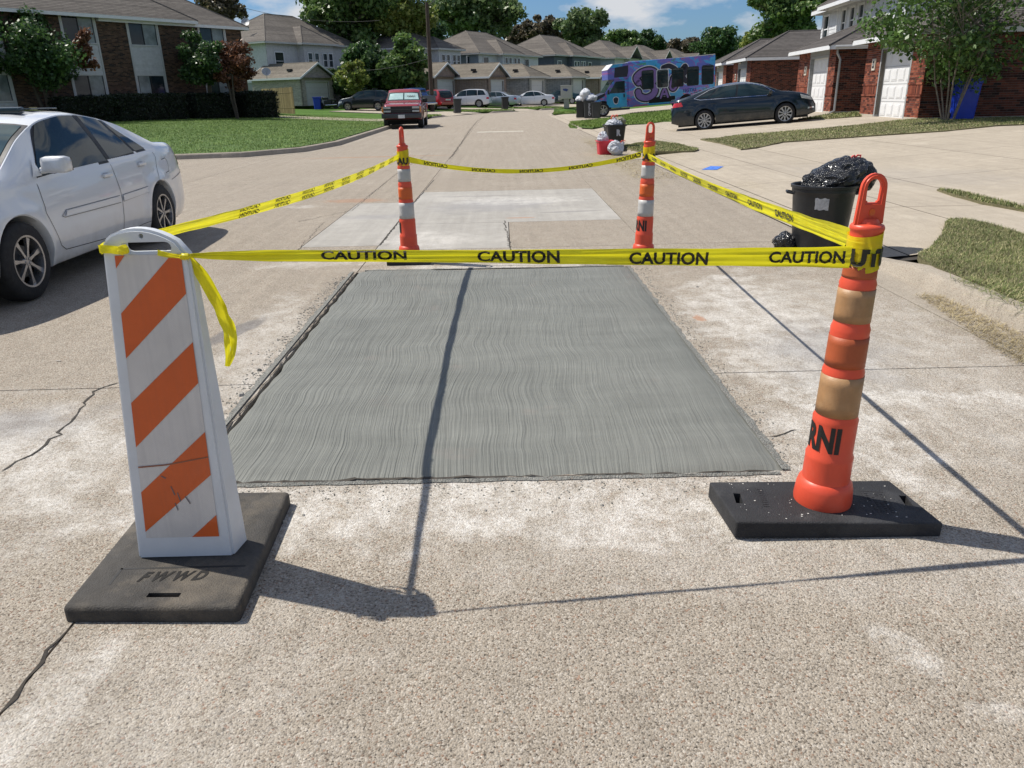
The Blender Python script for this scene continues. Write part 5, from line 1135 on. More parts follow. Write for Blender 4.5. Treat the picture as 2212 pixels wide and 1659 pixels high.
# pickups
PU=dict(L=5.5,W=1.96,R=.385,axles=(1.72,-1.62),sill=.42,gh=.52,tumble=.16,taper=.02,spokes='six',tw=.26,gap=.06,
 top=[(-2.75,.9),(-2.745,1.22),(-2.7,1.25),(-.52,1.25),(-.50,1.27),(-.42,1.80),(-.2,1.845),(.35,1.845),(.55,1.80),(1.12,1.27),(1.4,1.23),(2.4,1.14),(2.6,1.08),(2.68,.95),(2.75,.6)],
 belt=[(-2.75,.88),(-2.72,1.2),(1.1,1.17),(1.8,1.12),(2.5,1.02),(2.7,.85),(2.75,.6)])
PUw=[[(.0,1.24),(1.05,1.22),(.62,1.68),(.0,1.72)],[(-.42,1.25),(-.08,1.24),(-.08,1.71),(-.34,1.70)]]
hp=RAD(-88)
def pickup(pos,h,mat,label,shade=False,cap=None):
    c=Car('pickup_truck',label,pos,h,PU,mat,detail=False,cat='pickup truck'); sedan_details(c,PUw,[[(1.1,1.2),(1.05,.48),(.0,.48),(-.04,1.22)],[(-.5,.45),(-.5,1.25)]],wsx=(.66,1.06),rwx=(-.5,-.42))
    c.mirrors(.92,1.25,M_trim,sz=(.16,.26,.2)); m=MB(); m.cbox(2.70,2.86,-.97,.97,.50,.72,.03); m.build('front_bumper',M_steel,c.t,True); m=MB(); m.cbox(-2.9,-2.74,-.95,.95,.52,.70,.03); m.build('rear_bumper',M_chrome,c.t,True)
    m=MB(); m.cbox(2.66,2.775,-.90,.90,.74,1.05,.02); gr=m.build('grille',M_trim,c.t); m=MB(); m.cbox(2.72,2.79,-.90,.90,.885,.925,.01); m.build('grille_bar',M_steel,gr,True)
    for sd in (-1,1):
        m=MB(); m.cbox(2.72,2.80,min(sd*.52,sd*.86),max(sd*.52,sd*.86),.935,1.03,.01); m.build('headlamp',M_head,c.t,True); m=MB(); m.cbox(2.72,2.79,min(sd*.52,sd*.86),max(sd*.52,sd*.86),.78,.86,.01); m.build('lower_lamp',M_head,c.t,True); m=MB(); m.cbox(2.62,2.79,min(sd*.87,sd*.955),max(sd*.87,sd*.955),.78,1.04,.01); m.build('indicator',M_amber,c.t,True)
        m=MB(); m.cbox(-2.765,-2.70,min(sd*.82,sd*.97),max(sd*.82,sd*.97),.82,1.12,.01); m.build('tail_lamp',M_tail,c.t,True)
    m=MB(); m.cbox(2.86,2.88,-.17,.15,.50,.66,.005); m.build('number_plate',MATS['plate_white'],c.t); m=MB(); m.cbox(-2.7,-.6,-.78,.78,1.0,1.262,.01); m.build('load_bed',M_trim,c.t)
    return c
pk=pickup((-4.95,42.35,0),hp,P_rd,'faded red pickup facing the camera, parked at the left kerb with a sunshade')
for a,b in ((-.88,-.04),(.04,.88)):
    sh_=pk.topatch('sunshade',.72,1.04,a,b,plain('silver_sunshade',(.45,.62,.60),.35,.2,.1,6),.012,8,8)
V,Fc=text_geo("Cabela's",.20,.004,align='CENTER'); O=[]
for x,y,_ in V: xx=.90-(y-.05)*.55; yy=.36+x*.62+y*.12; O.append((xx+.014,yy,pk.top(xx)+.024))
obj('lettering',O,Fc,M_black,pk.t)
pb=far_car(893,205,72,RAD(118),dict(PU,L=5.7,top=[(-2.85,.9),(-2.845,1.22),(-2.8,1.25),(-1.12,1.25),(-1.10,1.27),(-1.0,1.82),(-.8,1.86),(.35,1.86),(.55,1.81),(1.12,1.27),(1.4,1.23),(2.4,1.14),(2.7,1.0),(2.85,.6)]),P_bl2,'blue crew cab pickup with silver tailgate behind the red pickup',[[(.0,1.24),(1.05,1.22),(.62,1.68),(.0,1.72)],[(-.95,1.25),(-.08,1.24),(-.08,1.71),(-.9,1.70)]],[],(.66,1.06),(-1.09,-1.0),name='pickup_truck',cat='pickup truck')
m=MB(); m.cbox(-2.89,-2.84,-.86,.86,.70,1.22,.02); m.build('tailgate',plain('tailgate_grey',(.12,.13,.14),.4,.4),pb.t,True); m=MB(); m.cbox(-3.0,-2.85,-.93,.93,.50,.66,.03); m.build('rear_bumper',M_chrome,pb.t,True)
# motorcycle under a cover beside the dark crossover
p=AY(708,212,74); mc=empty('motorcycle',(p[0],74,T(p[0],74)+.03),'dark motorcycle with chrome parts standing by the brick garage wall','motorcycle',RAD(170))
m=MB(); m.lathe([(.22,-.05),(.30,-.06),(.32,0),(.30,.06),(.22,.05)],20,Matrix.Translation((.75,0,.32)),axis='y'); m.lathe([(.22,-.06),(.30,-.08),(.32,0),(.30,.08),(.22,.06)],20,Matrix.Translation((-.7,0,.32)),axis='y'); m.build('wheel',M_tyre,mc,True)
m=MB(); m.cbox(-.35,.35,-.18,.18,.3,.75,.06); m.cbox(-.75,.05,-.16,.16,.72,.86,.05); m.cbox(.0,.45,-.17,.17,.8,1.02,.07); m.build('engine_and_seat',M_trim,mc,True); m=MB(); m.tube([(.75,0,.35),(.52,0,1.0),(.42,-.35,1.1)],.03,6); m.tube([(.52,0,1.0),(.42,.35,1.1)],.03,6); m.tube([(.2,.2,.35),(-.9,.24,.38)],.05,8); m.cbox(.5,.68,-.1,.1,.86,1.04,.05); m.build('forks_and_pipes',M_chrome,mc,True)
# -- painted minibus
def bus_mat():
    m,n,b=shader('graffiti_side'); v=objco(n); s=N(n,'ShaderNodeSeparateXYZ'); Lk(n,v,s.inputs[0])
    a=noise_n(n,scaled(n,v,(.5,0,1.),(3,0,0)),1.1,3,.5,.4); d=noise_n(n,scaled(n,v,(1,0,2.6),(9,2,0)),1.,4,.6,.6)
    lo=ramp(n,a,[(0,(.03,.32,.62)),(.44,(.05,.34,.68)),(.48,(.10,.14,.50)),(.53,(.17,.12,.46)),(.58,(.06,.26,.62)),(.64,(.36,.20,.50)),(1,(.42,.20,.48))]); setattr([q for q in n.nodes if q.type=='VALTORGB'][-1].color_ramp,'interpolation','CONSTANT')
    x=N(n,'ShaderNodeMapRange'); Lk(n,s.outputs[0],x.inputs[0]); x.inputs[1].default_value=-1.7; x.inputs[2].default_value=-2.3
    c=mixc(n,x.outputs[0],lo,(.34,.15,.40)); sp_=ramp(n,d,[(.60,0.),(.615,1.)]); c=mixc(n,mth(n,'MULTIPLY',sp_,.9),c,(.42,.10,.30))
    e=noise_n(n,scaled(n,v,(1.1,0,2.8),(31,5,0)),1.,4,.6,.6); c=mixc(n,ramp(n,e,[(.635,0.),(.65,1.)]),c,(.03,.26,.16)); f=noise_n(n,scaled(n,v,(1.2,0,2.8),(51,8,3)),1.,4,.6,.6); c=mixc(n,ramp(n,f,[(.64,0.),(.655,1.)]),c,(.55,.10,.05))
    g_=noise_n(n,scaled(n,v,(1.2,0,3.8),(71,8,3)),1.,4,.6,.6); c=mixc(n,ramp(n,g_,[(.65,0.),(.66,1.)]),c,(.02,.02,.05))
    Lk(n,c,b.inputs['Base Color']); b.inputs['Roughness'].default_value=.35; b.inputs['Coat Weight'].default_value=.5; return m
M_bus=bus_mat(); M_buswhite=plain('bus_roof_white',(.70,.70,.72),.45); M_lil=plain('violet_letter',(.22,.13,.38),.4,0,.15,2); M_ln=plain('ink_outline',(.01,.012,.03),.4); M_lw=plain('white_outline',(.62,.62,.68),.4)
by=43.2; bx=5.15; bz=.10
BUS=empty('minibus',(5.42,48.3,.06),'cutaway minibus painted all over with blue, purple and pink graffiti lettering','minibus',0); BUS.rotation_euler=(0,RAD(-3.2),RAD(2))
# local: x 0 (nose) .. 7.3 (tail), near flank at y=0, far flank y=2.25, z up
m=MB(); m.cbox(2.15,7.3,0,2.25,.42,2.92,.07); body=m.build('coach_body',M_bus,BUS,True,50)
m=MB(); m.prism([(.95,2.02),(2.3,2.02),(2.3,2.90),(1.25,2.82),(.95,2.52)],.04,2.21); m.build('overcab',M_bus,BUS,False)
m=MB(); m.prism([(1.32,2.12),(2.08,2.12),(2.25,2.74),(1.38,2.66)],.028,.04); m.build('overcab_panel',M_ln,BUS)
m=MB(); m.prism([(.96,2.55),(1.28,2.84),(7.28,2.93),(7.28,2.965),(1.26,2.87),(.93,2.57)],.03,2.22); m.build('roof_edge',M_buswhite,BUS)
m=MB(); m.prism([(0,.45),(2.2,.45),(2.2,2.02),(1.35,2.02),(.78,1.30),(.10,1.10),(-.02,.95)],.10,2.15); cab=m.build('cab',M_bus,BUS)
m=MB(); m.prism([(.0,1.0),(.10,1.115),(.78,1.315),(.74,1.15),(.3,.95)],.085,2.165); m.build('bonnet',M_ln,BUS)
m=MB(); m.prism([(.80,1.32),(1.33,1.98),(1.30,2.0),(.765,1.335)],.20,2.05); m.build('windscreen',M_ws,BUS)
m=MB(); m.prism([(1.02,1.28),(1.95,1.26),(1.95,1.90),(1.42,1.90)],.086,.10); m.build('cab_window',M_glass,BUS); m=MB(); m.cbox(.90,1.0,-.12,.06,1.22,1.48,.03); m.build('side_mirror',M_trim,BUS,True)
m=MB(); m.prism([(.86,.5),(2.05,.5),(2.05,1.24),(.86,1.27)],.088,.10); dr=m.build('cab_door',plain('door_cyan',(.02,.33,.60),.35,0,.2,2,coat=.5),BUS); m=MB(); m.cbox(1.86,1.93,.06,.09,1.0,1.2,.01); m.build('door_handle',M_trim,dr)
V=[];
def blobpoly(cx,cz,r,k=20,sx=1,sz=1,se=0): return [(cx+r*sx*math.cos(2*math.pi*i/k)*(1+.12*math.sin(3*2*math.pi*i/k+se)),cz+r*sz*math.sin(2*math.pi*i/k)*(1+.1*math.cos(2*2*math.pi*i/k))) for i in range(k)]
m=MB(); m.prism(blobpoly(1.40,.86,.17,sz=1.4),.082,.09); e1=m.build('decal_edge',M_lw,dr); m=MB(); m.prism(blobpoly(1.40,.86,.14,sz=1.4),.078,.083); m.build('decal',M_ln,dr)
m=MB(); m.cbox(.9,2.2,-.02,.16,.30,.42,.02); m.build('running_board',M_steel,BUS)
m=MB(); m.cbox(-.10,.06,.1,2.15,.40,.62,.03); m.build('front_bumper',M_trim,BUS,True); m=MB(); m.cbox(-.06,.02,.3,1.9,.66,.98,.02); m.build('grille',M_trim,BUS)
for x in (.62,5.6):
    ty,rm,bk,bd=wheel_parts(.39,.24,'six',(.39,.24,'six'))
    m=MB(); P=[(x+.50*math.cos(a),.40+.50*math.sin(a)) for a in np.linspace(0,math.pi,14)]; m.prism(P,-.004 if x>3 else .095,.13); m.build('wheel_arch',M_dark,BUS)
    for y in (.16,2.05): w_=link('wheel',ty,BUS,(x,y,.39),(0,0,math.pi if y<1 else 0)); link('rim',rm,w_)
m=MB(); m.box(3.35,4.9,-.005,.02,.55,.86); m.build('luggage_hatch',M_dark,BUS)
def rr(x0,x1,z0,z1,r=.1,n=5):
    P=[]
    for cx,cz,a0 in ((x1-r,z0+r,-90),(x1-r,z1-r,0),(x0+r,z1-r,90),(x0+r,z0+r,180)):
        for k in range(n+1): a=RAD(a0+90*k/n); P.append((cx+r*math.cos(a),cz+r*math.sin(a)))
    return P
for i,x in enumerate((2.95,3.83,4.72,5.62,6.50)):
    m=MB(); m.prism(rr(x-.02,x+.70,1.33,2.38),-.010,.01); f_=m.build('window',M_lw if i==1 else M_trim,BUS); m=MB(); m.prism(rr(x+.02,x+.66,1.37,2.34),-.020,-.008); m.build('pane',M_glass,f_); m=MB(); m.box(x+.04,x+.64,-.024,-.019,2.08,2.10); m.build('window_rail',M_trim,f_)
# bubble letters: thick strokes with outline, painted flat on the flank
def strokes(paths,w,y,mat,name,parent):
    m=MB()
    for P in paths:
        P=[Vector((a,0,b)) for a,b in P]; Q=[]
        for i in range(len(P)-1):
            p0=P[max(i-1,0)];p1=P[i];p2=P[i+1];p3=P[min(i+2,len(P)-1)]
            for k in range(6): t=k/6; Q.append(.5*((2*p1)+(p2-p0)*t+(2*p0-5*p1+4*p2-p3)*t*t+(3*p1-p0-3*p2+p3)*t**3))
        Q.append(P[-1]); V=[];Fc=[]
        for i,q in enumerate(Q):
            d=(Q[min(i+1,len(Q)-1)]-Q[max(i-1,0)]).normalized(); nn=Vector((-d.z,0,d.x)); V+=[q+nn*w,q-nn*w]
        V=[(v.x,y,v.z) for v in V]; Fc=[(2*i,2*i+1,2*i+3,2*i+2) for i in range(len(Q)-1)]; m.add(V,Fc)
        for q in (Q[0],Q[-1]):
            n=14; m.add([(q.x+w*math.cos(2*math.pi*k/n),y,q.z+w*math.sin(2*math.pi*k/n)) for k in range(n)],[tuple(range(n))])
            y-=.0004
    return m.build(name,mat,parent)
LT=[[(2.75,1.75),(2.62,2.02),(2.95,2.28),(3.42,2.35),(3.75,2.15),(3.65,1.8),(3.35,1.6),(3.05,1.62)],[(3.4,1.62),(3.72,1.35),(3.6,1.02),(3.2,.86),(2.82,.98),(2.72,1.22)]]
strokes(LT,.29,-.0015,M_lw,'letter_outline',BUS); strokes(LT,.245,-.0035,M_ln,'letter_outline',BUS); strokes(LT,.165,-.0055,M_lil,'painted_letter',BUS)
LA=[[(4.05,.80),(4.28,1.28),(4.48,.82)],[(4.15,1.0),(4.42,1.0)],[(4.75,1.9),(4.62,1.35),(4.85,1.2),(5.15,1.6)],[(4.2,2.45),(4.55,2.52),(4.9,2.35)],[(5.35,2.3),(5.5,2.45),(5.58,2.2),(5.4,1.9),(5.55,1.6)]]
strokes(LA,.17,-.0025,M_lw,'letter_outline',BUS); strokes(LA,.13,-.0045,M_ln,'letter_outline',BUS); strokes(LA[:3],.055,-.0065,M_lil,'painted_letter',BUS)
V,Fc=text_geo('1SGTAS',.24,.01); obj('painted_lettering',[(5.35+v[0],-.007,1.02+v[1]) for v in V],Fc,plain('dark_blue_letter',(.02,.05,.25),.4),BUS)
# ---------------- mailbox, pole ----------------
M_mb=plain('mailbox_grey',(.42,.41,.38),.5,0,.06,5,.1,60)
mx_,my_=4.95,62.3; MBX=empty('mailbox_cluster',(mx_,my_,T(mx_,my_)+.01),'grey cluster mailbox on a concrete post at the kerb','mailbox',RAD(-12))
m=MB(); m.cbox(-.19,.19,-.15,.15,0,.72,.02); m.build('post',plain('grey_concrete_post',(.33,.32,.30),.8,0,.1,6,.3),MBX)
m=MB(); m.cbox(-.42,.42,-.24,.24,.70,1.62,.03); hsg=m.build('housing',M_mb,MBX,True); m=MB(); m.cbox(-.46,.46,-.28,.28,1.60,1.66,.02); m.build('cap',M_mb,MBX,True)
m=MB(); m.cbox(-.62,-.40,-.2,.2,.62,.92,.02); m.build('parcel_box',M_mb,MBX,True)
for i in range(3):
    for j in range(4): m=MB(); m.cbox(-.38+i*.255,-.38+i*.255+.235,-.252,-.236,.76+j*.205,.76+j*.205+.19,.006); m.build('letter_door',M_mb,MBX)
m=MB(); m.prism([(-.22,1.30),(.05,1.22),(.16,1.36),(-.02,1.44),(-.26,1.42)],-.262,-.254); m.build('eagle_emblem',plain('emblem_blue',(.03,.06,.2),.5),MBX)
pl=AY(934,238,70); M_wood=plain('creosoted_wood',(.060,.040,.030),.85,0,.3,9,.8,30,dirt=((.13,.11,.09),.5))
z0=T(pl[0],70); PO=empty('telephone_pole',(pl[0],70,z0),'brown wooden telephone pole with a lamp arm at its top','telephone pole'); tp_=AY(922,5,70)
m=MB(); m.tube([(0,0,-.2),((tp_[0]-pl[0])*.5,0,4.5),(tp_[0]-pl[0],0,tp_[2]-z0)],[.20,.17,.14],14); m.build('pole',M_wood,PO,True)
tx,tz=tp_[0]-pl[0],tp_[2]-z0
m=MB(); m.tube([(tx,0,tz-.35),(tx+.8,0,tz+.25),(tx+1.7,0,tz+.55),(tx+2.3,0,tz+.6)],.035,6); m.build('lamp_arm',M_steel,PO,True); m=MB(); m.cbox(tx+2.2,tx+2.85,-.15,.15,tz+.50,tz+.64,.04); m.build('lamp_head',plain('lamp_grey',(.3,.3,.3),.5),PO,True)
def wire(name,a,b,sag,label,r=.02):
    P=[]; a=Vector(a); b=Vector(b)
    for i in range(17): t=i/16; q=a.lerp(b,t); q.z-=4*sag*t*(1-t); P.append(q)
    m=MB(); m.tube(P,r,4); tag(m.build(name,M_trim,None),label,'cable')
wire('overhead_wire',(pl[0]+tx,70,z0+tz-4.2),tuple(AY(640,130,90)),1.0,'thin cable from the pole into the big dark tree',.012)
wire('overhead_wire',tuple(AY(520,15,75)),tuple(AY(820,44,75)),.5,'thin cable above the far left roofs',.015)
# ---------------- buildings ----------------
BR_RED=[(0,'#3F211B'),(.2,'#6E3A2C'),(.5,'#8A4B38'),(.8,'#9A5B45'),(1,'#5A3028')]
BR_DK=[(0,'#24201E'),(.18,'#443229'),(.5,'#5A4436'),(.8,'#6F5745'),(.93,'#2B2827'),(1,'#664B3C')]
BR_TAN=[(0,'#5F5A55'),(.3,'#86796B'),(.6,'#9A8C7C'),(.85,'#A89A8A'),(1,'#6E6862')]
M_brA=varied('red_brick',BR_RED,.85,.4,60); M_brB=varied('brown_brick',BR_DK,.85,.4,60)
M_brC=varied('shaded_red_brick',[(0,'#281A18'),(.2,'#4C2A22'),(.5,'#673A2D'),(.8,'#784737'),(.93,'#2A2222'),(1,'#6A3E30')],.85,.4,60)  # darker copy of the red brick, shade of the side walls put into colour
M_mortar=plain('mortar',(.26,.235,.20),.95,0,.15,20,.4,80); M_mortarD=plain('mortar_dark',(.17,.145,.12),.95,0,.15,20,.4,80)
def brick_tex(name,c1,c2,mort):
    m,n,b=shader(name); v=objco(n); s=N(n,'ShaderNodeSeparateXYZ'); Lk(n,v,s.inputs[0]); cb=N(n,'ShaderNodeCombineXYZ'); Lk(n,mth(n,'ADD',s.outputs[0],s.outputs[1]),cb.inputs[0]); Lk(n,s.outputs[2],cb.inputs[1])
    t=N(n,'ShaderNodeTexBrick',i_Scale=1.); t.inputs['Brick Width'].default_value=.21; t.inputs['Row Height'].default_value=.07; t.inputs['Mortar Size'].default_value=.008; t.inputs['Bias'].default_value=0
    t.inputs['Color1'].default_value=(*c1,1); t.inputs['Color2'].default_value=(*c2,1); t.inputs['Mortar'].default_value=(*mort,1); Lk(n,cb.outputs[0],t.inputs[0])
    c=mixc(n,1.,t.outputs[0],ramp(n,noise_n(n,scaled(n,v,(3,3,9)),1.2,6,.8),[(.3,.62),(.7,1.3)]),'MULTIPLY'); Lk(n,c,b.inputs['Base Color']); b.inputs['Roughness'].default_value=.9; bump(n,b,t.outputs[1],.4,.01); b.inputs['Specular IOR Level'].default_value=.2; return m
M_ft=brick_tex('pale_brick_wall',(.44,.385,.33),(.30,.265,.235),(.45,.43,.40)); M_fr=brick_tex('rust_brick_wall',(.34,.23,.18),(.24,.165,.135),(.38,.34,.30)); M_fg=brick_tex('grey_brick_wall',(.32,.33,.31),(.21,.225,.22),(.40,.40,.38))
def shingle_mat(name,a,b_,c_):
    m,n,b=shader(name); v=objco(n,True); c=ramp(n,island_rand(n),[(0,a),(.5,b_),(1,c_)]); f=noise_n(n,scaled(n,v,(3.2,3.2,9)),1.,6,.75); c=mixc(n,1.,c,ramp(n,f,[(.3,.72),(.7,1.25)]),'MULTIPLY')
    f2=noise_n(n,v,.35,5,.6); c=mixc(n,1.,c,ramp(n,f2,[(.3,.85),(.7,1.12)]),'MULTIPLY'); Lk(n,c,b.inputs['Base Color']); b.inputs['Roughness'].default_value=.92; b.inputs['Specular IOR Level'].default_value=.15; bump(n,b,noise_n(n,v,45,4,.7),.5,.01); return m
M_sh=shingle_mat('brown_shingle',(.125,.112,.10),(.15,.134,.118),(.175,.157,.138)); M_shg=shingle_mat('tan_shingle',(.155,.137,.112),(.18,.16,.13),(.205,.182,.15)); M_shd=shingle_mat('grey_shingle',(.09,.082,.078),(.112,.102,.096),(.135,.123,.115))
M_fas=plain('white_fascia',(.70,.71,.72),.5,0,.05,4); M_fasg=plain('pale_fascia',(.50,.50,.49),.6,0,.06,4); M_trimg=plain('grey_trim',(.30,.31,.31),.6,0,.08,5)
M_sdw=varied('white_siding',[(0,(.60,.61,.63)),(1,(.68,.69,.71))],.6,.1); M_sdb=varied('slate_siding',[(0,(.115,.135,.165)),(1,(.135,.155,.19))],.6,.1); M_sdc=varied('cream_siding',[(0,(.56,.56,.56)),(1,(.62,.62,.62))],.6,.1); M_sdlb=varied('pale_blue_siding',[(0,(.36,.42,.46)),(1,(.40,.46,.51))],.6,.1)
M_door=plain('garage_door_white',(.72,.72,.72),.5,0,.03,3); M_doorg=plain('garage_door_grey',(.60,.60,.59),.55,0,.05,3); M_found=plain('foundation',(.42,.38,.31),.9,0,.15,6)
M_win=glass_mat('window_pane',(.012,.018,.022),.06); M_wing=glass_mat('curtained_pane',(.13,.15,.15),.12); M_metal=plain('galvanised_pipe',(.38,.38,.38),.4,.6)
class Frame:
    """vertical building frame: u along the wall, w outwards, z up"""
    def __init__(s,P,e,n,z0): s.P=Vector((P[0],P[1],z0)); s.e=Vector((e[0],e[1],0)).normalized(); s.n=Vector((n[0],n[1],0)).normalized()
    def root(s,label,cat='house',name='house'):
        s.t=empty(name,s.P,label,cat); s.t.matrix_world=Matrix(((s.e.x,s.n.x,0,s.P.x),(s.e.y,s.n.y,0,s.P.y),(0,0,1,s.P.z),(0,0,0,1))) if s.e.cross(s.n).z>0 else Matrix.Translation(s.P)
        s.right=s.e.cross(s.n).z>0; return s.t
    def c(s,u,w,z): return (u,w,z) if s.right else tuple(s.e*u+s.n*w+Vector((0,0,z)))
def wall_rects(u0,u1,z0,z1,op):
    """split a wall rectangle round its openings (u0,u1,z0,z1)"""
    us=sorted({u0,u1}|{clamp(o[i],u0,u1) for o in op for i in (0,1)}); zs=sorted({z0,z1}|{clamp(o[i],z0,z1) for o in op for i in (2,3)}); R=[]
    for a,b in zip(us,us[1:]):
        for c,d in zip(zs,zs[1:]):
            if not any(o[0]<=(a+b)/2<=o[1] and o[2]<=(c+d)/2<=o[3] for o in op): R.append((a,b,c,d))
    return R
def wall(fr,A,B,z0,z1,op,mat,parent,name='wall',bricks=None,nind=0,th=.12,mortar=None,pitch=(.213,.0677)):
    """wall from A to B (u,w) in plan, outward side on the right-hand of A->B ; openings measured along A->B"""
    A=Vector(A);B=Vector(B);L=(B-A).length;d=(B-A)/L; nn=Vector((d.y,-d.x))*(1 if fr.right else -1)
    def pt(s_,o,z): q=A+d*s_+nn*o; return fr.c(q.x,q.y,z)
    m=MB()
    for a,b,c,e in wall_rects(0,L,z0,z1,op):
        V=[pt(s_,o,z) for z in (c,e) for o in (-th,0) for s_ in (a,b)]; m.add(V,[(0,2,3,1),(4,5,7,6),(0,1,5,4),(2,6,7,3),(0,4,6,2),(1,3,7,5)])
    w=m.build(name,mortar if bricks else mat,parent)
    if bricks:
        pu,pz=pitch; BW,BH=pu-.011,pz-.011; cells=[]
        nz=int((z1-z0)/pz)
        for r in range(nz):
            z=z0+r*pz; s0=-(pu/2 if r%2 else 0)
            while s0<L:
                a,b=max(s0,0),min(s0+BW,L); s0+=pu
                if b-a<.03: continue
                segs=[(a,b)]
                for o in op:
                    if o[2]<z+BH and o[3]>z:
                        ns=[]
                        for p,q in segs:
                            if q<=o[0] or p>=o[1]: ns.append((p,q))
                            else:
                                if o[0]-p>.02: ns.append((p,o[0]))
                                if q-o[1]>.02: ns.append((o[1],q))
                        segs=ns
                cells+=[(p,q,z) for p,q in segs]
        def bm_(p,q,z,pr): return [pt(s_,o,zz) for zz in (z,z+BH) for o in (-.01,pr) for s_ in (p,q)]
        FQ=[(0,2,3,1)[::-1],(4,5,7,6)[::-1],(2,6,7,3)[::-1],(0,4,6,2)[::-1],(1,3,7,5)[::-1]]
        full=[c for c in cells if abs(c[1]-c[0]-BW)<1e-6]
        ind=set(random.Random(3).sample(range(len(full)),min(nind,len(full)))) if nind<len(full) else set(range(len(full)))
        indset={full[i] for i in ind}; V=[];Fc=[]
        for c in cells:
            if c in indset: continue
            b=len(V); V+=bm_(*c,random.uniform(.006,.011)); Fc+=[tuple(i+b for i in f) for f in FQ]
        if V: o=obj('brickwork',V,Fc,bricks,w); o['kind']='stuff'
        if ind:
            base=mesh('brick',[(x,y,z) for z in (0,BH) for y in (-.01,0) for x in (0,BW)],FQ,bricks)
            ax=Vector(pt(1,0,0))-Vector(pt(0,0,0)); ay=Vector(pt(0,1,0))-Vector(pt(0,0,0))
            for c in sorted(indset):
                o=link('brick',base,w); q=Vector(pt(c[0],random.uniform(.006,.011),c[2])); o.matrix_local=Matrix(((ax.x,ay.x,0,q.x),(ax.y,ay.y,0,q.y),(0,0,1,q.z),(0,0,0,1)))
    return w
def courses(poly,mat,parent,name,h=.15,lift=.012,stuff=True,objs=False,under=None):
    """planar polygon clad in overlapping horizontal courses (shingles or lap boards)"""
    P=[Vector(p) for p in poly]; n=None
    for i in range(len(P)):
        q=(P[i]-P[i-1]).cross(P[(i+1)%len(P)]-P[i])
        if q.length>1e-6: n=q.normalized(); break
    up=Vector((0,0,1))-n*n.z
    if up.length<1e-4: return
    up.normalize(); side=up.cross(n); o=P[0]; Q=[((p-o).dot(side),(p-o).dot(up)) for p in P]
    lo=min(q[1] for q in Q); hi=max(q[1] for q in Q); V=[];Fc=[]; out=[]
    if n.z<0 and abs(n.z)>.05: n=-n
    k=0; y=lo
    while y<hi-1e-4:
        y2=min(y+h,hi); C=clip_poly(Q,-1e5,1e5,y,y2); 
        if len(C)>=3:
            lx=[q[0] for q in C if abs(q[1]-y)<1e-4]; b=len(V)
            for q in C: V.append(o+side*q[0]+up*q[1]+n*(lift if abs(q[1]-y)<1e-4 else .002))
            f=tuple(range(b,len(V))); Fc.append(f)
            if len(lx)>=2:
                b=len(V); V+=[o+side*min(lx)+up*y+n*lift,o+side*max(lx)+up*y+n*lift,o+side*max(lx)+up*y-n*.004,o+side*min(lx)+up*y-n*.004]; Fc.append((b,b+1,b+2,b+3))
            if objs:
                m=MB(); m.add(V,Fc); m.build(name,mat,parent); V=[];Fc=[]
        y=y2; k+=1
    if not objs:
        m=MB(); m.add(V,Fc); me=mesh(name,m.v,m.f,mat); q=link(name,me,parent)
        if stuff: q['kind']='stuff'
        return q
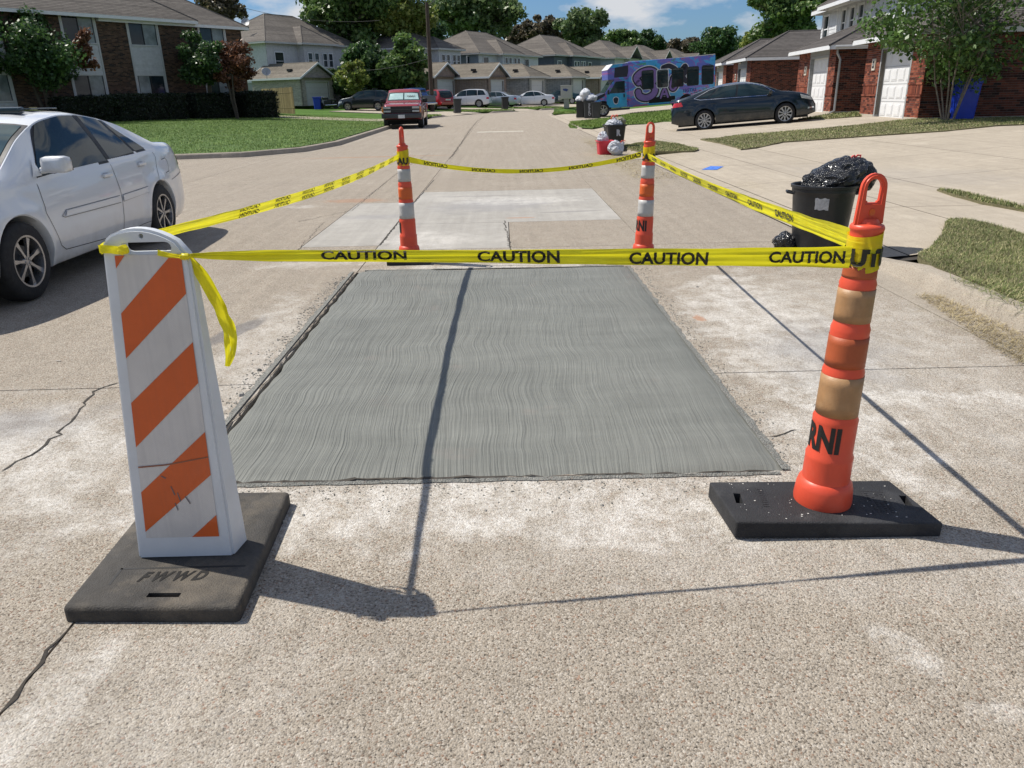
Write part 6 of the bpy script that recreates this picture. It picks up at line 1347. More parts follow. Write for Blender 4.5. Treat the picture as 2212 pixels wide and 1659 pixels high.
def roof(fr,parent,u0,u1,w0,w1,ze,rise,ov,mat,kind='hip',axis='u',fasc=None,h=.15,ends=(True,True),fh=.16,gable_mat=None):
    """hip or gable roof on rectangle; axis = direction of the ridge; ends: hip(True) or gable(False) at low and high end"""
    a0,a1,b0,b1=(u0-ov,u1+ov,w0-ov,w1+ov)
    def c(a,b,z): return fr.c(a,b,z) if axis=='u' else fr.c(b,a,z)
    if axis!='u': a0,a1,b0,b1=w0-ov,w1+ov,u0-ov,u1+ov
    hb=(b1-b0)/2; mb=(b0+b1)/2; r0=a0+(hb if ends[0] else 0); r1=a1-(hb if ends[1] else 0)
    if r0>r1: r0=r1=(r0+r1)/2
    zr=ze+rise
    R=empty2('roof',parent); F_=[[c(a0,b0,ze),c(a1,b0,ze),c(r1,mb,zr),c(r0,mb,zr)],[c(a1,b1,ze),c(a0,b1,ze),c(r0,mb,zr),c(r1,mb,zr)]]
    if ends[0]: F_.append([c(a0,b1,ze),c(a0,b0,ze),c(r0,mb,zr)])
    if ends[1]: F_.append([c(a1,b0,ze),c(a1,b1,ze),c(r1,mb,zr)])
    m=MB()
    for f in F_: m.add([Vector(v)-Vector((0,0,.03)) for v in f],[tuple(range(len(f)))])
    m.add([Vector(c(a0,b0,ze-.03)),Vector(c(a1,b0,ze-.03)),Vector(c(a1,b1,ze-.03)),Vector(c(a0,b1,ze-.03))],[(0,1,2,3)])
    R=m.build('roof',M_trimg,parent)
    V0=[]; 
    for f in F_: courses(f,mat,R,'shingles',h)
    m=MB(); fm=fasc or M_fasg
    def edge(p,q,t=.03):
        p=Vector(p);q=Vector(q); d=(q-p).normalized(); s_=Vector((d.y,-d.x,0)).normalized()*t
        V=[p+Vector((0,0,.012)),q+Vector((0,0,.012)),q-Vector((0,0,fh)),p-Vector((0,0,fh))]; m.add(V+[v+s_ for v in V],[(0,1,2,3),(7,6,5,4),(0,4,5,1),(3,2,6,7),(1,5,6,2),(0,3,7,4)])
    edge(c(a0,b0,ze),c(a1,b0,ze)); edge(c(a1,b1,ze),c(a0,b1,ze))
    if ends[0]: edge(c(a0,b1,ze),c(a0,b0,ze))
    if ends[1]: edge(c(a1,b0,ze),c(a1,b1,ze))
    for k,(aa,e) in enumerate(((a0,ends[0]),(a1,ends[1]))):
        if not e: edge(c(aa,b0,ze),c(aa,mb,zr)); edge(c(aa,mb,zr),c(aa,b1,ze))
    m.build('fascia',fm,R)
    # ridge and hip caps
    m=MB(); lines=[(c(r0,mb,zr),c(r1,mb,zr))]
    if ends[0]: lines+=[(c(a0,b0,ze),c(r0,mb,zr)),(c(a0,b1,ze),c(r0,mb,zr))]
    if ends[1]: lines+=[(c(a1,b0,ze),c(r1,mb,zr)),(c(a1,b1,ze),c(r1,mb,zr))]
    for p,q in lines:
        if (Vector(p)-Vector(q)).length>.05: m.tube([Vector(p)+Vector((0,0,.0)),Vector(q)+Vector((0,0,.0))],.055,6)
    m.build('ridge_cap',mat,R); return R
def empty2(name,parent): return None
def window(fr,A,d,u0,u1,z0,z1,parent,frame=M_fas,pane=M_win,rail='h',fw=.06,cur=None,proud=.03):
    A=Vector(A); d=Vector(d).normalized(); nn=Vector((d.y,-d.x))*(1 if fr.right else -1)
    def pt(s_,o,z): q=A+d*s_+nn*o; return fr.c(q.x,q.y,z)
    def bx(m,a,b,o0,o1,c,e): V=[pt(s_,o,z) for z in (c,e) for o in (o0,o1) for s_ in (a,b)]; m.add(V,[(0,2,3,1),(4,5,7,6),(0,1,5,4),(2,6,7,3),(0,4,6,2),(1,3,7,5)])
    m=MB(); bx(m,u0-fw,u0,-.05,proud,z0-fw,z1+fw); bx(m,u1,u1+fw,-.05,proud,z0-fw,z1+fw); bx(m,u0,u1,-.05,proud-.002,z1,z1+fw); bx(m,u0,u1,-.05,proud+.02,z0-fw,z0)
    w=m.build('window',frame,parent)
    m=MB(); bx(m,u0,u1,-.06,-.02,z0,z1); m.build('pane',pane,w)
    m=MB()
    if rail=='h': bx(m,u0,u1,-.02,.005,(z0+z1)/2-.025,(z0+z1)/2+.025)
    elif rail=='v': bx(m,(u0+u1)/2-.025,(u0+u1)/2+.025,-.02,.005,z0,z1)
    m.build('rail',frame if rail=='h' else M_trim,w)
    if cur: m=MB(); a=u0+(u1-u0)*cur[0]; b=u0+(u1-u0)*cur[1]; bx(m,a,b,-.019,-.012,z0,z1); m.build('blind',M_wing,w)
    return w
def garage_door(fr,A,d,u0,u1,z0,z1,parent,mat,detail=True,rec=.14,openfrac=0):
    A=Vector(A); d=Vector(d).normalized(); nn=Vector((d.y,-d.x))*(1 if fr.right else -1)
    def bx(m,a,b,o0,o1,c,e):
        V=[]; 
        for z in (c,e):
            for o in (o0,o1):
                for s_ in (a,b): q=A+d*s_+nn*o; V.append(fr.c(q.x,q.y,z))
        m.add(V,[(0,2,3,1),(4,5,7,6),(0,1,5,4),(2,6,7,3),(0,4,6,2),(1,3,7,5)])
    m=MB(); bx(m,u0,u1,-rec-.04,-rec,z0+(z1-z0)*openfrac,z1); D_=m.build('garage_door',mat,parent)
    if openfrac: m=MB(); bx(m,u0,u1,-rec-1.6,-rec-1.5,z0,z1); m.build('dark_interior',M_dark,parent)
    nr=4; 
    for r in range(nr):
        a=z0+(z1-z0)*r/nr; b=z0+(z1-z0)*(r+1)/nr
        if openfrac and a<z0+(z1-z0)*openfrac-.01: continue
        if detail:
            for k in range(4):
                p=u0+(u1-u0)*(k+.12)/4; q=u0+(u1-u0)*(k+.88)/4; m=MB(); bx(m,p,q,-rec,-rec+.012,a+.09,b-.09); bx(m,p+.05,q-.05,-rec+.011,-rec+.02,a+.13,b-.13); m.build('door_panel',mat,D_)
        m=MB(); bx(m,u0,u1,-rec,-rec+.006,b-.012,b); 
        if r<nr-1: m.build('door_joint',M_trimg,D_)
    m=MB(); f=.10
    bx(m,u0-f,u0,-rec-.05,.012,z0,z1+f); bx(m,u1,u1+f,-rec-.05,.012,z0,z1+f); bx(m,u0,u1,-rec-.05,.010,z1,z1+f); m.build('door_frame',M_trimg if mat is M_door else M_fasg,D_)
    return D_
# ---- right-hand duplex with two brick garages ----
er=Vector((.087,.996)); nr_=Vector((-.996,.087))  # along street, towards the street
def brick_garage(fr,u0,u1,w0,w1,door,zh,rise,nind,number,dmat=M_door,pipe=False,lampx=True,ends=(False,True),front=True):
    """front wall at w1 facing the street, side wall at u0 facing the camera"""
    t=fr.t; L=u1-u0
    # front: travel so that outward is on the right: for right-handed frames outward(+w) needs direction -u
    A=(u1,w1); d=(-1,0); dd=(u1-door[1],u1-door[0])
    if fr.right is False: pass
    wf=wall(fr,(u1,w1),(u0,w1),.12,zh,[(dd[0],dd[1],.0,2.28)],None,t,'front_wall',M_brA,nind,mortar=M_mortar)
    wsd=wall(fr,(u0,w1),(u0,w0),.12,zh,[],None,t,'side_wall',M_brC,nind,mortar=M_mortarD)  # shaded side: its shade is carried by darker brick and mortar colours
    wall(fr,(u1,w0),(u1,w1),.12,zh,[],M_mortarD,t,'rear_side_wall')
    m=MB(); 
    def bx(a,b,c,e,z0,z1,mm=m): mm.add([fr.c(u,w,z) for z in (z0,z1) for w in (c,e) for u in (a,b)],[(0,2,3,1),(4,5,7,6),(0,1,5,4),(2,6,7,3),(0,4,6,2),(1,3,7,5)])
    bx(u0-.02,door[0]-.10,w0,w1+.02,-.3,.12); bx(door[1]+.10,u1+.02,w1-.3,w1+.02,-.3,.12); m.build('foundation',M_found,t)
    garage_door(fr,(u1,w1),(-1,0),dd[0],dd[1],.02,2.18,t,dmat)
    # projecting bands on the piers
    for (a,b) in ((u0-.012,door[0]-.11),(door[1]+.11,u1)):
        for z in (.72,1.06):
            m=MB(); k=int((b-a)/.213); 
            for i in range(k+1): p=a+i*.213; q=min(p+.203,b); (q-p>.03) and bx(p,q,w1-.02,w1+.035,z,z+.057,m)
            o=m.build('band_brick',M_brA,t)
        m=MB(); p=a
        while p<b-.05: bx(p,p+.056,w1-.01,w1+.018,.787,1.05,m); p+=.067
        m.build('soldier_course',M_brA,t); 
    m=MB(); bx(door[0]-.12,door[1]+.12,w1-.06,w1+.02,2.29,zh+.02,m); m.build('header_board',M_trimg,t)
    for k in (-1,1):
        m=MB(); M0=Vector(fr.c((door[0]+door[1])/2+.4+k*.09,w1+.09,2.52)); m.lathe([(.0,-.05),(.03,-.05),(.055,.06),(.05,.065),(0,.03)],12,Matrix.Translation(M0)@Matrix.Rotation(RAD(30*k),4,'X')@Matrix.Rotation(RAD(120),4,'Y')); m.build('flood_lamp',plain('lamp_cream',(.5,.45,.38),.4),t,True)
    m=MB(); nx_=door[1]+.62 if number else None
    if number:
        bx(nx_-.15,nx_+.15,w1-.02,w1+.045,1.55,1.92,m); q=m.build('number_frame',plain('cream_stone',(.55,.50,.42),.7),t); m=MB(); bx(nx_-.09,nx_+.09,w1+.045,w1+.052,1.62,1.85,m); m.build('number_plate',M_trim,q)
        V,Fc=text_geo(number,.13,.002,align='CENTER'); obj('house_number',[fr.c(nx_-v[0]*.7,w1+.055,1.69+v[1]) for v in V],Fc,M_fas,q)
    if pipe:
        m=MB(); m.tube([fr.c(u0-.06,w1-.0,zh+.0),fr.c(u0-.10,w1+.0,zh-.22),fr.c(u0-.07,w1-.14,zh-.45),fr.c(u0-.07,w1-.14,.15),fr.c(u0-.07,w1+.05,.05)],.045,8); m.build('downpipe',M_metal,t,True)
        m=MB(); m.tube([fr.c(u0-.42,w1+.2,zh+.0),fr.c(u0-.42,w1-6,zh+.0)],.06,8); m.build('gutter',M_fasg,t,True)
    roof(fr,t,u0,u1,w0,w1,zh+.06,rise,.42,M_shd,axis='w',fasc=M_fas,ends=ends,h=.14,fh=.15)
z_=.44
fA=Frame((12.56,24.43),er,nr_,z_)
hA=fA.root('nearest red brick garage house on the right with white siding upper storey')
brick_garage(fA,0,5.06,-7.5,0,(1.14,3.58),2.5,1.35,300,'131',ends=(False,True))
fB=fA
brick_garage(fA,8.36,13.7,-6.5,.05,(9.34,11.78),2.5,1.30,300,'133',pipe=True,ends=(False,True))
# two-storey block behind
bu0,bu1,bw=8.6,19.7,-2.5
op=[]
W_=[(9.0,9.7,3.45,4.55),(13.5,14.1,3.4,4.45),(14.7,15.25,3.4,4.45),(15.9,16.45,3.35,4.45),(18.5,19.3,3.2,4.4)]
m=MB(); m.add([fA.c(u,w,z) for z in (0,4.6) for w in (bw-9,bw-.06) for u in (bu0+.05,bu1)],[(0,2,3,1),(4,5,7,6),(0,1,5,4),(2,6,7,3),(0,4,6,2),(1,3,7,5)]); core=m.build('upper_storey',M_sdw,hA)
for (a,b,c,d) in wall_rects(bu0,bu1,2.6,4.65,[(q[0]-.06,q[1]+.06,q[2]-.06,q[3]+.06) for q in W_]):
    courses([fA.c(b,bw,c),fA.c(a,bw,c),fA.c(a,bw,d),fA.c(b,bw,d)],M_sdw,core,'siding_board',.17,.018,objs=True)
courses([fA.c(bu0,bw,2.6),fA.c(bu0,bw-9,2.6),fA.c(bu0,bw-9,4.65),fA.c(bu0,bw,4.65)],M_sdw,core,'siding_board',.17,.018,objs=True)
for q in W_: window(fA,(bu1,bw),(-1,0),bu1-q[1],bu1-q[0],q[2],q[3],hA,fw=.09,proud=.05)
for u in (bu0+.05,12.6,17.2): m=MB(); m.add([fA.c(a,w,z) for z in (2.6,4.65) for w in (bw-.02,bw+.03) for a in (u-.07,u+.07)],[(0,2,3,1),(4,5,7,6),(0,1,5,4),(2,6,7,3),(0,4,6,2),(1,3,7,5)]); m.build('corner_board',M_fas,hA)
roof(fA,hA,bu0,bu1,bw-9,bw,4.7,2.6,.45,M_shd,axis='u',fasc=M_fas,h=.16)
roof(fA,hA,12.8,17.0,bw-4,bw+.7,4.68,1.5,.3,M_shd,axis='w',fasc=M_fas,ends=(False,True),h=.16)
m=MB(); m.tube([fA.c(.4,.95-1.4,.5),fA.c(.42,.80-1.4,.62),fA.c(.4,.95-1.4,.72)],.02,6)
# second right-hand house further up
fC=Frame((14.35,47.5),er,nr_,z_); hC=fC.root('second red brick garage house on the right behind the dark teal sedan')
brick_garage(fC,0,5.2,-6.5,0,(1.2,3.6),2.62,1.5,200,'135',ends=(False,True)); brick_garage(fC,7.6,12.8,-6.5,0,(8.8,11.2),2.62,1.5,100,None,ends=(False,True))
roof(fC,hC,9,22,-12,-5.5,3.3,1.8,.45,M_shd,axis='u',fasc=M_fas,h=.16)
m=MB(); m.add([fC.c(u,w,z) for z in (0,3.28) for w in (-12,-5.6) for u in (9,22)],[(0,2,3,1),(4,5,7,6),(0,1,5,4),(2,6,7,3),(0,4,6,2),(1,3,7,5)]); m.build('rear_wing',M_sdw,hC)
# ---- apartment building on the left ----
P1=Vector((-16.60,54.31)); e1=Vector((math.sin(RAD(34.5)),math.cos(RAD(34.5)))); n1=Vector((e1.y,-e1.x))
Lw=30.; PA=P1-e1*Lw
fP=Frame(PA,e1,n1,.42); apt=fP.root('long two-storey brown brick apartment building behind the left lawn','apartment building','apartment_building')
# frame is left-handed (outward on the right of e): wall runs A->B along e
cols=[(-11.38,-9.72),(-7.67,-6.0),(-3.05,-1.36),(-16.4,-14.7),(-21,-19.3)]
op=[(Lw+a-.08,Lw+b+.08,.0,5.5) for a,b in cols]
wall(fP,(0,0),(Lw,0),.0,5.52,op,None,apt,'front_wall',M_brB,300,mortar=M_mortarD,pitch=(.213,.0677))
wall(fP,(Lw,0),(Lw,-10),.0,5.52,[],None,apt,'end_wall',M_brB,0,mortar=M_mortarD)
for i,(a,b) in enumerate(cols):
    u0,u1=Lw+a,Lw+b
    window(fP,(0,0),(1,0),u0,u1,4.16,5.42,apt,M_trimg if i>2 else M_fasg,M_win,'v',.07,cur=(.52,.97),proud=.03)
    window(fP,(0,0),(1,0),u0,u1,1.28,2.50,apt,M_fasg,M_win,'v',.07,cur=(.05,.45) if i==1 else (.52,.97),proud=.03)
    courses([fP.c(u0-.07,.0,2.57),fP.c(u1+.07,0,2.57),fP.c(u1+.07,0,4.09),fP.c(u0-.07,0,4.09)],M_sdlb if False else M_sdc,apt,'siding_board',.18,.02,objs=True)
    courses([fP.c(u0-.07,.0,0),fP.c(u1+.07,0,0),fP.c(u1+.07,0,1.21),fP.c(u0-.07,0,1.21)],M_sdc,apt,'siding_board',.18,.02,objs=True)
    m=MB()
    for q in (u0-.11,u1+.11): m.add([fP.c(x,w,z) for z in (0,5.5) for w in (-.03,.045) for x in (q-.045,q+.045)],[(0,2,3,1),(4,5,7,6),(0,1,5,4),(2,6,7,3),(0,4,6,2),(1,3,7,5)])
    m.build('trim_board',M_fasg,apt)
roof(fP,apt,0,Lw-4.0,-10,0,5.56,3.6,.55,M_sh,axis='u',fasc=M_fas,h=.16,ends=(True,True),fh=.17)
roof(fP,apt,Lw-9.,Lw,-10,-.25,5.42,3.2,.5,M_sh,axis='u',fasc=M_fas,h=.16,ends=(True,True),fh=.17)
# ---- far row of houses ----
ef=Vector((.52,.855)); nf=Vector((.855,-.52))
def rotated(k): return ef,nf
def far_house(C,label,sid,roofm,garages,bz=.55,side_sid=None,brick=M_ft,L=12.6,dep=9,gable=False,wn=True,ze=5.45,rise=2.2):
    f=Frame(C,ef,nf,bz); t=f.root(label)
    m=MB(); 
    def bx(m,a,b,c,e,z0,z1): m.add([f.c(u,w,z) for z in (z0,z1) for w in (c,e) for u in (a,b)],[(0,2,3,1),(4,5,7,6),(0,1,5,4),(2,6,7,3),(0,4,6,2),(1,3,7,5)])
    bx(m,.06,L-.05,-dep,-.05,0,ze-.03); core=m.build('walls',M_trimg,t)
    courses([f.c(0,0,2.2),f.c(L,0,2.2),f.c(L,0,ze),f.c(0,0,ze)],sid,core,'siding_boards',.2,.02)
    courses([f.c(0,-dep,2.2),f.c(0,0,2.2),f.c(0,0,ze),f.c(0,-dep,ze)],side_sid or sid,core,'siding_boards',.2,.02)
    b0,b1=4.2,8.6
    m=MB(); bx(m,b0,b1,0,.75,2.9,ze-.03); bay=m.build('bay',M_trimg,t); courses([f.c(b0,.77,2.9),f.c(b1,.77,2.9),f.c(b1,.77,ze),f.c(b0,.77,ze)],sid,bay,'siding_boards',.2,.02); courses([f.c(b0-.02,0,2.9),f.c(b0-.02,.77,2.9),f.c(b0-.02,.77,ze),f.c(b0-.02,0,ze)],sid,bay,'siding_boards',.2,.02)
    if wn:
        for a,b in ((1.0,2.1),(11.0,12.0)): window(f,(0,.07),(1,0),a,b,3.4,4.95,t,M_fas,M_win,'h',.09)
        for a in (4.75,5.7,6.9,7.75): window(f,(0,.85),(1,0),a,a+.55,3.7,4.95,t,M_fas,M_win,'h',.08)
    roof(f,t,0,L,-dep,0,ze,rise,.5,roofm,axis='u',fasc=M_fasg,h=.2)
    roof(f,t,b0,b1,-4.4,.75,ze-.01,rise*.62,.45,roofm,axis='w',fasc=M_fasg,ends=(False,not gable),h=.2)
    # porch roof between the garages
    courses([f.c(3,2.3,2.35),f.c(9.5,2.3,2.35),f.c(9.0,.8,3.1),f.c(3.5,.8,3.1)],M_shd,core,'porch_shingles',.2)
    for g in garages: 
        px_,Y_,Lg,ln,gb,mt,op_=g; zh=2.45; K=Vector(AY(px_,215,Y_)[:2])-Vector(C); u0=K.dot(ef); w1=K.dot(nf); u1=u0+Lg; w0g=w1-ln
        wl=wall(f,(u0,w1),(u1,w1),0,zh,[(.65,u1-u0-.65,0,2.12)],mt,t,'garage_front'); wall(f,(u0,w0g),(u0,w1),0,zh,[],mt,t,'garage_side'); wall(f,(u1,w1),(u1,w0g),0,zh,[],mt,t,'garage_side')
        garage_door(f,(u0,w1),(1,0),.65,u1-u0-.65,0,2.1,t,M_doorg,detail=False,openfrac=op_)
        if gb:
            h_=(u1-u0)/2+.35; m=MB(); m.add([f.c(u0,w1-.01,zh),f.c(u1,w1-.01,zh),f.c((u0+u1)/2,w1-.01,zh+1.2)],[(0,1,2)]); m.build('gable_end',mt,t); m=MB(); p=Vector(f.c((u0+u1)/2+.1,w1+.08,zh+.62)); m.lathe([(0,-.05),(.06,-.02),(.05,.08),(0,.06)],8,Matrix.Translation(p)); m.build('flood_lamp',MATS['lamp_cream'],t)
        R_=roof(f,t,u0,u1,w0g,w1,zh+.03,1.35,.35,M_shg,axis='w',fasc=M_fas if gb else M_fasg,ends=(False,not gb),h=.2)
        m=MB(); p=f.c((u0+u1)/2-1.35,w1-2.2,zh+.95); bx(m,(u0+u1)/2-1.6,(u0+u1)/2-1.25,w1-2.2,w1-1.75,zh+.62,zh+.83); m.build('roof_vent',M_trim,R_)
    return f,t
def PX(px,Y): return (AY(px,230,Y)[0],Y)
far_house(PX(590,81.8),'leftmost far white house with brown hip roof and pale brick gabled garages',M_sdc,M_sh,[(654,77,4.25,6.5,True,M_ft,0),(818,85,4.2,6.5,True,M_ft,0)],bz=.85,L=13,ze=5.9,rise=3.0)
far_house(PX(892,89.9),'white house half hidden behind the telephone pole with a narrow gabled garage',M_sdw,M_sh,[(939.5,83.2,4.1,6.5,True,M_fr,0)],bz=.8,L=9,ze=5.6,rise=2.2)
far_house(PX(1037,99),'white sided far house with blue tinted end wall, in the middle of the far row',M_sdw,M_sh,[(1055,84.5,3.7,6,True,M_fr,.5),(1143,88.5,3.9,6,False,M_fg,0)],bz=.7,side_sid=M_sdlb,L=14.7,dep=10,ze=5.4,rise=2.9)
far_house(PX(1197,116),'slate blue far house with brown hip roof',M_sdb,M_sh,[(1233,94,3.9,6,False,M_fg,0),(1293,102,4.2,7,True,M_fr,0)],bz=.7,L=15.6,dep=10,ze=5.75,rise=3.)
far_house(PX(1325,134),'pale far house with a gabled bay, just left of the painted minibus',M_sdc,M_sh,[],bz=.6,side_sid=M_sdlb,gable=True,L=14,dep=10,ze=6.0,rise=3.)
far_house(PX(1402,152),'pale far house whose roof shows above the front of the painted minibus',M_sdc,M_sh,[],bz=.6,gable=True,L=14,dep=10,ze=6.1,rise=3.)
far_house(PX(1470,170),'farthest pale house whose roof shows above the tail of the painted minibus',M_sdc,M_sh,[],bz=.6,gable=True,L=14,dep=10,ze=6.2,rise=3.)
# dishes and vents on the left roofs
def dish(loc,s,label,az):
    t=empty('satellite_dish',loc,label,'satellite dish',az); m=MB(); m.lathe([(0,.0),(s*.5,.06*s),(s,.22*s),(s*.97,.25*s),(s*.5,.1*s),(0,.04*s)],20,Matrix.Translation((0,0,s*1.1))@Matrix.Rotation(RAD(62),4,'X')); m.build('reflector',M_metal,t,True)
    m=MB(); m.tube([(0,0,-.1),(0,0,s*.9)],.03,6); m.tube([(0,0,s*.6),(0,-s*1.2,s*1.3)],.02,6); m.build('mast',M_metal,t)
q=AY(530,45,84); dish((q[0],84,q[2]-.6),.42,'grey satellite dish high on the far left house roof',0); q=AY(575,155,78); dish((q[0],78,q[2]-.5),.42,'grey satellite dish on the low garage roof at the far left',.4)
# picket fence beside the hedge
M_pick=varied('cedar_picket',[(0,(.15,.125,.055)),(.5,(.21,.175,.08)),(1,(.27,.225,.11))],.85,.3,30,nscale=3)
A=Vector(AY(528,240,63)[:2]); B=Vector(AY(637,240,52)[:2]); A=Vector((AY(570,240,64)[0],64)); B=Vector((AY(637,240,57)[0],57)); n=38; d=(B-A)/n
FE=empty('picket_fence',(A.x,A.y,T(A.x,A.y)),'tan wooden picket fence beside the clipped hedge','fence')
for i in range(n):
    q=d*i; h=1.75+random.uniform(-.03,.03); m=MB(); a=math.atan2(d.y,d.x); M=Matrix.Translation((q.x,q.y,0))@Matrix.Rotation(a,4,'Z'); w=d.length*.94; m.prism([(0,0),(w,0),(w,h-.03),(w-.02,h),(.02,h),(0,h-.03)],-.01+.004*(i%2),.01+.004*(i%2),M); m.build('picket',M_pick,FE)
m=MB(); 
for z in (.4,1.4): m.tube([(0,.03,z),((B-A).x,(B-A).y+.03,z)],.04,4)
m.build('rail',M_pick,FE)
# ---------------- plants ----------------
def leaf_mat(name,a,b_,c_,tr=.38):
    m,n,b=shader(name); v=objco(n,True); c=ramp(n,island_rand(n),[(0,a),(.55,b_),(1,c_)]); c=mixc(n,1.,c,ramp(n,noise_n(n,v,.5,4,.6),[(.3,.7),(.7,1.3)]),'MULTIPLY')
    Lk(n,c,b.inputs['Base Color']); b.inputs['Roughness'].default_value=.42; b.inputs['Specular IOR Level'].default_value=.4
    t=N(n,'ShaderNodeBsdfTranslucent'); Lk(n,c,t.inputs[0]); mx=N(n,'ShaderNodeMixShader',i_0=tr); Lk(n,b.outputs[0],mx.inputs[1]); Lk(n,t.outputs[0],mx.inputs[2]); o=[x for x in n.nodes if x.type=='OUTPUT_MATERIAL'][0]; Lk(n,mx.outputs[0],o.inputs[0]); return m
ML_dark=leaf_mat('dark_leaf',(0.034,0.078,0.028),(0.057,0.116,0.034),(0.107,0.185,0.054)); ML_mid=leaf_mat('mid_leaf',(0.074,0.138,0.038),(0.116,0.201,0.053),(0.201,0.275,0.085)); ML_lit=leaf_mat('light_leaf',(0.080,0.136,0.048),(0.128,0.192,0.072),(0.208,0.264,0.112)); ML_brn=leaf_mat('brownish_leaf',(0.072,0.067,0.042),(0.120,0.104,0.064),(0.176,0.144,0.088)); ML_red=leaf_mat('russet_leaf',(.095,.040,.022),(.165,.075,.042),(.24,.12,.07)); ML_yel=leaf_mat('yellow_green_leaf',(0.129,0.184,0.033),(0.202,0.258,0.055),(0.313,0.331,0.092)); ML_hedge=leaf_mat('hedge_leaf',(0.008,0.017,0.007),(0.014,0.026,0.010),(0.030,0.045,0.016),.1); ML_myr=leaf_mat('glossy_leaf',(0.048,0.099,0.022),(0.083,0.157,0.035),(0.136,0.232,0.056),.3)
M_bark=plain('bark',(.085,.068,.052),.9,0,.3,8,.8,30); M_barkp=plain('pale_bark',(.19,.155,.12),.8,0,.25,9,.4,30)
def leaves(name,centers,radii,n,size,mat,parent,seed=0,shell=.55,flat=.8,local=None):
    """n leaf quads spread in ellipsoidal clumps"""
    r=np.random.default_rng(seed); C=np.array(centers,float); Rr=np.array(radii,float); 
    if Rr.ndim==1: Rr=np.stack([Rr]*3,1)
    wt=(Rr[:,0]*Rr[:,1]*Rr[:,2])**.66; k=r.choice(len(C),n,p=wt/wt.sum()); d=r.normal(size=(n,3)); d/=np.linalg.norm(d,axis=1)[:,None]; rad=(shell+(1-shell)*r.random(n)**.7)*(1+.12*r.normal(size=n)); P=C[k]+d*Rr[k]*rad[:,None]
    nn=d*.6+r.normal(size=(n,3))*.7+np.array([0,0,.35]); nn/=np.linalg.norm(nn,axis=1)[:,None]; a=np.cross(nn,r.normal(size=(n,3))); a/=np.linalg.norm(a,axis=1)[:,None]; b=np.cross(nn,a); s=size*r.uniform(.55,1.35,n)[:,None]
    V=np.stack([P-a*s*.5,P+b*s*flat*.5-nn*s*.08,P+a*s*.6,P-b*s*flat*.5-nn*s*.08],1).reshape(-1,3)
    me=bpy.data.meshes.new(name); me.vertices.add(n*4); me.vertices.foreach_set('co',V.ravel()); me.loops.add(n*4); me.loops.foreach_set('vertex_index',np.arange(n*4,dtype=np.int32)); me.polygons.add(n); me.polygons.foreach_set('loop_start',np.arange(0,n*4,4,dtype=np.int32)); me.update(calc_edges=True); me.materials.append(mat)
    return link(name,me,parent)
def tree(loc,h,rx,ry,rz,zc,label,mat,n,size,seed,trunk=.2,ncl=26,bark=M_bark,stems=1,spread=.0,group=None,cl=.30,extra=None,name='tree',shell=.25,gap=.0,lean=0):
    r=random.Random(seed); t=empty(name,loc,label,'tree' if name=='tree' else name.replace('_',' '),0,group); C=[];R=[]
    for i in range(ncl):
        while True:
            p=Vector((r.uniform(-1,1),r.uniform(-1,1),r.uniform(-1,1)))
            if p.length<1 and p.length>.25: break
        k=1-.25*max(0,p.z)+(-.15 if p.z<-.4 else 0); C.append((p.x*rx*k+lean*p.z,p.y*ry*k,zc+p.z*rz)); q=cl*r.uniform(.65,1.25)*min(rx,rz)*1.15; R.append((q*r.uniform(.9,1.4),q*r.uniform(.9,1.3),q*r.uniform(.6,1.)))
    C.append((0,0,zc)); R.append((rx*.66,ry*.66,rz*.66))
    m=MB(); tops=[]
    for s_ in range(stems):
        a=r.uniform(0,6.28) if stems>1 else 0; b=Vector((math.cos(a)*.12*(stems>1),math.sin(a)*.12*(stems>1),-.1)); e=Vector((math.cos(a)*spread,math.sin(a)*spread,zc-rz*.35)); mid=(b+e)/2+Vector((r.uniform(-.1,.1),r.uniform(-.1,.1),0)); m.tube([b,mid,e],[trunk,trunk*.8,trunk*.6],8); tops.append(e)
    for i,c in enumerate(C):
        e=tops[i%len(tops)]; c=Vector(c); mid=(e+c)/2+Vector((r.uniform(-.1,.1)*rx,r.uniform(-.1,.1)*ry,-.08*rz)); m.tube([e,mid,c],[trunk*.45,trunk*.28,trunk*.08],5)
        for _ in range(2): m.tube([mid,mid+(c-mid)*.6+Vector((r.uniform(-1,1),r.uniform(-1,1),r.uniform(-.3,1)))*R[i][0]*.8],[trunk*.16,trunk*.04],4)
    m.build('trunk',bark,t,True)
    leaves('crown',C,R,n,size,mat,t,seed,shell)
    if extra:
        ml,(cx,cy,cz,er_,ez),n2,sz2=extra; rr_=random.Random(seed+5); C2=[(cx+rr_.uniform(-1,1)*er_*.6,cy+rr_.uniform(-1,1)*er_*.6,cz+rr_.uniform(-1,1)*ez*.65) for _ in range(10)]; leaves('russet_foliage',C2,[er_*.42]*10,n2,sz2,ml,t,seed+9,.2)
    return t
def at(px,Y): x=AY(px,230,Y)[0]; return (x,Y,max(T(x,Y),0)-.02)
def zat(px,py,Y): return AY(px,py,Y)[2]
# crape myrtle by the near garage
tl=(12.75,23.1,T(12.75,23.1))
tree(tl,5.5,2.6,1.6,2.15,2.95,'multi-stemmed crape myrtle with glossy leaves in front of the nearest brick garage',ML_myr,10500,.115,3,.026,70,M_barkp,7,.75,name='tree',cl=.23,shell=.1)
bpy.data.objects[-1] if False else None
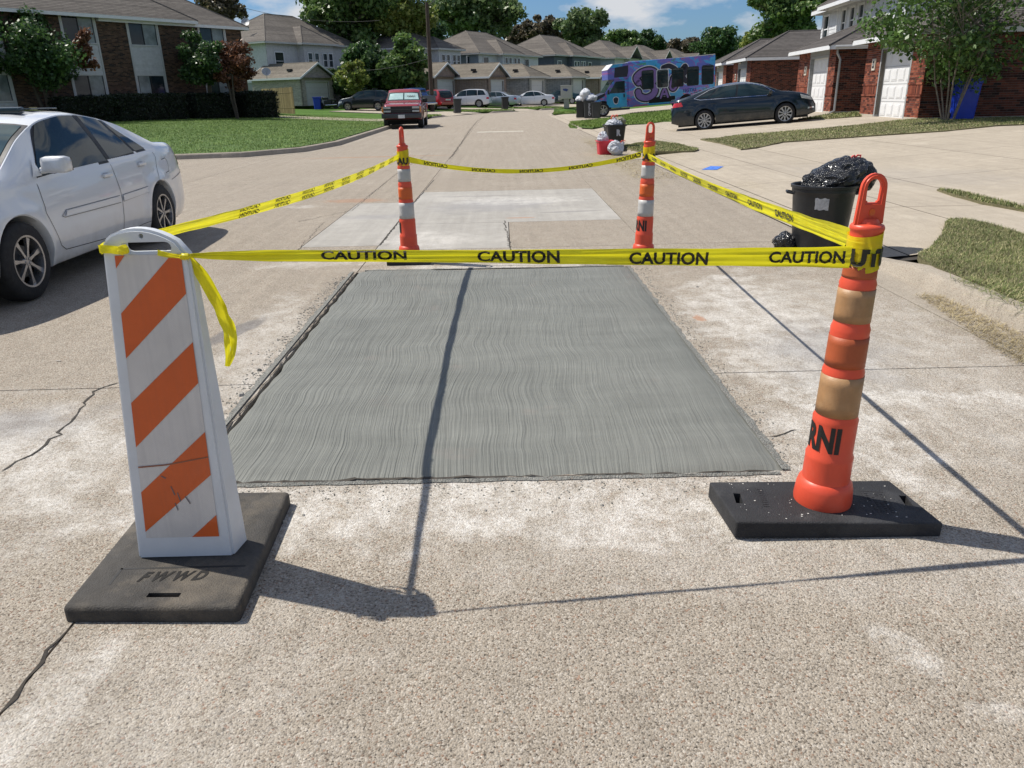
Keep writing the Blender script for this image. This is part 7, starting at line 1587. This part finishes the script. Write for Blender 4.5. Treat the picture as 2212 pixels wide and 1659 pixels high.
# apartment front trees
l=at(105,43); tree((l[0],l[1],l[2]),5,2.6,2.2,1.95,3.6,'dark round tree with a russet side in front of the apartment building at far left',ML_dark,15000,.17,11,.12,30,M_bark,4,.7,cl=.30,extra=(ML_red,(2.5,-.3,3.6,.75,1.2),1800,.15))
l=at(450,49.5); tree((l[0],l[1],l[2]),4.6,1.6,1.5,1.3,3.4,'rounded dark green tree before the right end of the apartment building',ML_dark,9000,.16,13,.10,22,M_bark,2,.3,cl=.34)
l=at(512,49.7); tree((l[0],l[1],l[2]),4.4,1.15,1.1,1.45,3.05,'russet leaved small tree beside the rounded green one',ML_red,7500,.14,17,.07,22,M_bark,3,.5,cl=.32)
# clipped hedges
def hedge(px0,px1,Y0,Y1,h,label,dep=1.3):
    A=Vector(AY(px0,240,Y0)[:2]); B=Vector(AY(px1,240,Y1)[:2]); d=(B-A); L=d.length; a=math.atan2(d.y,d.x); t=empty('clipped_hedge',(A.x,A.y,T(A.x,A.y)),label,'hedge',a,'clipped hedges in front of the apartment building')
    m=MB(); m.cbox(.1,L-.1,.1,dep-.1,0,h-.1,.15); m.build('branches',plain('hedge_core',(.010,.012,.006),.95),t)
    k=int(L*dep*180+L*h*420+dep*h*300); r=np.random.default_rng(int(px0)); P=[]
    x=r.random(k)*L; y=r.random(k)*dep; z=r.random(k)*h; f=r.choice(3,k,p=[.4,.38,.22]); y=np.where(f==0,r.normal(0.03,.04,k),y); z=np.where(f==1,h+r.normal(-.03,.04,k),z); x=np.where((f==2),np.where(r.random(k)<.5,0,L)+r.normal(0,.04,k),x)
    rc=.18; x=np.clip(x,-.1,L+.1)
    C=np.stack([x,y,z],1); leaves('foliage',C,np.full(len(C),.03),k,.085,ML_hedge,t,int(px0)+1)
def hA_(s0,s1,off=1.9): 
    a=P1+e1*s0+n1*off; b=P1+e1*s1+n1*off; return a,b
def hedge2(s0,s1,h,label,off=1.0,dep=1.3):
    a,b=hA_(s0,s1,off+dep); d=b-a; L=d.length; ang=math.atan2(d.y,d.x); t=empty('clipped_hedge',(a.x,a.y,T(a.x,a.y)-.02),label,'hedge',ang,'clipped hedges in front of the apartment building')
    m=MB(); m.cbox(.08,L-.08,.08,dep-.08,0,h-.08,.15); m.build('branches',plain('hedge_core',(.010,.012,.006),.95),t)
    k=int(L*dep*260+L*h*520+dep*h*420); r=np.random.default_rng(int(abs(s0)*10)+5); x=r.random(k)*L; y=r.random(k)*dep; z=r.random(k)*h; f=r.choice(3,k,p=[.45,.35,.2])
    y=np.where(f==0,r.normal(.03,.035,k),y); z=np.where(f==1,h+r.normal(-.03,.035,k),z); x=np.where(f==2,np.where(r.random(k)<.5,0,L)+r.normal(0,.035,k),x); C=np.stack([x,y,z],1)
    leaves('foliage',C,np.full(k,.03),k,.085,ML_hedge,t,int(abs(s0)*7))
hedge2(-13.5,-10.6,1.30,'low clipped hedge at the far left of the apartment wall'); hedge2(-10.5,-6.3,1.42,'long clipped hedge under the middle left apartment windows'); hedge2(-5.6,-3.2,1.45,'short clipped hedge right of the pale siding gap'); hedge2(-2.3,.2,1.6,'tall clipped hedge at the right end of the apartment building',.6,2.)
# yellow-tan sign card at the kerb behind the car roof
q=AY(72,236,30); m=MB(); m.cbox(-.14,.14,-.01,.01,0,.42,.004); o=m.build('card',plain('card_tan',(.40,.33,.19),.8),None,loc=(q[0],30,q[2]-.35)); tag(o,'small tan card sign standing on the left lawn behind the white sedan','sign')
# big trees behind the houses
def bgt(px,Y,pt,pb,hw,mat,n,size,seed,label,tr=.3,ncl=34,cl=.27,shell=.25,**k):
    """crown spans from photo height pt to pb"""
    x,y,z0=at(px,Y); a=zat(px,pt,Y)-z0; b=zat(px,pb,Y)-z0; rz=(a-b)/2; w=hw*Y/1662
    return tree((x,y,z0),a,w,w*.9,rz,(a+b)/2,label,mat,n,size,seed,tr,ncl,cl=cl,shell=shell,group='trees behind the houses',**k)
bgt(752,95,-130,150,100,ML_mid,22000,.44,21,'tall grey-green tree left of the telephone pole, left part of the big clump')
bgt(862,98,-60,120,82,ML_yel,17000,.42,22,'olive green tree just left of the telephone pole top')
bgt(800,82,95,230,90,ML_dark,15000,.38,23,'low dark tree mass hanging over the brick garages left of the pole')
bgt(880,80,80,215,50,ML_mid,9000,.36,24,'green tree standing behind the telephone pole at roof height')
bgt(770,77,130,200,38,ML_yel,3500,.26,25,'yellow-green branch hanging over the left garage roof')
bgt(1030,140,-60,105,80,ML_lit,15000,.66,26,'tall leafy tree rising above the white house in the middle',ncl=40)
bgt(1160,160,36,110,62,ML_brn,9000,.62,27,'brownish bare-looking tree between two tall green ones',shell=.5)
bgt(1258,155,2,110,48,ML_lit,8000,.62,28,'slender light green tree above the slate blue house',ncl=26)
bgt(1210,172,70,120,40,ML_brn,5000,.55,29,'small brown tree behind the slate blue house')
bgt(505,100,-20,60,45,ML_brn,5000,.35,30,'sparse tree top above the apartment roof end',shell=.6)
bgt(1672,92,-90,98,72,ML_mid,16000,.42,31,'tall green tree behind the right-hand brick garages',ncl=44,cl=.24)
bgt(1640,96,50,140,45,ML_yel,6000,.34,32,'yellowish lower branches behind the second brick house')
for i,(px,Y,pt,pb,hw,mt,lab) in enumerate([(1335,200,62,130,42,ML_mid,'green treetop above the pale gabled house, left one'),(1390,205,72,130,38,ML_dark,'dark treetop above the front of the minibus'),(1440,210,78,135,40,ML_brn,'brown treetop above the middle of the minibus'),(1490,205,76,135,38,ML_brn,'thin brown treetop above the tail of the minibus'),(1545,185,58,140,48,ML_dark,'dark treetop left of the tall right-hand tree'),(1600,195,70,150,50,ML_dark,'dark low treetop beside the tall right-hand tree'),(1310,215,82,130,40,ML_dark,'dark distant treetop right of the slender light green tree'),(700,125,60,130,60,ML_dark,'dark tree behind the far left house roof'),(935,125,30,120,45,ML_dark,'dark tree behind the pole between two tall trees'),(1105,170,80,120,50,ML_dark,'dark low tree behind the middle white house')]):
    bgt(px,Y,pt,pb,hw,mt,5500,.62 if Y>140 else .42,40+i,lab,ncl=18,cl=.36,shell=.35)
# distant wood closing the view
Vs=[];r=np.random.default_rng(5); C=[];Rr=[]
for i in range(90):
    a=-1.5+3.0*i/89+r.normal(0,.01); d=230+r.uniform(-20,30); C.append((math.sin(a)*d,math.cos(a)*d,3+r.uniform(0,3))); Rr.append((9+r.uniform(0,3),6,4.5+r.uniform(0,3)))
o=leaves('distant_wood',C,Rr,30000,1.3,ML_dark,None,77,.5); tag(o,'distant dark wood along the horizon','trees',None,'stuff')
